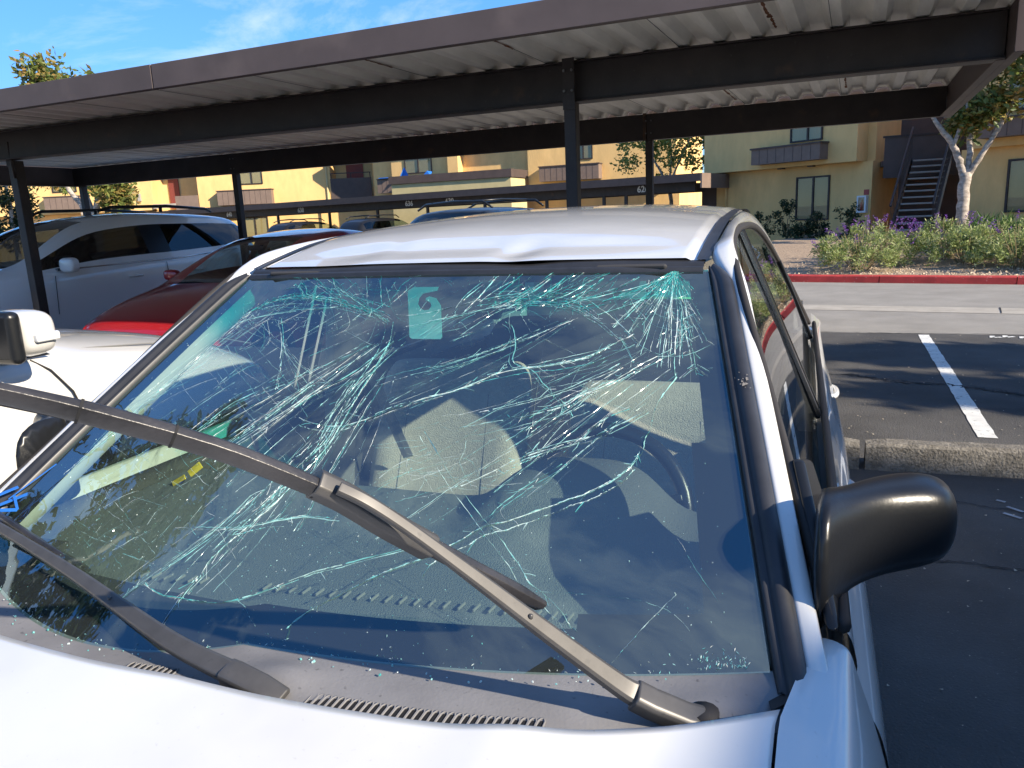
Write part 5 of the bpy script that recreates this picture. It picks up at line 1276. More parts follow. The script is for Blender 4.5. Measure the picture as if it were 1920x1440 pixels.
(1,1,0.5,0.9,(0.523,0.988,0.490,0.967,0.449,0.919)),
(1,1,0.5,0.9,(0.869,0.844,0.837,0.872,0.780,0.871)),
(1,1,0.7,0.9,(-0.069,0.243,-0.095,0.240,-0.123,0.221)),
(1,1,1.0,0.9,(-0.242,0.768,-0.173,0.745,-0.097,0.718)),
(1,1,0.7,0.9,(-0.416,0.896,-0.384,0.921,-0.370,0.962)),
(1,1,0.5,0.9,(-0.770,0.868,-0.697,0.895,-0.609,0.871)),
(1,1,1.0,0.9,(-0.268,0.929,-0.342,0.944,-0.414,0.974)),
(1,1,0.5,0.9,(-0.854,0.440,-0.835,0.404,-0.764,0.379)),
(1,1,0.7,0.9,(-0.031,0.797,-0.076,0.819,-0.137,0.869)),
(1,1,1.0,0.9,(-0.806,0.618,-0.741,0.616,-0.688,0.609)),
(1,1,0.5,0.9,(0.321,0.970,0.350,0.898,0.362,0.849)),
(1,1,1.0,0.9,(-0.734,0.647,-0.761,0.616,-0.820,0.605)),
(1,1,0.7,0.9,(-0.539,0.232,-0.553,0.239,-0.584,0.251)),
(1,1,0.5,0.9,(0.828,0.937,0.791,0.892,0.764,0.873)),
(1,1,0.5,0.9,(0.603,0.651,0.591,0.611,0.586,0.592)),
(1,1,0.7,0.9,(-0.717,0.622,-0.637,0.627,-0.562,0.599)),
(1,1,0.7,0.9,(0.449,0.919,0.476,0.842,0.466,0.807)),
(1,1,0.5,0.9,(0.376,0.401,0.396,0.376,0.397,0.359)),
(1,1,0.5,0.9,(0.094,0.796,0.131,0.813,0.193,0.829)),
(1,1,1.0,0.9,(-0.531,0.797,-0.602,0.807,-0.662,0.801)),
(1,1,1.0,0.9,(0.027,0.488,-0.016,0.496,-0.061,0.510)),
(1,1,1.0,0.9,(0.295,0.376,0.300,0.346,0.310,0.318)),
(1,1,0.5,0.9,(-0.253,0.762,-0.246,0.797,-0.341,0.881)),
(1,1,0.5,0.9,(-0.473,0.906,-0.557,0.924,-0.636,0.954)),
(1,1,0.5,0.9,(0.156,0.783,0.194,0.757,0.232,0.762)),
(1,1,0.5,0.9,(0.890,0.871,0.907,0.887,0.919,0.900)),
(1,1,0.7,0.9,(0.340,0.948,0.373,0.909,0.400,0.864)),
(1,1,0.5,0.9,(0.289,0.374,0.260,0.351,0.232,0.342)),
(1,1,1.0,0.9,(0.554,0.499,0.576,0.521,0.577,0.561)),
(1,1,1.0,0.9,(0.197,0.390,0.205,0.372,0.232,0.342)),
(1,1,0.7,0.9,(0.386,0.337,0.361,0.361,0.338,0.388)),
(1,1,0.7,0.9,(-0.145,0.891,-0.148,0.945,-0.119,0.983)),
(1,1,0.7,0.9,(-0.144,0.266,-0.135,0.274,-0.136,0.288)),
(1,1,0.5,0.9,(0.888,0.884,0.851,0.879,0.803,0.898)),
(1,1,1.0,0.9,(-0.698,0.805,-0.764,0.835,-0.790,0.812)),
(1,1,0.5,0.9,(0.803,0.898,0.781,0.892,0.737,0.875)),
(1,1,0.7,0.9,(-0.835,0.557,-0.784,0.573,-0.736,0.577)),
(1,1,0.5,0.9,(-0.739,0.821,-0.745,0.842,-0.770,0.868)),
(1,1,0.5,0.9,(-0.417,0.791,-0.459,0.774,-0.459,0.720)),
(1,1,1.0,0.9,(-0.650,0.792,-0.557,0.750,-0.459,0.720)),
(1,1,0.7,0.9,(-0.776,0.636,-0.710,0.648,-0.688,0.675)),
(1,1,1.0,0.9,(-0.335,0.868,-0.417,0.930,-0.526,0.992)),
(1,1,1.0,0.9,(-0.374,0.826,-0.412,0.843,-0.470,0.873)),
(1,1,0.5,0.9,(0.560,0.885,0.552,0.917,0.565,0.964)),
(1,1,0.5,0.9,(-0.195,0.804,-0.191,0.808,-0.203,0.845)),
(1,1,0.5,0.9,(-0.268,0.929,-0.236,0.909,-0.192,0.922)),
(1,1,0.5,0.9,(-0.152,0.817,-0.137,0.785,-0.121,0.731)),
(1,1,0.7,0.9,(0.703,0.842,0.680,0.886,0.674,0.922)),
(1,1,1.0,0.9,(-0.380,0.370,-0.319,0.352,-0.303,0.345)),
(1,1,0.7,0.9,(-0.244,0.948,-0.277,0.995)),
(1,1,1.0,0.9,(-0.212,0.219,-0.227,0.213,-0.230,0.209)),
(1,1,0.7,0.9,(-0.366,0.512,-0.279,0.501,-0.265,0.525)),
(1,1,0.7,0.9,(-0.843,0.483,-0.876,0.464,-0.885,0.445)),
(1,1,0.7,0.9,(0.524,0.605,0.533,0.580,0.542,0.570)),
(1,1,0.5,0.9,(0.340,0.948,0.353,0.892,0.313,0.863)),
(1,1,0.7,0.9,(-0.089,0.808,-0.153,0.839,-0.185,0.845)),
(1,1,0.5,0.9,(0.447,0.495,0.467,0.517,0.475,0.527)),
(1,1,1.0,0.9,(0.816,0.944,0.804,0.927,0.795,0.905)),
(1,1,1.0,0.9,(-0.546,0.950,-0.578,0.928,-0.594,0.880)),
(1,1,1.0,0.9,(-0.050,0.551,-0.051,0.527,-0.061,0.510)),
(1,1,1.0,0.9,(-0.662,0.801,-0.572,0.743,-0.533,0.695)),
(1,1,0.7,0.9,(0.523,0.988,0.512,0.964,0.526,0.933)),
(1,1,0.5,0.9,(-0.546,0.950,-0.532,0.894,-0.501,0.840)),
(1,1,0.5,0.9,(0.525,0.413,0.496,0.441,0.451,0.463)),
(1,1,0.7,0.9,(0.861,0.961,0.839,0.922,0.797,0.906)),
(1,1,0.5,0.9,(0.896,0.849,0.914,0.841,0.951,0.796)),
(1,1,1.0,0.9,(-0.702,0.786,-0.796,0.828,-0.867,0.881)),
(1,1,1.0,0.9,(0.788,0.809,0.744,0.866,0.730,0.911)),
(1,1,1.0,0.9,(0.545,0.870,0.620,0.878,0.650,0.878)),
(1,1,0.5,0.9,(0.259,0.351,0.264,0.337,0.256,0.306)),
(1,1,0.5,0.9,(-0.804,0.534,-0.806,0.539,-0.807,0.561)),
(1,1,0.7,0.9,(0.688,0.779,0.726,0.815,0.737,0.875)),
(1,1,1.0,0.9,(0.526,0.933,0.568,0.878,0.566,0.823)),
(1,1,1.0,0.9,(-0.757,0.690,-0.668,0.673,-0.636,0.676)),
(1,1,0.7,0.9,(0.320,0.364,0.329,0.378,0.335,0.380)),
(1,1,0.7,0.9,(0.259,0.351,0.282,0.332,0.311,0.306)),
(1,1,1.0,0.9,(0.367,0.938,0.408,0.896,0.444,0.902)),
(1,1,0.7,0.9,(0.571,0.876,0.566,0.939,0.565,0.964)),
(1,1,1.0,0.9,(0.362,0.849,0.338,0.846,0.320,0.850)),
(1,1,0.7,0.9,(0.397,0.359,0.367,0.391,0.332,0.400)),
(1,1,1.0,0.9,(0.649,0.618,0.644,0.596,0.626,0.559)),
(1,1,0.5,0.9,(-0.434,0.853,-0.392,0.871,-0.411,0.918)),
(1,1,0.5,0.9,(-0.282,0.775,-0.311,0.802,-0.379,0.855)),
(1,1,0.7,0.9,(0.928,0.778,0.922,0.746,0.906,0.688)),
(1,1,0.5,0.9,(0.477,0.295,0.472,0.282,0.488,0.268)),
(1,1,1.0,0.9,(0.185,0.773,0.132,0.763,0.075,0.766)),
(1,1,0.5,0.9,(-0.239,0.549,-0.298,0.580,-0.376,0.615)),
(1,1,1.0,0.9,(0.846,0.908,0.813,0.911,0.797,0.906)),
(1,1,0.5,0.9,(0.427,0.361,0.441,0.370,0.449,0.379)),
(1,1,1.0,0.9,(0.500,0.374,0.495,0.401,0.506,0.413)),
(1,1,0.7,0.9,(-0.306,0.681,-0.285,0.655,-0.243,0.627)),
(1,1,0.5,0.9,(-0.358,0.428,-0.360,0.390,-0.380,0.370)),
(1,1,1.0,0.9,(0.337,0.830,0.342,0.801,0.355,0.773)),
(1,1,1.0,0.9,(-0.246,0.194,-0.223,0.214,-0.199,0.228)),
(1,1,0.5,0.9,(0.532,0.885,0.555,0.902,0.570,0.899)),
(1,1,1.0,0.9,(-0.460,0.473,-0.529,0.472,-0.612,0.498)),
(1,1,1.0,0.9,(-0.872,0.361,-0.873,0.386,-0.862,0.416)),
(1,1,0.5,0.9,(-0.568,0.785,-0.586,0.791,-0.662,0.801)),
(1,1,0.5,0.9,(-0.266,0.420,-0.305,0.449,-0.317,0.471)),
(1,1,0.5,0.9,(-0.375,0.896,-0.419,0.876,-0.446,0.840)),
(1,1,0.5,0.9,(-0.446,0.840,-0.485,0.811,-0.566,0.814)),
(1,1,1.0,0.9,(-0.411,0.918,-0.307,0.868,-0.229,0.836)),
(1,1,0.7,0.9,(-0.431,0.714,-0.502,0.757,-0.623,0.819)),
(1,1,0.5,0.9,(-0.483,0.774,-0.482,0.799,-0.518,0.815)),
(1,1,1.0,0.9,(0.928,0.778,0.903,0.809,0.911,0.853)),
(1,1,0.7,0.9,(-0.251,0.573,-0.311,0.627,-0.336,0.636))
)
m, n, l, b = nt('fractured_glass_edge'); M_CRK = m
b.inputs['Base Color'].default_value = (.50, .80, .78, 1); b.inputs['Roughness'].default_value = .16
b.inputs['Specular IOR Level'].default_value = 1.0
gi = n.new('ShaderNodeNewGeometry'); rc = n.new('ShaderNodeValToRGB'); e = rc.color_ramp.elements
e[0].color = (.12, .56, .55, 1); e[1].color = (.92, .98, .97, 1); k_ = e.new(.55); k_.color = (.50, .86, .84, 1)
l.new(gi.outputs['Random Per Island'], rc.inputs['Fac']); l.new(rc.outputs['Color'], b.inputs['Base Color'])
trn = n.new('ShaderNodeBsdfTranslucent'); l.new(rc.outputs['Color'], trn.inputs['Color'])
mx1 = n.new('ShaderNodeMixShader'); mx1.inputs['Fac'].default_value = .4; l.new(b.outputs['BSDF'], mx1.inputs[1]); l.new(trn.outputs['BSDF'], mx1.inputs[2])
trp = n.new('ShaderNodeBsdfTransparent'); trp.inputs['Color'].default_value = (.8, .95, .93, 1)
mx2 = n.new('ShaderNodeMixShader'); mx2.inputs['Fac'].default_value = .10; l.new(mx1.outputs['Shader'], mx2.inputs[1]); l.new(trp.outputs['BSDF'], mx2.inputs[2])
l.new(mx2.outputs['Shader'], n.get('Material Output').inputs['Surface'])
M_CRK2 = M_CRK.copy(); M_CRK2.name = 'fractured_glass_in_shade_band'
for nd in M_CRK2.node_tree.nodes:
    if nd.type == 'VALTORGB':
        for el, c_ in zip(nd.color_ramp.elements, ((.0, .30, .30, 1), (.05, .62, .60, 1), (.45, .92, .90, 1))): el.color = c_
rnd = random.Random(11)
cv, cf, cm = [], [], []
def flake(u, v, du, dv, length, width):
    """one thin splinter lying along the fracture, tilted at random"""
    u = max(-.985, min(.985, u)); v = max(.004, min(.992, v))
    p = W(u, v); n_ = WN(u, v)
    t = (W(u + du * .01, v + dv * .01) - p)
    if t.length < 1e-9: return
    t.normalize(); s_ = n_.cross(t)
    a = rnd.uniform(0, math.pi); s2 = s_ * math.cos(a) + n_ * math.sin(a)
    t2 = (t + s_ * rnd.gauss(0, .13)).normalized()
    i = len(cv); o_ = n_ * rnd.uniform(.0006, .0022)
    w2 = width * rnd.uniform(.5, 1.3)
    cv.extend([p + o_ - t2 * length * .5, p + o_ + s2 * w2 * .5 + t2 * length * rnd.uniform(-.2, .2), p + o_ + t2 * length * .5, p + o_ - s2 * w2 * .5 + t2 * length * rnd.uniform(-.2, .2)])
    cf.append((i, i + 1, i + 2, i + 3)); cm.append(1 if v > .86 + .03 * math.sin(u * 9) else 0)
def ribbon(P, w):
    """thin jagged sliver running along a fracture line"""
    prev = None; tilt = rnd.uniform(-.7, .7)
    for i, p in enumerate(P):
        u, v = max(-.985, min(.985, p.x)), max(.004, min(.992, p.y))
        q = P[min(i + 1, len(P) - 1)]; r_ = P[max(i - 1, 0)]
        pos = W(u, v); n_ = WN(u, v); t = W(q.x, q.y) - W(r_.x, r_.y)
        if t.length < 1e-9: continue
        t.normalize(); s_ = n_.cross(t)
        tilt += rnd.gauss(0, .35)
        d = (s_ * math.cos(tilt) + n_ * math.sin(tilt)) * (w * rnd.uniform(.25, 1.25) * .5)
        k = len(cv); cv.extend([pos + n_ * .0012 + d, pos + n_ * .0012 - d])
        if prev is not None and rnd.random() > .022: cf.append((prev, prev + 1, k + 1, k)); cm.append(1 if v > .86 + .03 * math.sin(u * 9) and rnd.random() < .75 else 0)
        prev = k
for (ns, sp, w, dn, q) in CR:
    ns = ns if ns == 1 else int(ns * 1.15)
    pts = [Vector((q[i], q[i + 1], 0)) for i in range(0, len(q), 2)]
    P = catmull(pts, 8) if len(pts) > 2 else [pts[0].lerp(pts[-1], i / 8) for i in range(9)]
    L = sum((W(a_.x, a_.y) - W(b_.x, b_.y)).length for a_, b_ in zip(P, P[1:]))
    N = max(6, int(L / .006))
    def along(t):
        f = t * (len(P) - 1); i = min(int(f), len(P) - 2); return P[i].lerp(P[i + 1], f - i), (P[i + 1] - P[i])
    for k in range(ns):
        off = rnd.uniform(-1, 1) * sp * .0017 / .62 if ns > 1 else 0
        a0 = rnd.uniform(0, .4) if ns > 2 and k else 0; a1 = 1 - (rnd.uniform(0, .4) if ns > 2 and k else 0)
        ph, wob = rnd.uniform(0, 6.28), rnd.uniform(1, 4); rib = []; j1 = rnd.gauss(0, .0007)
        for j in range(N + 1):
            t = lerp(a0, a1, j / N); p, d = along(t)
            if d.length < 1e-9: continue
            nrm = Vector((-d.y, d.x, 0)).normalized(); j1 = j1 * .8 + rnd.gauss(0, .0006)
            o2 = off * (1 + .6 * math.sin(ph + t * wob)) + j1
            rib.append(p + nrm * o2)
            if rnd.random() < .16 * dn * (1 if ns > 1 else .4):
                flake(rib[-1].x, rib[-1].y, d.x + rnd.gauss(0, .3) * abs(d.x), d.y, rnd.uniform(.002, .007), w * .0010)
            if rnd.random() < .05 * dn and ns > 1:
                sg_ = rnd.choice((-1, 1)); e_ = rib[-1] + (nrm * sg_ + d.normalized() * rnd.uniform(.3, 2)) * rnd.uniform(.006, .02)
                ribbon([rib[-1], rib[-1].lerp(e_, .5) + Vector((rnd.gauss(0, .001), rnd.gauss(0, .001), 0)), e_], w * .0005)
        if len(rib) > 2: ribbon(rib, w * ((.00105 if k == 0 else .00062) if ns > 1 else .00056))
# powder and chips between the fractures
for _ in range(900):
    u, v = rnd.uniform(-.95, .95), rnd.choice((rnd.uniform(.02, .98), rnd.uniform(.75, .97), rnd.uniform(.02, .4)))
    flake(u, v, rnd.gauss(0, 1), rnd.gauss(0, 1), rnd.uniform(.001, .0030), .0011)
for _ in range(700):
    a = rnd.uniform(-.75, .35); flake(a, rnd.gauss(.22, .10), rnd.gauss(0, 1), rnd.gauss(0, 1), rnd.uniform(.001, .003), .001)
for _ in range(170):
    flake(rnd.uniform(-.9, .95), abs(rnd.gauss(0, .012)), rnd.gauss(0, 1), rnd.gauss(0, 1), rnd.uniform(.001, .005), .0014)
for _ in range(90):
    flake(rnd.uniform(.88, .968), .008 + abs(rnd.gauss(0, .014)), .3 + rnd.gauss(0, .8), 1, rnd.uniform(.002, .006), .0014)
me = bpy.data.meshes.new('crack_network'); me.from_pydata([tuple(p) for p in cv], [], cf); me.materials.append(M_CRK); me.materials.append(M_CRK2); me.polygons.foreach_set('material_index', cm)
ck = link('crack_network', me, ws); ck['kind'] = 'stuff'; ck['label'] = 'white and teal web of cracks in the windshield'

# ---- pillar and header mouldings
def edge(sgn, v, off=(0, 0, 0)):
    p = W(sgn, v); return Vector((p.x + sgn * off[0], p.y + off[1], p.z + off[2]))
for s in (1, -1):
    rows = []
    for i in range(31):
        v = -.035 + 1.045 * i / 30
        vc = max(0, min(1, v)); base = edge(s, vc); d = (edge(s, 1) - edge(s, 0)).normalized()
        base = base + d * (v - vc) * .8
        sh_ = 1.0 if i < 29 else (.8 if i == 29 else .45)
        prof = [(.004, -.002, -.010), (.0045, -.002, .004), (.009, -.003, .009), (.0135, -.003, .0035), (.0155, -.003, .004), (.0195, -.002, .012), (.026, 0, .0165), (.034, .002, .0145), (.040, .003, .009), (.043, .004, .0015), (.043, .006, -.012)]
        rows.append([base + Vector((s * px * sh_ if px > 0 else s * px, py, pz * (sh_ if pz > 0 else 1))) for px, py, pz in prof])
    mb = MB(); mb.loft(rows); mb.build('pillar_moulding', M_MOULD, car, smooth=True)
rows = []
for i in range(41):
    u = -1 + 2 * i / 40; p = W(u * .985, 1.0); wv = .0016 * math.sin(u * 7) + (.004 * math.exp(-((u - .32) / .1) ** 2))
    rows.append([p + Vector((0, py, pz)) for py, pz in ((-.006, -.006), (-.007, .0035), (.000, .0075), (.006, .0065), (.008, .0095), (.016, .0155 - wv), (.024, .0185 - wv), (.028, .010))])
mb = MB(); mb.loft(rows); mb.build('header_moulding', M_MOULD, car, smooth=True)

mb = MB()
for _ in range(16):
    v_ = rnd.gauss(.585, .012); p = edge(1, v_, (.024 + rnd.gauss(0, .006), 0, .0175)); r_ = abs(rnd.gauss(0, .0016)) + .0006
    mb.add([p + Vector((r_ * math.cos(a), r_ * math.sin(a), r_ * math.sin(a) * .5)) for a in (0, 2.1, 4.2)], [(0, 1, 2)])
mb.build('bird_dropping', mat('dried_dirt', (.22, .20, .18), .9), car)['kind'] = 'stuff'
# ---- roof skin with its dent, and the drip channels
RZ = smooth_tab([(-.05, 1.343), (.0, 1.351), (.12, 1.380), (.30, 1.417), (.55, 1.447), (.85, 1.464), (1.15, 1.469), (1.5, 1.462), (1.8, 1.440), (2.0, 1.412)])
RX = [(0, .526), (.3, .530), (.9, .520), (1.4, .515), (2.0, .50)]
def roofp(a, c):
    u = a * 2 - 1
    y0 = W(u * .97, 1).y + .021; y = lerp(y0, 1.98 + .05 * (1 - u * u), c)
    z = interp(RZ, y if y > .1 else y + .045 * (1 - u * u) * (1 - max(0, y) / .1)) - .026 * abs(u) ** 2.6 * min(1, max(0.05, y / .7)) - .003 * u * u
    x = interp(RX, y) * u
    z -= .0060 * math.exp(-((x - .135) / .045) ** 2 - ((y - .07) / .085) ** 2)
    z += .0022 * math.exp(-((x - .10) / .035) ** 2 - ((y - .10) / .06) ** 2)
    z -= .0024 * math.exp(-((x + .30) / .10) ** 2 - ((y - .06 - (x + .3) * .5) / .10) ** 2)
    z += .0014 * math.exp(-((x + .20) / .05) ** 2 - ((y - .13) / .10) ** 2)
    if abs(u) > .97: z -= .006
    return Vector((x, y, z))
grid_mesh('roof', roofp, 90, 90, M_WHITE, car, up=(0, 0, 1))
for s in (1, -1):
    mb = MB(); rows = []
    for i in range(40):
        p = roofp(1 if s > 0 else 0, i / 39)
        rows.append([p + Vector((s * dx, 0, dz)) for dx, dz in ((-.003, .004), (.004, .0015), (.010, .0025), (.016, .0015), (.021, .003))])
    mb.loft(rows); mb.build('drip_moulding', M_MOULD, car, smooth=True)

# ---- side frames (pillar, roof rail, quarter), door glass, seals
XT = lambda z: .775 - .42 * (z - .92)
DLO = [(-.595, .938), (-.305, 1.128), (-.065, 1.292), (.085, 1.362), (.26, 1.388), (.5, 1.397), (.9, 1.394), (1.2, 1.370), (1.45, 1.315), (1.65, 1.225), (1.82, 1.11), (1.95, .99), (2.0, .94)]
DL = smooth_tab(DLO, 5)
for s in (1, -1):
    I, O_ = [], []
    for v in (0, .2, .4, .6, .8, .93): I.append(edge(1, v, (.042, .004, .004)))
    for y, x, z in ((.06, .553, 1.360), (.2, .553, 1.383), (.4, .552, 1.407), (.7, .549, 1.424), (1.0, .545, 1.430), (1.4, .54, 1.421), (1.7, .535, 1.402), (1.98, .55, 1.33), (2.16, .60, 1.15), (2.32, .665, .96)): I.append(Vector((x, y, z)))
    for v, z in ((0, .936), (.2, 1.0), (.4, 1.09), (.6, 1.176), (.8, 1.258), (.93, 1.315)):
        p = edge(1, v, (.067, .008, .0)); O_.append(p)
    for y, z in ((.07, 1.366), (.2, 1.392), (.4, 1.405), (.7, 1.404), (1.0, 1.390), (1.4, 1.33), (1.66, 1.225), (1.84, 1.10), (1.96, .99), (2.02, .935)): O_.append(Vector((XT(z) + .004, y, z)))
    Ic, Oc = catmull(I, 4), catmull(O_, 4); rows = []
    for p, q in zip(Ic, Oc):
        d = q - p; n_ = Vector((.75, -.15, .6)).normalized() if p.y < .1 else Vector((.7, 0, .7)).normalized()
        r_ = []
        for k in range(9):
            t = k / 8; c_ = p + d * t + n_ * (math.sin(math.pi * t) ** .8 * min(.010, d.length * .2)); r_.append(Vector((s * c_.x, c_.y, c_.z)))
        r_ = [Vector((s * (p.x - .004), p.y, p.z - .014))] + r_ + [Vector((s * (q.x - .02), q.y, q.z - .012))]
        rows.append(r_)
    mb = MB(); mb.loft(rows); mb.build('side_frame', M_WHITE, car, smooth=True)
    # seal round the window opening
    mb = MB(); ring = [Vector((s * (XT(z) - .002), y, z - .004)) for y, z in DL]
    mb.tube(ring, .0105, 8, sx=.8); mb.build('window_seal', M_RUBBER, car, smooth=True)
    # glass panes and the strips between the doors
    def zt_(y): return interp(DL, y) - .008
    def pane(name, ya, yb, m_, n_=14, par=car, lean=.0):
        r1, r2 = [], []
        for i in range(n_ + 1):
            y = lerp(ya, yb, i / n_); zz = zt_(y); z0 = .925
            r1.append(Vector((s * (XT(z0) - .006), y + lean, z0))); 
            r2.append(Vector((s * (XT(max(z0 + .002, zz)) - .006), y, max(z0 + .002, zz))))
        mid = [a.lerp(b_, .5) + Vector((s * .006, 0, 0)) for a, b_ in zip(r1, r2)]
        g = MB(); g.loft([r1, mid, r2]); o = g.build(name, m_, par, smooth=True)
        if sum(p.normal.x for p in o.data.polygons) * s < 0: o.data.flip_normals()
        return o
    pane('door_window', -.58, .385, M_GLASS_SIDE, 22, lean=0.03)
    pane('rear_door_window', .50, 1.60, M_GLASS_SIDE, 22, lean=0.03)
    pane('quarter_window', 1.64, 1.93, M_GLASS_SIDE, 8)
    for (ya, yb, w_) in ((.415, .455, .022), (.475, .49, .010), (1.62, 1.63, .014)):
        mb = MB(); zz = zt_(ya); mb.beam((s * (XT(.93) + .001), ya + .04, .925), (s * (XT(zz) + .001), ya, zz), .05 if w_ > .02 else .016, .012, up=(s, 0, 0)); mb.build('pillar_trim', M_BLACKPL, car, bevel=.003)
    for ya in (.392, .468):
        mb = MB(); zz = zt_(ya); mb.beam((s * (XT(.93) + .003), ya + .04, .93), (s * (XT(zz) + .003), ya, zz), .006, .008, up=(s, 0, 0)); mb.build('channel_trim', M_CHROME, car)
    mb = MB(); mb.tube([(s * .781, -.60, .930), (s * .786, 0, .930), (s * .787, 1.0, .930), (s * .785, 2.0, .936)], .011, 8, sx=.8); mb.build('belt_seal', M_RUBBER, car, smooth=True)

# ---- body sides
GAP = [(-1.80, .60, .70), (-1.5, .665, .80), (-1.2, .692, .848), (-.95, .703, .880), (-.76, .709, .893), (-.69, .726, .903), (-.63, .748, .910), (-.602, .757, .912)]
WID = smooth_tab([(-1.95, .62), (-1.80, .735), (-1.55, .800), (-1.2, .832), (-.8, .846), (-.5, .854), (0, .863), (.6, .866), (1.2, .862), (1.8, .846), (2.2, .80), (2.42, .70)])
def arch(y):
    for ya in (-1.06, 1.42):
        d = abs(y - ya)
        if d < .345: return .295 + math.sqrt(.345 ** 2 - d * d)
    return .0
def side_profile(y):
    w = interp(WID, y)
    if y < -.60:
        gx = interp([(a, b_) for a, b_, c in GAP], y); gz = interp([(a, c) for a, b_, c in GAP], y)
        k = min(1, (-.60 - y) / .5); zz = lambda z: z - .04 * k - max(0, -1.25 - y) * .16
        pr = [(gx, gz), (lerp(gx, w - .055, .42), gz - .003), (lerp(gx, w - .055, .8), gz - .014), (w - .052, max(gz - .045, zz(.84))), (w - .026, zz(.79)), (w - .008, zz(.72)), (w, zz(.64))]
        if pr[3][1] > pr[2][1]: pr[3] = (pr[3][0], pr[2][1] - .01)
    else:
        sh = max(0, min(1, (y + .1) / .8))
        pr = [(XT(.93) + .006, .928), (.790 + .006 * sh, .912), (.799 + .018 * sh, .875), (.808 + .020 * sh + (w - .863), .842), (w - .024 + .010 * sh, .79), (w - .006, .72), (w, .64)]
    pr += [(w, .55), (w - .004, .44), (w - .012, .32), (w - .03, .23), (w - .08, .19)]
    a = arch(y)
    return [(x, max(z, a) if z < a else z) for x, z in pr]
for s in (1, -1):
    for nm, ya, yb, N in (('fender', -1.93, -.604, 44), ('front_door', -.598, .446, 30), ('rear_door', .452, 1.50, 30), ('quarter_panel', 1.506, 2.40, 30)):
        mb = MB(); rows = []
        for i in range(N + 1):
            y = lerp(ya, yb, i / N); pr = side_profile(y)
            pc = catmull([(x, y, z) for x, z in pr], 4)
            rows.append([Vector((s * p.x, p.y, p.z)) for p in pc])
        mb.loft(rows); o = mb.build(nm, M_WHITE, car, smooth=True)
        if nm.endswith('door'):
            hy = yb - .16; h = MB(); h.tube(catmull([(s * .838, hy - .09, .785), (s * .852, hy - .055, .787), (s * .856, hy, .788), (s * .852, hy + .055, .787), (s * .838, hy + .09, .785)], 5), .009, 10); h.build('door_handle', M_WHITE, o, smooth=True)
    mb = MB(); mb.bbox((s * .70, -1.7, .25), (s * .72, 2.2, .86)); mb.build('inner_side', M_INTD, car)

# ---- hood
HZ = smooth_tab([(-1.95, .58), (-1.85, .665), (-1.75, .725), (-1.6, .783), (-1.4, .832), (-1.2, .867), (-1.0, .893), (-.85, .910), (-.7, .922)])
def hood_edge(x):
    return interp(smooth_tab([(0, -.897), (.15, -.900), (.34, -.886), (.47, -.860), (.57, -.822), (.63, -.790), (.703, -.742), (.72, -.73)]), abs(x))
def hoodp(a, c):
    u = a * 2 - 1; u = math.copysign(abs(u) ** .9, u)
    xr = u * .7035; ye = hood_edge(xr); y = lerp(-1.86, ye, c ** .8)
    gx = interp([(p, q) for p, q, r_ in GAP], y) - .0035
    x = u * gx; gz = interp([(p, r_) for p, q, r_ in GAP], y)
    zc = interp(HZ, y); z = lerp(zc, gz - .001, abs(u) ** 2.6)
    z += .006 * math.exp(-((abs(u) - .62) / .07) ** 2) * min(1, (c + .1))
    z += .0016 * noise.noise(Vector((x * 2.4, y * 2.4, 3)))
    return Vector((x, y, z))
grid_mesh('hood', hoodp, 70, 70, M_WHITE, car, up=(0, 0, 1), solid=.012)
mb = MB(); rows = []
for i in range(25):
    u = -1 + 2 * i / 24; x = u * .80; yf = -1.98 + .26 * abs(u) ** 2.4
    rows.append([(x * .94, yf + .10, .665 - .02 * u * u), (x, yf + .02, .60), (x * 1.0, yf - .02, .50), (x, yf - .02, .38), (x * .98, yf + .03, .24), (x * .95, yf + .2, .19)])
mb.loft(rows); mb.build('front_bumper', M_WHITE, car, smooth=True)
for s in (1, -1):
    mb = MB(); mb.loft([[(s * .38, -1.93, .66), (s * .55, -1.86, .675), (s * .68, -1.74, .69), (s * .735, -1.60, .70)], [(s * .38, -1.955, .58), (s * .56, -1.885, .575), (s * .70, -1.765, .575), (s * .762, -1.62, .59)]]); mb.build('headlight', M_LAMPW, car, smooth=True)

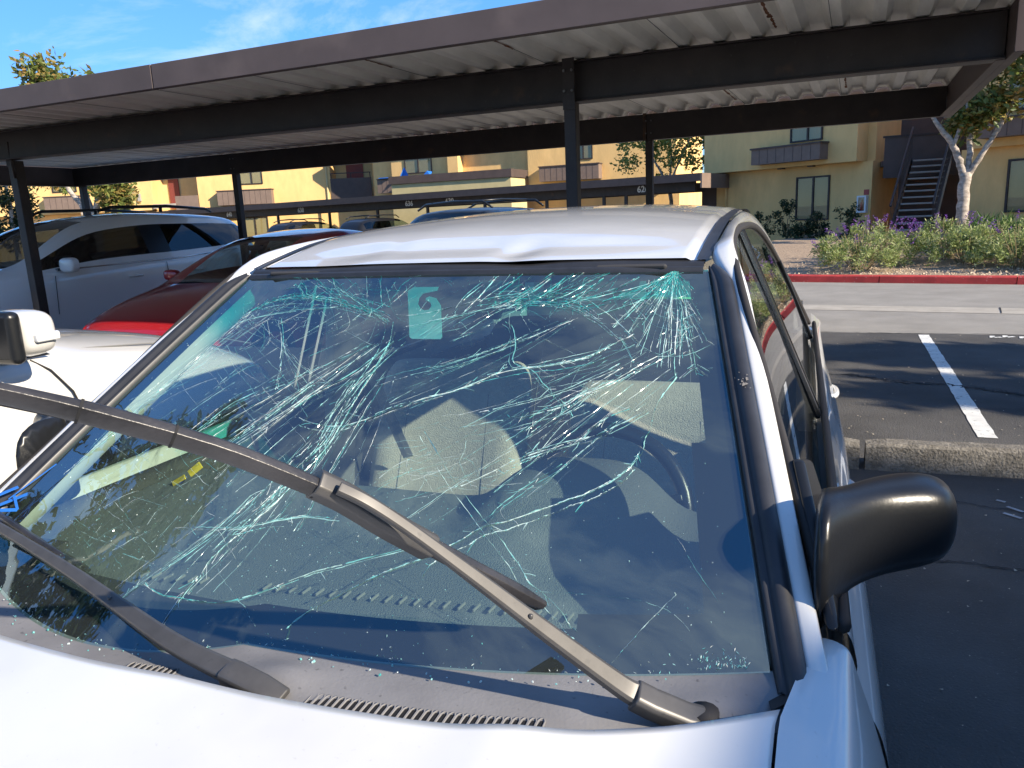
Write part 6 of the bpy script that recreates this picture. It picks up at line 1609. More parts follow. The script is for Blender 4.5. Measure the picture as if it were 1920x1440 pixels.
# ---- cowl panel with its slots
def cowl_z(x, t):
    """height across the cowl: t=0 under the hood edge, t=1 at the glass"""
    u = max(-1, min(1, x / .70)); zg = W(u, 0).z
    return lerp(.872 - .012 * u * u, zg - .001, t ** 1.4) + .004 * math.sin(t * math.pi)
def cowlp(a, c):
    x = (a * 2 - 1) * .715; u = max(-1, min(1, x / .70))
    y0 = hood_edge(x) - .03; y1 = W(u, .012).y - .002
    y = lerp(y0, y1, c)
    z = cowl_z(x, c)
    for bx, br in ((.105, .055), (.63, .05)):
        z += .012 * math.exp(-((x - bx) / br) ** 2 - ((y + .83 if bx < .5 else y + .755) / .03) ** 2)
    return Vector((x, y, z))
cowl = grid_mesh('cowl', cowlp, 90, 14, M_COWL, car, up=(0, 0, 1))
M_SLOT = mat('slot_shadow', (.006, .006, .007), .9)
def slots(x0, x1, n_, yo):
    for i in range(n_):
        x = lerp(x0, x1, i / (n_ - 1)); y = yo(x); c_ = max(0, min(1, (y - (hood_edge(x) - .03)) / (W(x / .7, .012).y - .002 - hood_edge(x) + .03)))
        z = cowl_z(x, c_)
        mb = MB(); mb.bbox((x - .0030, y - .011, z - .002), (x + .0030, y + .011, z + .0012)); sl = mb.build('vent_slot', M_SLOT, cowl, bevel=.002)
        mb = MB(); mb.tube([(x - .0042, y - .013, z + .001), (x - .0042, y + .008, z + .0015), (x - .002, y + .0128, z + .0016), (x + .002, y + .0128, z + .0016), (x + .0042, y + .008, z + .0015), (x + .0042, y - .013, z + .001)], .0013, 5); mb.build('slot_rim', M_COWL, cowl, smooth=True)
slots(.168, .452, 31, lambda x: hood_edge(x) + .040)
slots(-.118, -.048, 8, lambda x: hood_edge(x) + .034)
# cowl corner caps by the fender
for s in (1, -1):
    mb = MB(); mb.loft([[(s * .70, -.735, .886), (s * .722, -.715, .890), (s * .752, -.66, .900)], [(s * .695, -.70, .880), (s * .71, -.69, .884), (s * .735, -.64, .892)], [(s * .69, -.66, .872), (s * .70, -.65, .876), (s * .715, -.62, .88)]]); mb.build('corner_filler', M_RUBBER, car, smooth=True)
    mb = MB(); mb.bbox((s * .60, -.80, .80), (s * .72, -.55, .868)); mb.build('cowl_side', M_INTD, car)

# ---- wipers
def swept(mb, P, prof, up, cap=True):
    rings = []
    P = [Vector(p) for p in P]
    for i, p in enumerate(P):
        t = (P[min(i + 1, len(P) - 1)] - P[max(i - 1, 0)]).normalized()
        x = t.cross(Vector(up)).normalized(); y = x.cross(t)
        pr = prof(i / (len(P) - 1)); rings.append([p + x * a + y * b_ for a, b_ in pr])
    mb.loft(rings, closed=True, cap=cap)
wp = empty('wiper', (.609, -.774, .886), 0, car); wp['label'] = 'lifted driver side wiper crossing the windshield'
def rel(pts, o=(.609, -.774, .886)): return [Vector(p) - Vector(o) for p in pts]
blade = catmull(rel([(.437, -.749, .987), (.361, -.833, 1.078), (.293, -.924, 1.172), (.235, -.987, 1.231), (.195, -1.027, 1.263), (.151, -1.070, 1.293), (.125, -1.097, 1.310), (.087, -1.139, 1.334)]), 6)
upv = (.52, -.55, .65)
def bprof(t):
    w = .0105 * (1 - .25 * max(0, (t - .75) / .25)) * (.55 + .45 * min(1, t / .05)); h = .011 * (1 if t > .07 else .6 + .4 * t / .07)
    return [(-w, -h * .5), (-w * .95, h * .15), (-w * .35, h), (w * .45, h * .9), (w, -.1 * h), (w * .8, -h * .7), (0, -h * 1.0), (-w * .7, -h * .8)]
mb = MB(); swept(mb, blade, bprof, upv); bl = mb.build('blade', M_BLADE, wp, smooth=False, bevel=.0012)
mb = MB(); swept(mb, [p - Vector(upv).normalized() * .015 for p in blade], lambda t: [(-.002, -.008), (-.002, .006), (.002, .006), (.002, -.008)], upv); mb.build('rubber_edge', M_RUBBER, bl)
for t_ in (.34, .60, .80):
    p = blade[int(t_ * (len(blade) - 1))]; p2 = blade[int(t_ * (len(blade) - 1)) + 1]; d = (p2 - p).normalized()
    mb = MB(); swept(mb, [p - d * .0012, p + d * .0012], lambda t: [(a * 1.06, b_ * 1.06) for a, b_ in bprof(.5)], upv); mb.build('blade_joint', M_TAR, bl)
c_ = Vector((.303, -.912, 1.158)) - Vector((.609, -.774, .886))
mb = MB(); swept(mb, catmull(rel([(.345, -.855, 1.098), (.318, -.890, 1.135), (.290, -.925, 1.176), (.270, -.948, 1.199)]), 4), lambda t: [(-.0135, -.012), (-.0135, .008), (-.008, .0145), (.008, .0145), (.0135, .008), (.0135, -.012)], upv); mb.build('connector', M_WIPER, wp, bevel=.002)
arm = catmull(rel([(.560, -.792, .917), (.542, -.800, .930), (.476, -.835, 1.000), (.409, -.876, 1.078), (.355, -.912, 1.142), (.322, -.935, 1.178), (.298, -.948, 1.196)]), 6)
def aprof(t):
    w = lerp(.0135, .0062, min(1, t / .62)); h = lerp(.0085, .0045, min(1, t / .62))
    return [(-w, -h), (-w, h * .6), (-w * .7, h), (w * .7, h), (w, h * .6), (w, -h)]
mb = MB(); swept(mb, arm, aprof, upv); mb.build('arm', M_WIPER, wp, bevel=.0015)
mb = MB(); p = arm[14]; mb.tube([p + Vector(upv).normalized() * .004, p + Vector(upv).normalized() * .0105], [.004, .002], 8); mb.build('rivet', M_WIPER, wp, smooth=True)
hd = rel([(.628, -.766, .880), (.610, -.775, .888), (.575, -.789, .908), (.556, -.795, .920)])
mb = MB(); swept(mb, hd, lambda t: [(-.0155, -.014), (-.0155, .006), (-.011, .011), (.011, .011), (.0155, .006), (.0155, -.014)], (.35, -.35, .85)); mb.build('arm_head', M_WIPER, wp, bevel=.003)
mb = MB(); mb.tube([(.02, .01, -.02), (.02, .01, .006)], .017, 12); mb.build('pivot_cap', M_RUBBER, wp, smooth=True)

wp2 = empty('wiper', (.12, -.870, .880), 0, car); wp2['label'] = 'passenger side wiper resting on the glass'
def rel2(pts): return rel(pts, (.12, -.870, .880))
arm2 = catmull(rel2([(.055, -.868, .902), (-.05, -.848, .912), (-.19, -.803, .922), (-.33, -.755, .930), (-.50, -.705, .943), (-.64, -.668, .955)]), 6)
u2 = (0, -.5, .86)
def aprof2(t):
    w = lerp(.0140, .0085, min(1, t / .8)); h = lerp(.008, .005, t)
    return [(-w, -h), (-w, h * .6), (-w * .75, h), (w * .75, h), (w, h * .6), (w, -h)]
mb = MB(); swept(mb, arm2, aprof2, u2); mb.build('arm', M_WIPER, wp2, bevel=.0015)
mb = MB(); p = arm2[13]; mb.tube([p + Vector(u2) * .004, p + Vector(u2) * .0105], [.004, .002], 8); mb.build('rivet', M_WIPER, wp2, smooth=True)
mb = MB(); swept(mb, rel2([(.135, -.872, .878), (.105, -.872, .892), (.065, -.869, .901), (.050, -.867, .902)]), lambda t: [(-.0165, -.016), (-.0165, .005), (-.012, .010), (.012, .010), (.0165, .005), (.0165, -.016)], (0, -.3, .95)); mb.build('arm_head', M_WIPER, wp2, bevel=.003)
bl2 = catmull(rel2([(-.36, -.715, .917), (-.5, -.678, .930), (-.62, -.645, .945), (-.74, -.61, .955)]), 5)
mb = MB(); swept(mb, bl2, lambda t: [(-.007, -.010), (-.007, .004), (-.003, .010), (.003, .010), (.007, .004), (.007, -.010)], u2); mb.build('blade', M_BLADE, wp2, bevel=.001)

# ---- black door mirrors
for s in (1, -1):
    mr = empty('door_mirror', (s * .77, -.42 if s > 0 else -.33, .93), 0, car)
    rings = []
    # outline from the sail base out to the tip; each ring is a rounded section in the (y, z) plane
    secs = [(-.028, -.12, .045, .09, .108), (-.008, -.100, .056, .072, .090), (.012, -.072, .068, .060, .073), (.036, -.040, .072, .056, .068), (.070, -.005, .072, .056, .067),
            (.102, .012, .073, .056, .066), (.130, .024, .073, .053, .061), (.148, .032, .072, .047, .052), (.159, .038, .071, .036, .038), (.165, .042, .070, .018, .018)]
    for x, cy_, cz, hy, hz in secs:
        r_ = []
        for k in range(20):
            a = 2 * math.pi * k / 20; ca, sa = math.cos(a), math.sin(a)
            e_ = .60 if .03 < x < .15 else .72
            yy = math.copysign(abs(ca) ** e_, ca) * hy; zz = math.copysign(abs(sa) ** e_, sa) * hz
            if yy > 0: yy = min(yy, hy * .62)
            r_.append(Vector((s * x, cy_ + yy + .12 * max(0, -zz) * (1 if x < .03 else .25), cz + zz)))
        rings.append(r_)
    mb = MB(); mb.loft(rings, closed=True, cap=True); o = mb.build('housing', M_BLACKPL, mr, smooth=True, sub=1)
    mb = MB(); mb.loft([[(s * x, cy_ + hy * .625, cz - hz * .75) for x, cy_, cz, hy, hz in secs[4:9]], [(s * x, cy_ + hy * .625, cz + hz * .75) for x, cy_, cz, hy, hz in secs[4:9]]]); mb.build('mirror_glass', M_CHROME, mr)
    mb = MB(); mb.prism([(s * -.012, -.20, .000), (s * .000, .06, .0), (s * -.045, .10, .125), (s * -.058, .02, .15), (s * -.030, -.10, .065)], None, (s * .018, 0, 0)); mb.build('sail_panel', M_BLACKPL, mr, bevel=.006)

# ---- rear end
def rearp(a, c):
    u = a * 2 - 1; p0 = Vector((u * .50, 1.985 + .05 * (1 - u * u), 1.412 - .034 * abs(u) ** 2.4)); p1 = Vector((u * .66, 2.50 + .05 * (1 - u * u), 1.02))
    return p0.lerp(p1, c) + Vector((0, .03 * math.sin(c * math.pi), .03 * math.sin(c * math.pi)))
grid_mesh('rear_window', rearp, 20, 10, M_GLASS_CAR, car, up=(0, .6, .8))
mb = MB(); rows = []
for i in range(21):
    u = -1 + 2 * i / 20; rows.append([(u * .70, 2.48, .99 - .03 * u * u), (u * .72, 2.62 - .06 * u * u, .985 - .03 * u * u), (u * .74, 2.76 - .10 * u * u, .96), (u * .76, 2.80 - .14 * u * u, .80), (u * .78, 2.82 - .2 * u * u, .55), (u * .78, 2.80 - .25 * u * u, .30), (u * .74, 2.6, .22)])
mb.loft(rows); mb.build('trunk_lid', M_WHITE, car, smooth=True)
for s in (1, -1):
    mb = MB(); mb.loft([[(s * .70, 2.39, .95), (s * .70, 2.39, .86), (s * .705, 2.39, .5), (s * .68, 2.39, .25)], [(s * .70, 2.50, .95), (s * .72, 2.60, .86), (s * .74, 2.60, .5), (s * .70, 2.62, .25)]]); mb.build('rear_corner', M_WHITE, car, smooth=True)

# ---- wheels
def wheel(parent, x, y, r_=.30, w=.19, s=1):
    mb = MB(); rings = []
    for k in range(28):
        a = 2 * math.pi * k / 28; ca, sa = math.cos(a), math.sin(a)
        rings.append([Vector((x + dx, y + rr * ca, r_ + rr * sa)) for dx, rr in ((-w / 2, r_ * .62), (-w / 2, r_ * .95), (-w * .35, r_), (w * .35, r_), (w / 2, r_ * .95), (w / 2, r_ * .62))])
    rings.append(rings[0]); mb.loft(rings); t = mb.build('wheel', M_TYRE, parent, smooth=True)
    mb = MB(); mb.tube([(x + s * (w / 2 - .05), y, r_), (x + s * (w / 2 - .012), y, r_)], [r_ * .62, r_ * .60], 28); mb.build('rim', M_RIM, t, smooth=False, bevel=.01)
    return t
for s in (1, -1):
    wheel(car, s * .74, -1.06, s=s); wheel(car, s * .74, 1.42, s=s)
mb = MB(); mb.bbox((-.70, -1.7, .22), (.70, 2.5, .30)); mb.build('floor_pan', M_INTD, car)
mb = MB(); mb.bbox((-.66, -1.6, .30), (.66, -.72, .80)); mb.build('engine_bay', M_INTD, car)

# ---- interior
DZ = smooth_tab([(-.80, .838), (-.68, .846), (-.62, .862), (-.45, .874), (-.30, .882), (-.18, .878), (-.11, .855), (-.085, .80), (-.09, .62)])
def dashp(a, c):
    x = (a * 2 - 1) * .70; yy = [p for p in DZ]; i = c * (len(DZ) - 1); k = min(int(i), len(DZ) - 2)
    y = lerp(DZ[k][0], DZ[k + 1][0], i - k); z = lerp(DZ[k][1], DZ[k + 1][1], i - k)
    g = math.exp(-((x - .315) / .165) ** 4); f = max(0, min(1, (y + .48) / .22)) if y > -.48 else 0
    z += .085 * g * f * f * (3 - 2 * f) - .012 * (x / .7) ** 2
    return Vector((x, y + (.05 * g if y > -.2 else 0) + .05 * (x / .7) ** 2, z))
dash = grid_mesh('dashboard', dashp, 70, 44, M_DASH, car, up=(0, 0, 1))
mb = MB(); mb.loft([[(x, -.655 + .05 * (x / .7) ** 2, .858) for x in (-.66, -.3, 0, .3, .66)], [(x, -.80 + .10 * (x / .7) ** 2, .852) for x in (-.66, -.3, 0, .3, .66)]]); mb.build('dash_front', M_DASH2, dash)
for i in range(34):      # defroster fins
    x = lerp(-.335, .462, i / 33); y = lerp(-.622, -.560, i / 33)
    if -.205 < x < -.11: continue
    mb = MB(); mb.prism([(x - .001, y - .012, .866), (x + .001, y - .012, .866), (x + .005, y + .006, .868), (x + .003, y + .006, .868)], None, (0, 0, .004)); mb.build('defroster_fin', M_INT, dash)
mb = MB(); mb.box((.495, -.583, .866), (.10, .013, .003)); mb.build('id_plate', M_TAGC, dash)
# steering wheel
sw_ = empty('steering_wheel', (.325, .005, .800), 0, car)
rot = Matrix.Rotation(R(-22), 3, 'X')
ringp = [rot @ Vector((.184 * math.cos(a), 0, .184 * math.sin(a))) for a in [2 * math.pi * i / 40 for i in range(40)]]
mb = MB(); rr = []
for i in range(40):
    c = ringp[i]; t = (ringp[(i + 1) % 40] - ringp[i - 1]).normalized(); nx = rot @ Vector((0, 1, 0)); ny = t.cross(nx)
    rr.append([c + (nx * math.cos(q) + ny * math.sin(q)) * .0165 for q in [2 * math.pi * k / 10 for k in range(10)]])
rr.append(rr[0]); mb.loft(rr, closed=True); mb.build('rim', M_BLACKPL, sw_, smooth=True)
mb = MB(); mb.tube([rot @ Vector((0, -.03, 0)), rot @ Vector((0, .025, 0)), rot @ Vector((0, .04, 0))], [.075, .07, .045], 18); mb.build('hub', M_BLACKPL, sw_, smooth=True)
for a in (R(15), R(165), R(270)):
    mb = MB(); mb.beam(rot @ Vector((.05 * math.cos(a), .0, .05 * math.sin(a))), rot @ Vector((.18 * math.cos(a), 0, .18 * math.sin(a))), .018, .04, up=rot @ Vector((0, 1, 0))); mb.build('spoke', M_BLACKPL, sw_, bevel=.004)
mb = MB(); mb.tube([(0, -.03, -.01), (0, -.2, -.06)], .035, 12); mb.build('column', M_DASH2, sw_, smooth=True)
mb = MB(); mb.tube([(.03, -.06, -.0), (.14, -.065, .005), (.155, -.065, .006)], [.007, .009, .011], 8); mb.tube([(.150, -.065, .006), (.178, -.066, .008)], .0125, 10); mb.build('stalk', M_BLACKPL, sw_, smooth=True)
# seats
def seat(x, w=.275, rear=False, fab=None):
    fab = fab or M_FABRIC
    st_ = empty('seat' if not rear else 'rear_seat', (x, .30, .30), 0, car)
    rings = []
    ts = [0, .04, .15, .35, .55, .75, .88, .95, .985, 1.0]
    for t in ts:
        z = lerp(.12, .69, t); y = .20 + .24 * t ** 1.1
        ww = w * (1.0 - .05 * t - .16 * max(0, (t - .90) / .10) ** 2.0); th = .075 * (1 - .75 * max(0, (t - .85) / .15) ** 2)
        r_ = []
        for k in range(24):
            a = 2 * math.pi * k / 24; ca, sa = math.cos(a), math.sin(a)
            xx = math.copysign(abs(ca) ** .55, ca) * ww; yy = math.copysign(abs(sa) ** .7, sa) * th
            if sa < 0: yy *= 1 - .45 * max(0, 1 - (abs(xx) / (ww * .72)) ** 4)   # bolsters stand proud in front
            r_.append((xx, y + yy, z))
        rings.append(r_)
    mb = MB(); mb.loft(rings, closed=True, cap=True); mb.build('backrest', fab, st_, smooth=True, sub=1)
    for q in (-.55, .55):      # stitched seams beside the centre panel
        mb = MB(); mb.tube([(q * w * (1 - .1 * t), .20 + .24 * t ** 1.1 - .075 * .74, lerp(.12, .675, t)) for t in (.12, .3, .5, .7, .86)], .0016, 6); mb.build('seam', M_INT, st_, smooth=True)
    mb = MB(); mb.tube([(q * w, .20 + .24 * .62 - .075 * .62, lerp(.12, .675, .62)) for q in (-.52, -.25, 0, .25, .52)], .0016, 6); mb.build('seam', M_INT, st_, smooth=True)
    rings = []
    for t in (0, .05, .3, .6, .9, 1.0):
        y = lerp(-.30, .22, t); hh = .09 * (.55 if t in (0, 1.0) else 1); r_ = []
        for k in range(20):
            a = 2 * math.pi * k / 20; ca, sa = math.cos(a), math.sin(a)
            r_.append((math.copysign(abs(ca) ** .5, ca) * w, y, .09 + math.copysign(abs(sa) ** .5, sa) * hh + .03 * (1 - t)))
        rings.append(r_)
    mb = MB(); mb.loft(rings, closed=True, cap=True); mb.build('cushion', fab, st_, smooth=True, sub=1)
    return st_
seat(.325).location.z = .245; seat(-.335)
rs = seat(0, .62, True, M_INTD); rs.location = (0, 1.25, .32)
for s in (1, -1):
    mb = MB(); mb.loft([[(s * .72, y, .90), (s * .69, y, .88), (s * .665, y, .70), (s * .66, y, .35)] for y in (-.55, 0, .44)]); mb.build('door_trim', M_TRIM, car, smooth=True, solid=.02)
    mb = MB(); mb.loft([[(s * .69, y, .90), (s * .665, y, .70), (s * .66, y, .35)] for y in (.5, 1.0, 1.5)]); mb.build('door_trim', M_TRIM, car, smooth=True, solid=.02)
    mb = MB(); mb.beam((s * .69, .45, .30), (s * .555, .45, 1.39), .14, .035, up=(s, 0, 0)); mb.build('pillar_lining', M_INT, car, bevel=.01)
    pts = [edge(s, v, (-.006, .035, -.022)) for v in (0, .25, .5, .75, 1)]
    mb = MB(); mb.tube(pts, .026, 8, sx=.8); mb.build('pillar_lining', mat('pale_pillar_lining', (.34, .35, .34), .85), car, smooth=True)
mb = MB(); mb.tube([(-.555, .40, 1.30), (-.50, .46, .98), (-.42, .50, .72)], .022, 6, sx=.12); mb.build('seat_belt', M_INT, car)
mb = MB(); rows = []
for i in range(15):
    u = -1 + i / 7; rows.append([Vector((interp(RX, y) * u * 1.0, y, interp(RZ, y) - .034 * abs(u) ** 2.4 * min(1, y / .5) - .035)) for y in (.03, .3, .7, 1.1, 1.5, 1.9)])
mb.loft(rows); mb.build('headliner', mat('dark_headliner', (.09, .09, .09), .9), car, smooth=True)
mb = MB(); mb.bbox((-.66, 1.75, .86), (.66, 2.45, .90)); mb.build('parcel_shelf', M_INTD, car)
for s in (1, -1):
    mb = MB(); p = W(s * .35, .97); mb.box((s * .28, .03, 1.322), (.38, .11, .012), Matrix.Rotation(R(-18), 3, 'X')); mb.build('sun_visor', M_INTD, car, bevel=.006)
rv = MB(); rv.tube([(-.13, -.025, 1.262), (-.125, -.028, 1.262), (.115, -.028, 1.262), (.12, -.025, 1.262)], [.012, .03, .03, .012], 12); rv.tube([(0, -.030, 1.27), (0, -.045, 1.318)], .008, 8); rv.build('rear_view_mirror', M_BLACKPL, car, smooth=True)

# ---- parking permit hanging on the mirror, loose tape
tagp = [(-.034, 0), (.034, 0), (.038, .004), (.040, .072), (.030, .088), (.014, .092), (.006, .089), (.006, .084), (.016, .079), (.018, .072), (.012, .064), (.0, .062), (-.010, .067), (-.014, .076), (-.010, .088), (.0, .098), (.034, .104), (.038, .112), (-.022, .112), (-.036, .104), (-.040, .004)]
def c2w(p): return car.matrix_basis @ Vector(p)
RC = Matrix.Rotation(R(1.894), 3, 'Z')
o0 = Vector((-.763, 1.531, 0)) + RC @ Vector((-.037, -.078, 1.196))
mb = MB(); mb.prism([RC @ Vector((a, 0, b_)) for a, b_ in tagp], None, RC @ Vector((.0, .001, 0))); o = mb.build('parking_permit', M_TAGC); o.location = o0
tag(o, 'teal looking hook-shaped parking permit hanging behind the cracked windshield', 'permit')
def carpt(p): return Vector((-.763, 1.531, 0)) + RC @ Vector(p)
mb = MB()
for (a, b_, w_) in (((-.720, -.655, .945), (-.640, -.585, .975), .010), ((-.700, -.640, .962), (-.660, -.650, .935), .013), ((-.690, -.62, .975), (-.668, -.58, .985), .012), ((-.68, -.63, .955), (-.625, -.62, .958), .008), ((-.625, -.62, .958), (-.655, -.60, .975), .005), ((-.665, -.605, .97), (-.615, -.535, 1.02), .004)):
    mb.beam(a, b_, w_, .0008, up=(-.2, -.5, .85))
o = mb.build('blue_tape', M_BLUE); o.location = (-.763, 1.531, 0); o.rotation_euler = (0, 0, R(1.894)); tag(o, 'knotted strip of blue tape on the passenger side windshield pillar', 'tape')
mb = MB(); mb.beam((-.625, -.25, .878), (-.59, -.247, .897), .011, .003, up=(0, -1, .3)); mb.beam((-.577, -.245, .904), (-.55, -.235, .925), .016, .003, up=(.2, -1, .3))
o = mb.build('yellow_strap', M_YELLOW); o.location = (-.763, 1.531, 0); o.rotation_euler = (0, 0, R(1.894)); tag(o, 'yellow strap lying by the passenger seat inside the white sedan', 'strap')
# loose glass crumbs on the cowl
mb = MB()
for _ in range(60):
    x = rnd.uniform(-.5, .6); u = x / .7; p = W(u, 0) + Vector((0, rnd.uniform(-.03, .0), .003)); s_ = rnd.uniform(.001, .0026)
    mb.box(p, (s_, s_ * rnd.uniform(.5, 1.2), s_ * .8), Euler((rnd.uniform(0, 3), rnd.uniform(0, 3), rnd.uniform(0, 3))).to_matrix())
o = mb.build('glass_crumbs', M_CRK); o.location = (-.763, 1.531, 0); o.rotation_euler = (0, 0, R(1.894)); tag(o, 'crumbs of broken glass along the windshield base', 'glass', None, 'stuff')

# ================================================================== OTHER CARS
def loft_car(name, label, cat, loc, rz, st, paint, glassm, wb, sub=2, regions=None, wheels=True, wr=.35, group=None):
    """st: stations (y, [9 half-section points (x, z) from sill to roof centre]). Faces are sorted into
    panels, smoothed together and then split so every panel and pane is its own part."""
    root = empty(name, loc, rz); tag(root, label, cat, group)
    N = 9; vs_, fs_, rg = [], [], []
    idx = {}
    for i, (y, pr) in enumerate(st):
        for j, (x, z) in enumerate(pr):
            for s in (1, -1):
                if j == N - 1 and s == -1: idx[i, j, s] = idx[i, j, 1]; continue
                idx[i, j, s] = len(vs_); vs_.append((s * x if j < N - 1 else 0.0, y, z))
    names = []
    for i in range(len(st) - 1):
        for j in range(N - 1):
            r_ = 'body'
            for nm, (i0, i1, j0, j1) in regions:
                if i0 <= i < i1 and j0 <= j < j1: r_ = nm
            for s in (1, -1):
                f = (idx[i, j, s], idx[i + 1, j, s], idx[i + 1, j + 1, s], idx[i, j + 1, s])
                fs_.append(f if s < 0 else tuple(reversed(f)))
                nm2 = r_ + ('|%d' % s if r_.endswith('window') else '')
                if nm2 not in names: names.append(nm2)
                rg.append(names.index(nm2))
    for i in (0, len(st) - 1):
        ring = [idx[i, j, 1] for j in range(N)] + [idx[i, j, -1] for j in reversed(range(N - 1))]
        fs_.append(tuple(ring) if i else tuple(reversed(ring))); rg.append(names.index('body'))
    me = bpy.data.meshes.new('tmp'); me.from_pydata(vs_, [], fs_)
    for nm in names: me.materials.append(None)
    me.polygons.foreach_set('material_index', rg)
    bm = bmesh.new(); bm.from_mesh(me); bmesh.ops.recalc_face_normals(bm, faces=bm.faces); bm.to_mesh(me); bm.free()
    o = bpy.data.objects.new('tmp', me); COL.objects.link(o)
    md = o.modifiers.new('s', 'SUBSURF'); md.levels = sub; md.render_levels = sub
    dg = bpy.context.evaluated_depsgraph_get(); ev = bpy.data.meshes.new_from_object(o.evaluated_get(dg))
    bpy.data.objects.remove(o)
    parts = {}
    for k, nm in enumerate(names):
        remap, v2, f2 = {}, [], []
        for p in ev.polygons:
            if p.material_index != k: continue
            f = []
            for q in p.vertices:
                if q not in remap: remap[q] = len(v2); v2.append(tuple(ev.vertices[q].co))
                f.append(remap[q])
            f2.append(f)
        if not f2: continue
        base = nm.split('|')[0]
        isg = 'window' in base or 'windshield' in base
        m2 = bpy.data.meshes.new(base); m2.from_pydata(v2, [], f2)
        gm = glassm if base != 'windshield' and base != 'front_window' else M_GLASS_CAR
        m2.materials.append(gm if isg else paint)
        parts[nm] = link(base, m2, root, True)
    bpy.data.meshes.remove(ev)
    if wheels:
        hw = max(x for y, pr in st for x, z in pr)
        for s in (1, -1):
            for y in wb: wheel(root, s * (hw - .115), y, wr, .22, s)
    # dark cabin floor so that panes do not look through to the ground
    ymin, ymax = st[0][0], st[-1][0]; hw = max(x for y, pr in st for x, z in pr)
    mb = MB(); mb.bbox((-hw + .1, ymin + 1.3, .35), (hw - .1, ymax - .3, .62)); mb.build('cabin_floor', M_INTD, root)
    return root, parts

def sect(hw, zs, zb, zr, hr, belt=None, sill=.22):
    """cabin section: half width, shoulder height, belt height, roof height, half roof width"""
    return [(hw * .90, sill), (hw * .985, sill + .10), (hw, (sill + zs) * .55), (hw * .995, zs - .06), (hw * .965, zb - .012), (hw * .93, zb), (lerp(hw * .93, hr, .88), lerp(zb, zr, .84)), (hr * .86, zr - .022), (0, zr)]
def hoodsect(hw, zs, zh, zc, sill=.22):
    return [(hw * .90, sill), (hw * .985, sill + .10), (hw, (sill + zs) * .55), (hw * .99, zs - .06), (hw * .95, zh - .03), (hw * .88, zh), (hw * .72, zh + (zc - zh) * .55), (hw * .5, zh + (zc - zh) * .8), (0, zc)]

def car_lines(root, segs, r_=.004, m_=None):
    for pts in segs:
        mb = MB(); mb.tube(pts, r_, 5); mb.build('panel_gap', m_ or M_TAR, root)

def mirror(root, s, x, y, z, m_, sz=(.20, .10, .14)):
    rings = []
    for t, f in ((0, .45), (.08, .8), (.3, 1), (.75, 1), (.93, .82), (1, .5)):
        xx = x + s * sz[0] * t
        rings.append([Vector((xx, y + math.copysign(abs(math.cos(a)) ** .6, math.cos(a)) * sz[1] * .5 * f, z + math.copysign(abs(math.sin(a)) ** .6, math.sin(a)) * sz[2] * .5 * f)) for a in [2 * math.pi * k / 16 for k in range(16)]])
    mb = MB(); mb.loft(rings, closed=True, cap=True); mo = mb.build('door_mirror', m_, root, smooth=True, sub=1)
    mb = MB(); mb.beam((x - s * .06, y - .02, z - .05), (x + s * .04, y, z - .035), .05, .03); mb.build('mirror_foot', M_BLACKPL, mo, bevel=.005)
    return mo

# ---- white SUV under the carport, nose towards us (local -y is its nose)
SUVL = -7.88 - .97
st = [(-1.20, hoodsect(.74, .80, .72, .78)), (-1.05, hoodsect(.90, .90, .86, .93)), (-.55, hoodsect(.965, .97, 1.00, 1.07)), (-.02, hoodsect(.97, 1.00, 1.06, 1.13)),
      (.14, sect(.97, 1.00, 1.07, 1.16, .80)), (.62, sect(.97, 1.00, 1.08, 1.45, .70)), (1.02, sect(.97, 1.01, 1.09, 1.655, .67)), (1.80, sect(.97, 1.01, 1.10, 1.715, .67)), (1.92, sect(.97, 1.01, 1.10, 1.717, .67)),
      (2.75, sect(.968, 1.02, 1.13, 1.70, .66)), (3.35, sect(.95, 1.03, 1.18, 1.655, .64)), (3.62, sect(.92, 1.03, 1.22, 1.60, .60)), (3.80, hoodsect(.88, 1.0, 1.05, 1.12)), (3.86, hoodsect(.78, .85, .80, .85))]
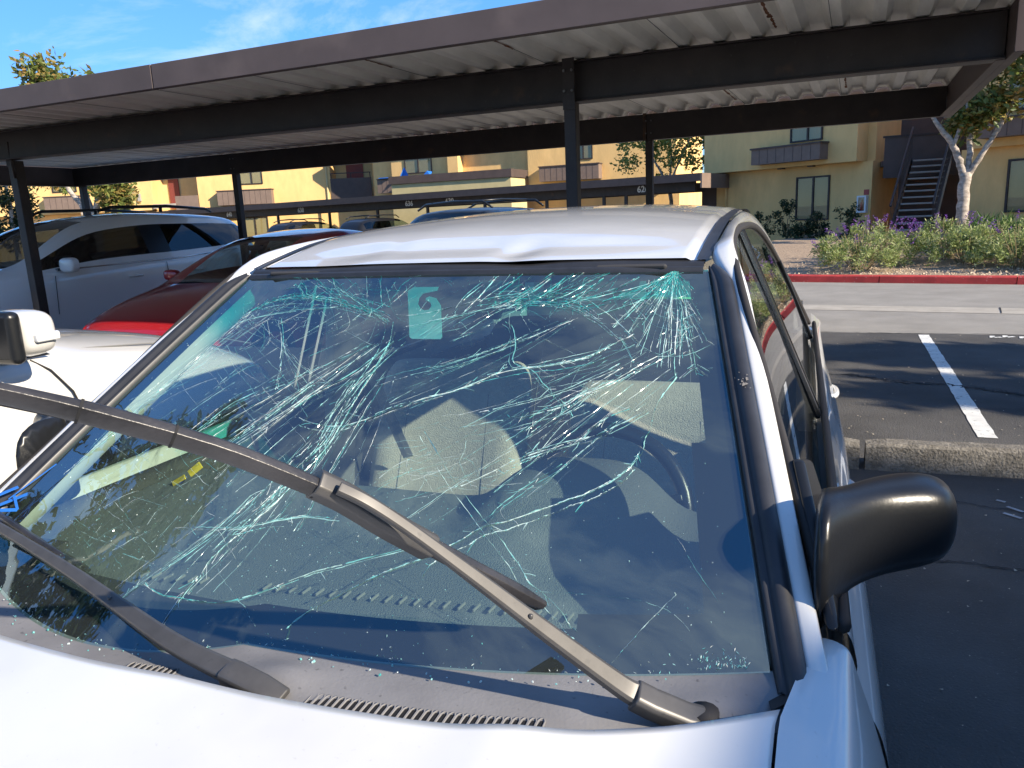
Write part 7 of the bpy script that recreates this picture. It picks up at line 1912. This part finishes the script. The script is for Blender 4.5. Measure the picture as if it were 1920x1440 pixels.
# local y=0 is the cowl
suv, sp_ = loft_car('suv', 'white SUV with tinted side windows parked under the carport at left', 'car', (SUVL, 5.75, 0), R(-1.0), st, M_WHITE3, M_GLASS_DARK, (-.35, 2.55),
    regions=[('hood', (0, 3, 5, 8)), ('windshield', (3, 6, 7, 8)), ('front_window', (4, 7, 5, 6)), ('pillar_panel_window', (7, 8, 5, 6)), ('rear_window', (8, 10, 5, 6)), ('cargo_window', (10, 11, 5, 6)), ('back_window', (11, 12, 5, 8)), ('roof', (6, 11, 6, 8))], wr=.37)
for q_ in ('|1', '|-1'): sp_['pillar_panel_window' + q_].data.materials[0] = M_BLACKPL; sp_['pillar_panel_window' + q_].name = 'pillar_panel'; sp_['front_window' + q_].data.materials[0] = M_GLASS_DARK
for s in (1, -1):
    mirror(suv, s, s * .95, .40, 1.13, M_WHITE3, (.24, .13, .17))
    mb = MB(); mb.tube([(s * .60, 1.25, 1.72), (s * .61, 1.42, 1.765), (s * .61, 2.3, 1.775), (s * .59, 3.0, 1.735), (s * .58, 3.12, 1.69)], [.016, .02, .02, .02, .016], 8); mb.tube([(s * .605, 2.2, 1.70), (s * .608, 2.2, 1.77)], .022, 8); mb.build('roof_rail', M_BLACKPL, suv, smooth=True)
    mb = MB(); mb.tube([(s * .915, .35, 1.078), (s * .918, 1.2, 1.088), (s * .918, 2.2, 1.105), (s * .90, 3.2, 1.165)], .010, 6); mb.build('belt_trim', M_CHROME, suv, smooth=True)
    for y in (1.35, 2.35):
        mb = MB(); mb.tube([(s * .965, y - .1, .93), (s * .992, y - .07, .935), (s * .992, y + .07, .935), (s * .965, y + .1, .93)], .014, 8); mb.build('door_handle', M_WHITE3, suv, smooth=True)
    car_lines(suv, [[(s * .955, .30, 1.02), (s * .972, .28, .9), (s * .972, .26, .6)], [(s * .955, 1.86, 1.07), (s * .972, 1.86, .85), (s * .972, 1.86, .45)]], .0035)
    mb = MB(); mb.loft([[(s * .62, -1.14, .86), (s * .80, -1.03, .90), (s * .92, -.75, .95)], [(s * .64, -1.16, .76), (s * .84, -1.05, .79), (s * .945, -.78, .84)]]); mb.build('headlight', M_LAMPW, suv, smooth=True)
for s in (.36, -.36):
    mb = MB(); mb.tube([(s, 1.0, .6), (s, 1.1, 1.1), (s, 1.12, 1.2), (s, 1.12, 1.38)], [.24, .22, .10, .11], 12, sx=.9); mb.build('seat', M_INTD, suv, smooth=True)
mb = MB(); mb.tube([(.36 + .18 * math.cos(a), .55, 1.0 + .18 * math.sin(a)) for a in [2 * math.pi * k / 20 for k in range(21)]], .015, 6); mb.build('steering_wheel', M_INTD, suv, smooth=True)
mb = MB(); mb.bbox((-.85, .05, .8), (.85, .5, 1.02)); mb.build('dashboard', M_INTD, suv, bevel=.04)

# ---- red car beside it
st = [(-1.10, hoodsect(.66, .62, .52, .56)), (-.98, hoodsect(.80, .70, .655, .70)), (-.55, hoodsect(.875, .78, .80, .865)), (-.06, hoodsect(.885, .84, .885, .95)),
      (.10, sect(.885, .86, .92, .99, .72)), (.48, sect(.885, .88, .94, 1.22, .60)), (.84, sect(.885, .89, .95, 1.365, .56)), (1.40, sect(.885, .89, .955, 1.415, .56)), (1.52, sect(.885, .89, .955, 1.417, .56)), (2.05, sect(.88, .89, .96, 1.385, .54)), (2.45, sect(.87, .90, .98, 1.25, .52)), (2.85, hoodsect(.84, .90, .96, 1.03)), (3.30, hoodsect(.78, .85, .92, .98)), (3.38, hoodsect(.68, .70, .70, .74))]
redc, rp_ = loft_car('coupe', 'red car parked under the carport with its nose in the sun', 'car', (-5.60, 6.02, 0), R(0), st, M_REDCAR, M_GLASS_CAR, (-.32, 2.30),
    regions=[('hood', (0, 3, 5, 8)), ('windshield', (3, 6, 7, 8)), ('front_window', (4, 7, 5, 6)), ('rear_window', (8, 10, 5, 6)), ('back_window', (10, 11, 5, 8)), ('roof', (6, 10, 6, 8))], wr=.31)
for s in (1, -1):
    mirror(redc, s, s * .86, .36, .985, M_REDCAR, (.19, .11, .12))
    mb = MB(); mb.loft([[(s * .46, -1.005, .615), (s * .62, -.945, .655), (s * .80, -.75, .70)], [(s * .48, -1.05, .545), (s * .66, -.99, .565), (s * .865, -.79, .61)]]); mb.build('headlight', M_LAMPW, redc, smooth=True)
for s in (.34, -.34):
    rings = []
    mb = MB(); mb.tube([(s, .95, .5), (s, 1.05, .95), (s, 1.08, 1.03), (s, 1.08, 1.08), (s, 1.09, 1.22)], [.22, .21, .08, .12, .10], 12, sx=.95); mb.build('seat', M_INTD, redc, smooth=True)
mb = MB(); mb.bbox((-.78, .0, .7), (.78, .5, .93)); mb.build('dashboard', M_INTD, redc, bevel=.04)
mb = MB(); mb.tube([(-.10, .62, 1.235), (.10, .62, 1.235)], .028, 8); mb.build('rear_view_mirror', M_INTD, redc, smooth=True)
mb = MB(); mb.tube([(0, .62, 1.21), (0, .62, 1.05)], .004, 5); mb.box((0, .62, 1.12), (.05, .004, .10)); mb.build('mirror_pendant', mat('green_pendant', (.05, .25, .18), .6), redc)

# ---- white crossover beside ours, nose to the kerb (local +y is its nose)
st = [(1.36, hoodsect(.66, .70, .62, .68)), (1.22, hoodsect(.84, .86, .84, .91)), (.78, hoodsect(.915, .96, .99, 1.055)), (.22, hoodsect(.925, 1.0, 1.055, 1.13)),
      (.02, sect(.925, 1.0, 1.075, 1.16, .78)), (-.42, sect(.925, 1.0, 1.08, 1.40, .66)), (-.80, sect(.925, 1.0, 1.085, 1.55, .62)), (-1.35, sect(.925, 1.0, 1.09, 1.60, .62)), (-1.45, sect(.925, 1.0, 1.09, 1.60, .62)), (-2.2, sect(.92, 1.0, 1.11, 1.57, .60)), (-2.75, sect(.90, 1.0, 1.16, 1.48, .56)), (-3.0, hoodsect(.86, .95, 1.02, 1.08)), (-3.1, hoodsect(.76, .8, .8, .84))]
lc, lp_ = loft_car('crossover', 'white crossover beside the sedan seen from its passenger door forward', 'car', (-2.27 - .925, 1.66, 0), R(1.5), st, M_WHITE2, M_GLASS_DARK, (.55, -2.2),
    regions=[('hood', (0, 3, 5, 8)), ('windshield', (3, 6, 7, 8)), ('front_window', (4, 7, 5, 6)), ('rear_window', (8, 10, 5, 6)), ('back_window', (10, 11, 5, 8)), ('roof', (6, 10, 6, 8))], wr=.34)
for s in (1, -1):
    mo = mirror(lc, s, s * .91, -.17, 1.178, M_WHITE2, (.21, .13, .14))
    mb = MB(); mb.box((s * 1.015, -.245, 1.175), (.20, .045, .150)); mb.build('mirror_back', M_BLACKPL, mo, bevel=.02, seg=3)
    mb = MB(); mb.box((s * 1.122, -.165, 1.168), (.02, .075, .026)); mb.build('turn_lamp', M_LAMPW, mo, bevel=.006)
    mb = MB(); mb.prism([(s * .866, -.34, 1.078), (s * .868, .03, 1.075), (s * .862, .0, 1.095), (s * .835, -.16, 1.165), (s * .80, -.34, 1.25)], None, (s * .012, 0, 0)); mb.build('sail_panel', M_BLACKPL, lc, bevel=.005)
    car_lines(lc, [[(s * .868, -.04, 1.068), (s * .900, .0, 1.03), (s * .921, .05, .95), (s * .929, .075, .86), (s * .930, .085, .60)]], .0035)
    car_lines(lc, [[(s * .80, .16, 1.068), (s * .80, .5, 1.03), (s * .77, .95, .975), (s * .70, 1.2, .91)]], .003, M_INT)
    mb = MB(); mb.tube([(s * .90, -2.0, 1.085), (s * .905, -.3, 1.072)], .010, 6); mb.build('belt_trim', M_BLACKPL, lc, smooth=True)

# ---- dark SUVs beyond the carport: roofs with rails
def dark_suv(label, loc, rz):
    st = [(-1.1, hoodsect(.72, .80, .72, .78)), (-.95, hoodsect(.88, .90, .86, .93)), (0, hoodsect(.93, .98, 1.04, 1.10)), (.12, sect(.93, .98, 1.05, 1.14, .78)), (.55, sect(.93, .98, 1.06, 1.42, .68)), (.90, sect(.93, .98, 1.07, 1.58, .66)),
          (1.6, sect(.93, .98, 1.08, 1.63, .66)), (2.6, sect(.93, .98, 1.10, 1.62, .65)), (3.2, sect(.91, .98, 1.14, 1.56, .62)), (3.5, hoodsect(.86, .9, 1.0, 1.05)), (3.55, hoodsect(.76, .8, .8, .84))]
    r_, p_ = loft_car('suv', label, 'car', loc, rz, st, M_BLACKCAR, M_GLASS_DARK, (-.25, 2.4), regions=[('hood', (0, 2, 5, 8)), ('windshield', (2, 5, 6, 8)), ('front_window', (4, 6, 5, 6)), ('rear_window', (6, 8, 5, 6)), ('roof', (5, 8, 6, 8))], wr=.36)
    for s in (1, -1):
        mb = MB(); mb.tube([(s * .60, .95, 1.60), (s * .62, 1.15, 1.70), (s * .62, 1.9, 1.725), (s * .60, 2.7, 1.70), (s * .59, 2.95, 1.61)], [.02, .022, .022, .022, .02], 8); mb.build('roof_rail', M_BLACKPL, r_, smooth=True)
    for y in (1.35, 2.5):
        mb = MB(); mb.tube([(-.62, y, 1.715), (0, y, 1.735), (.62, y, 1.715)], .018, 8); mb.build('cross_bar', M_BLACKPL, r_, smooth=True)
    return r_
dark_suv('black SUV with roof rails showing above the sedan roof', (-4.0, 12.0, 0), R(66))
dark_suv('dark SUV with roof rails under the far carport', (-17.9, 31.3, 0), R(166))
dark_suv('second dark car under the far carport behind the carport post', (-22.6, 32.4, 0), R(166))
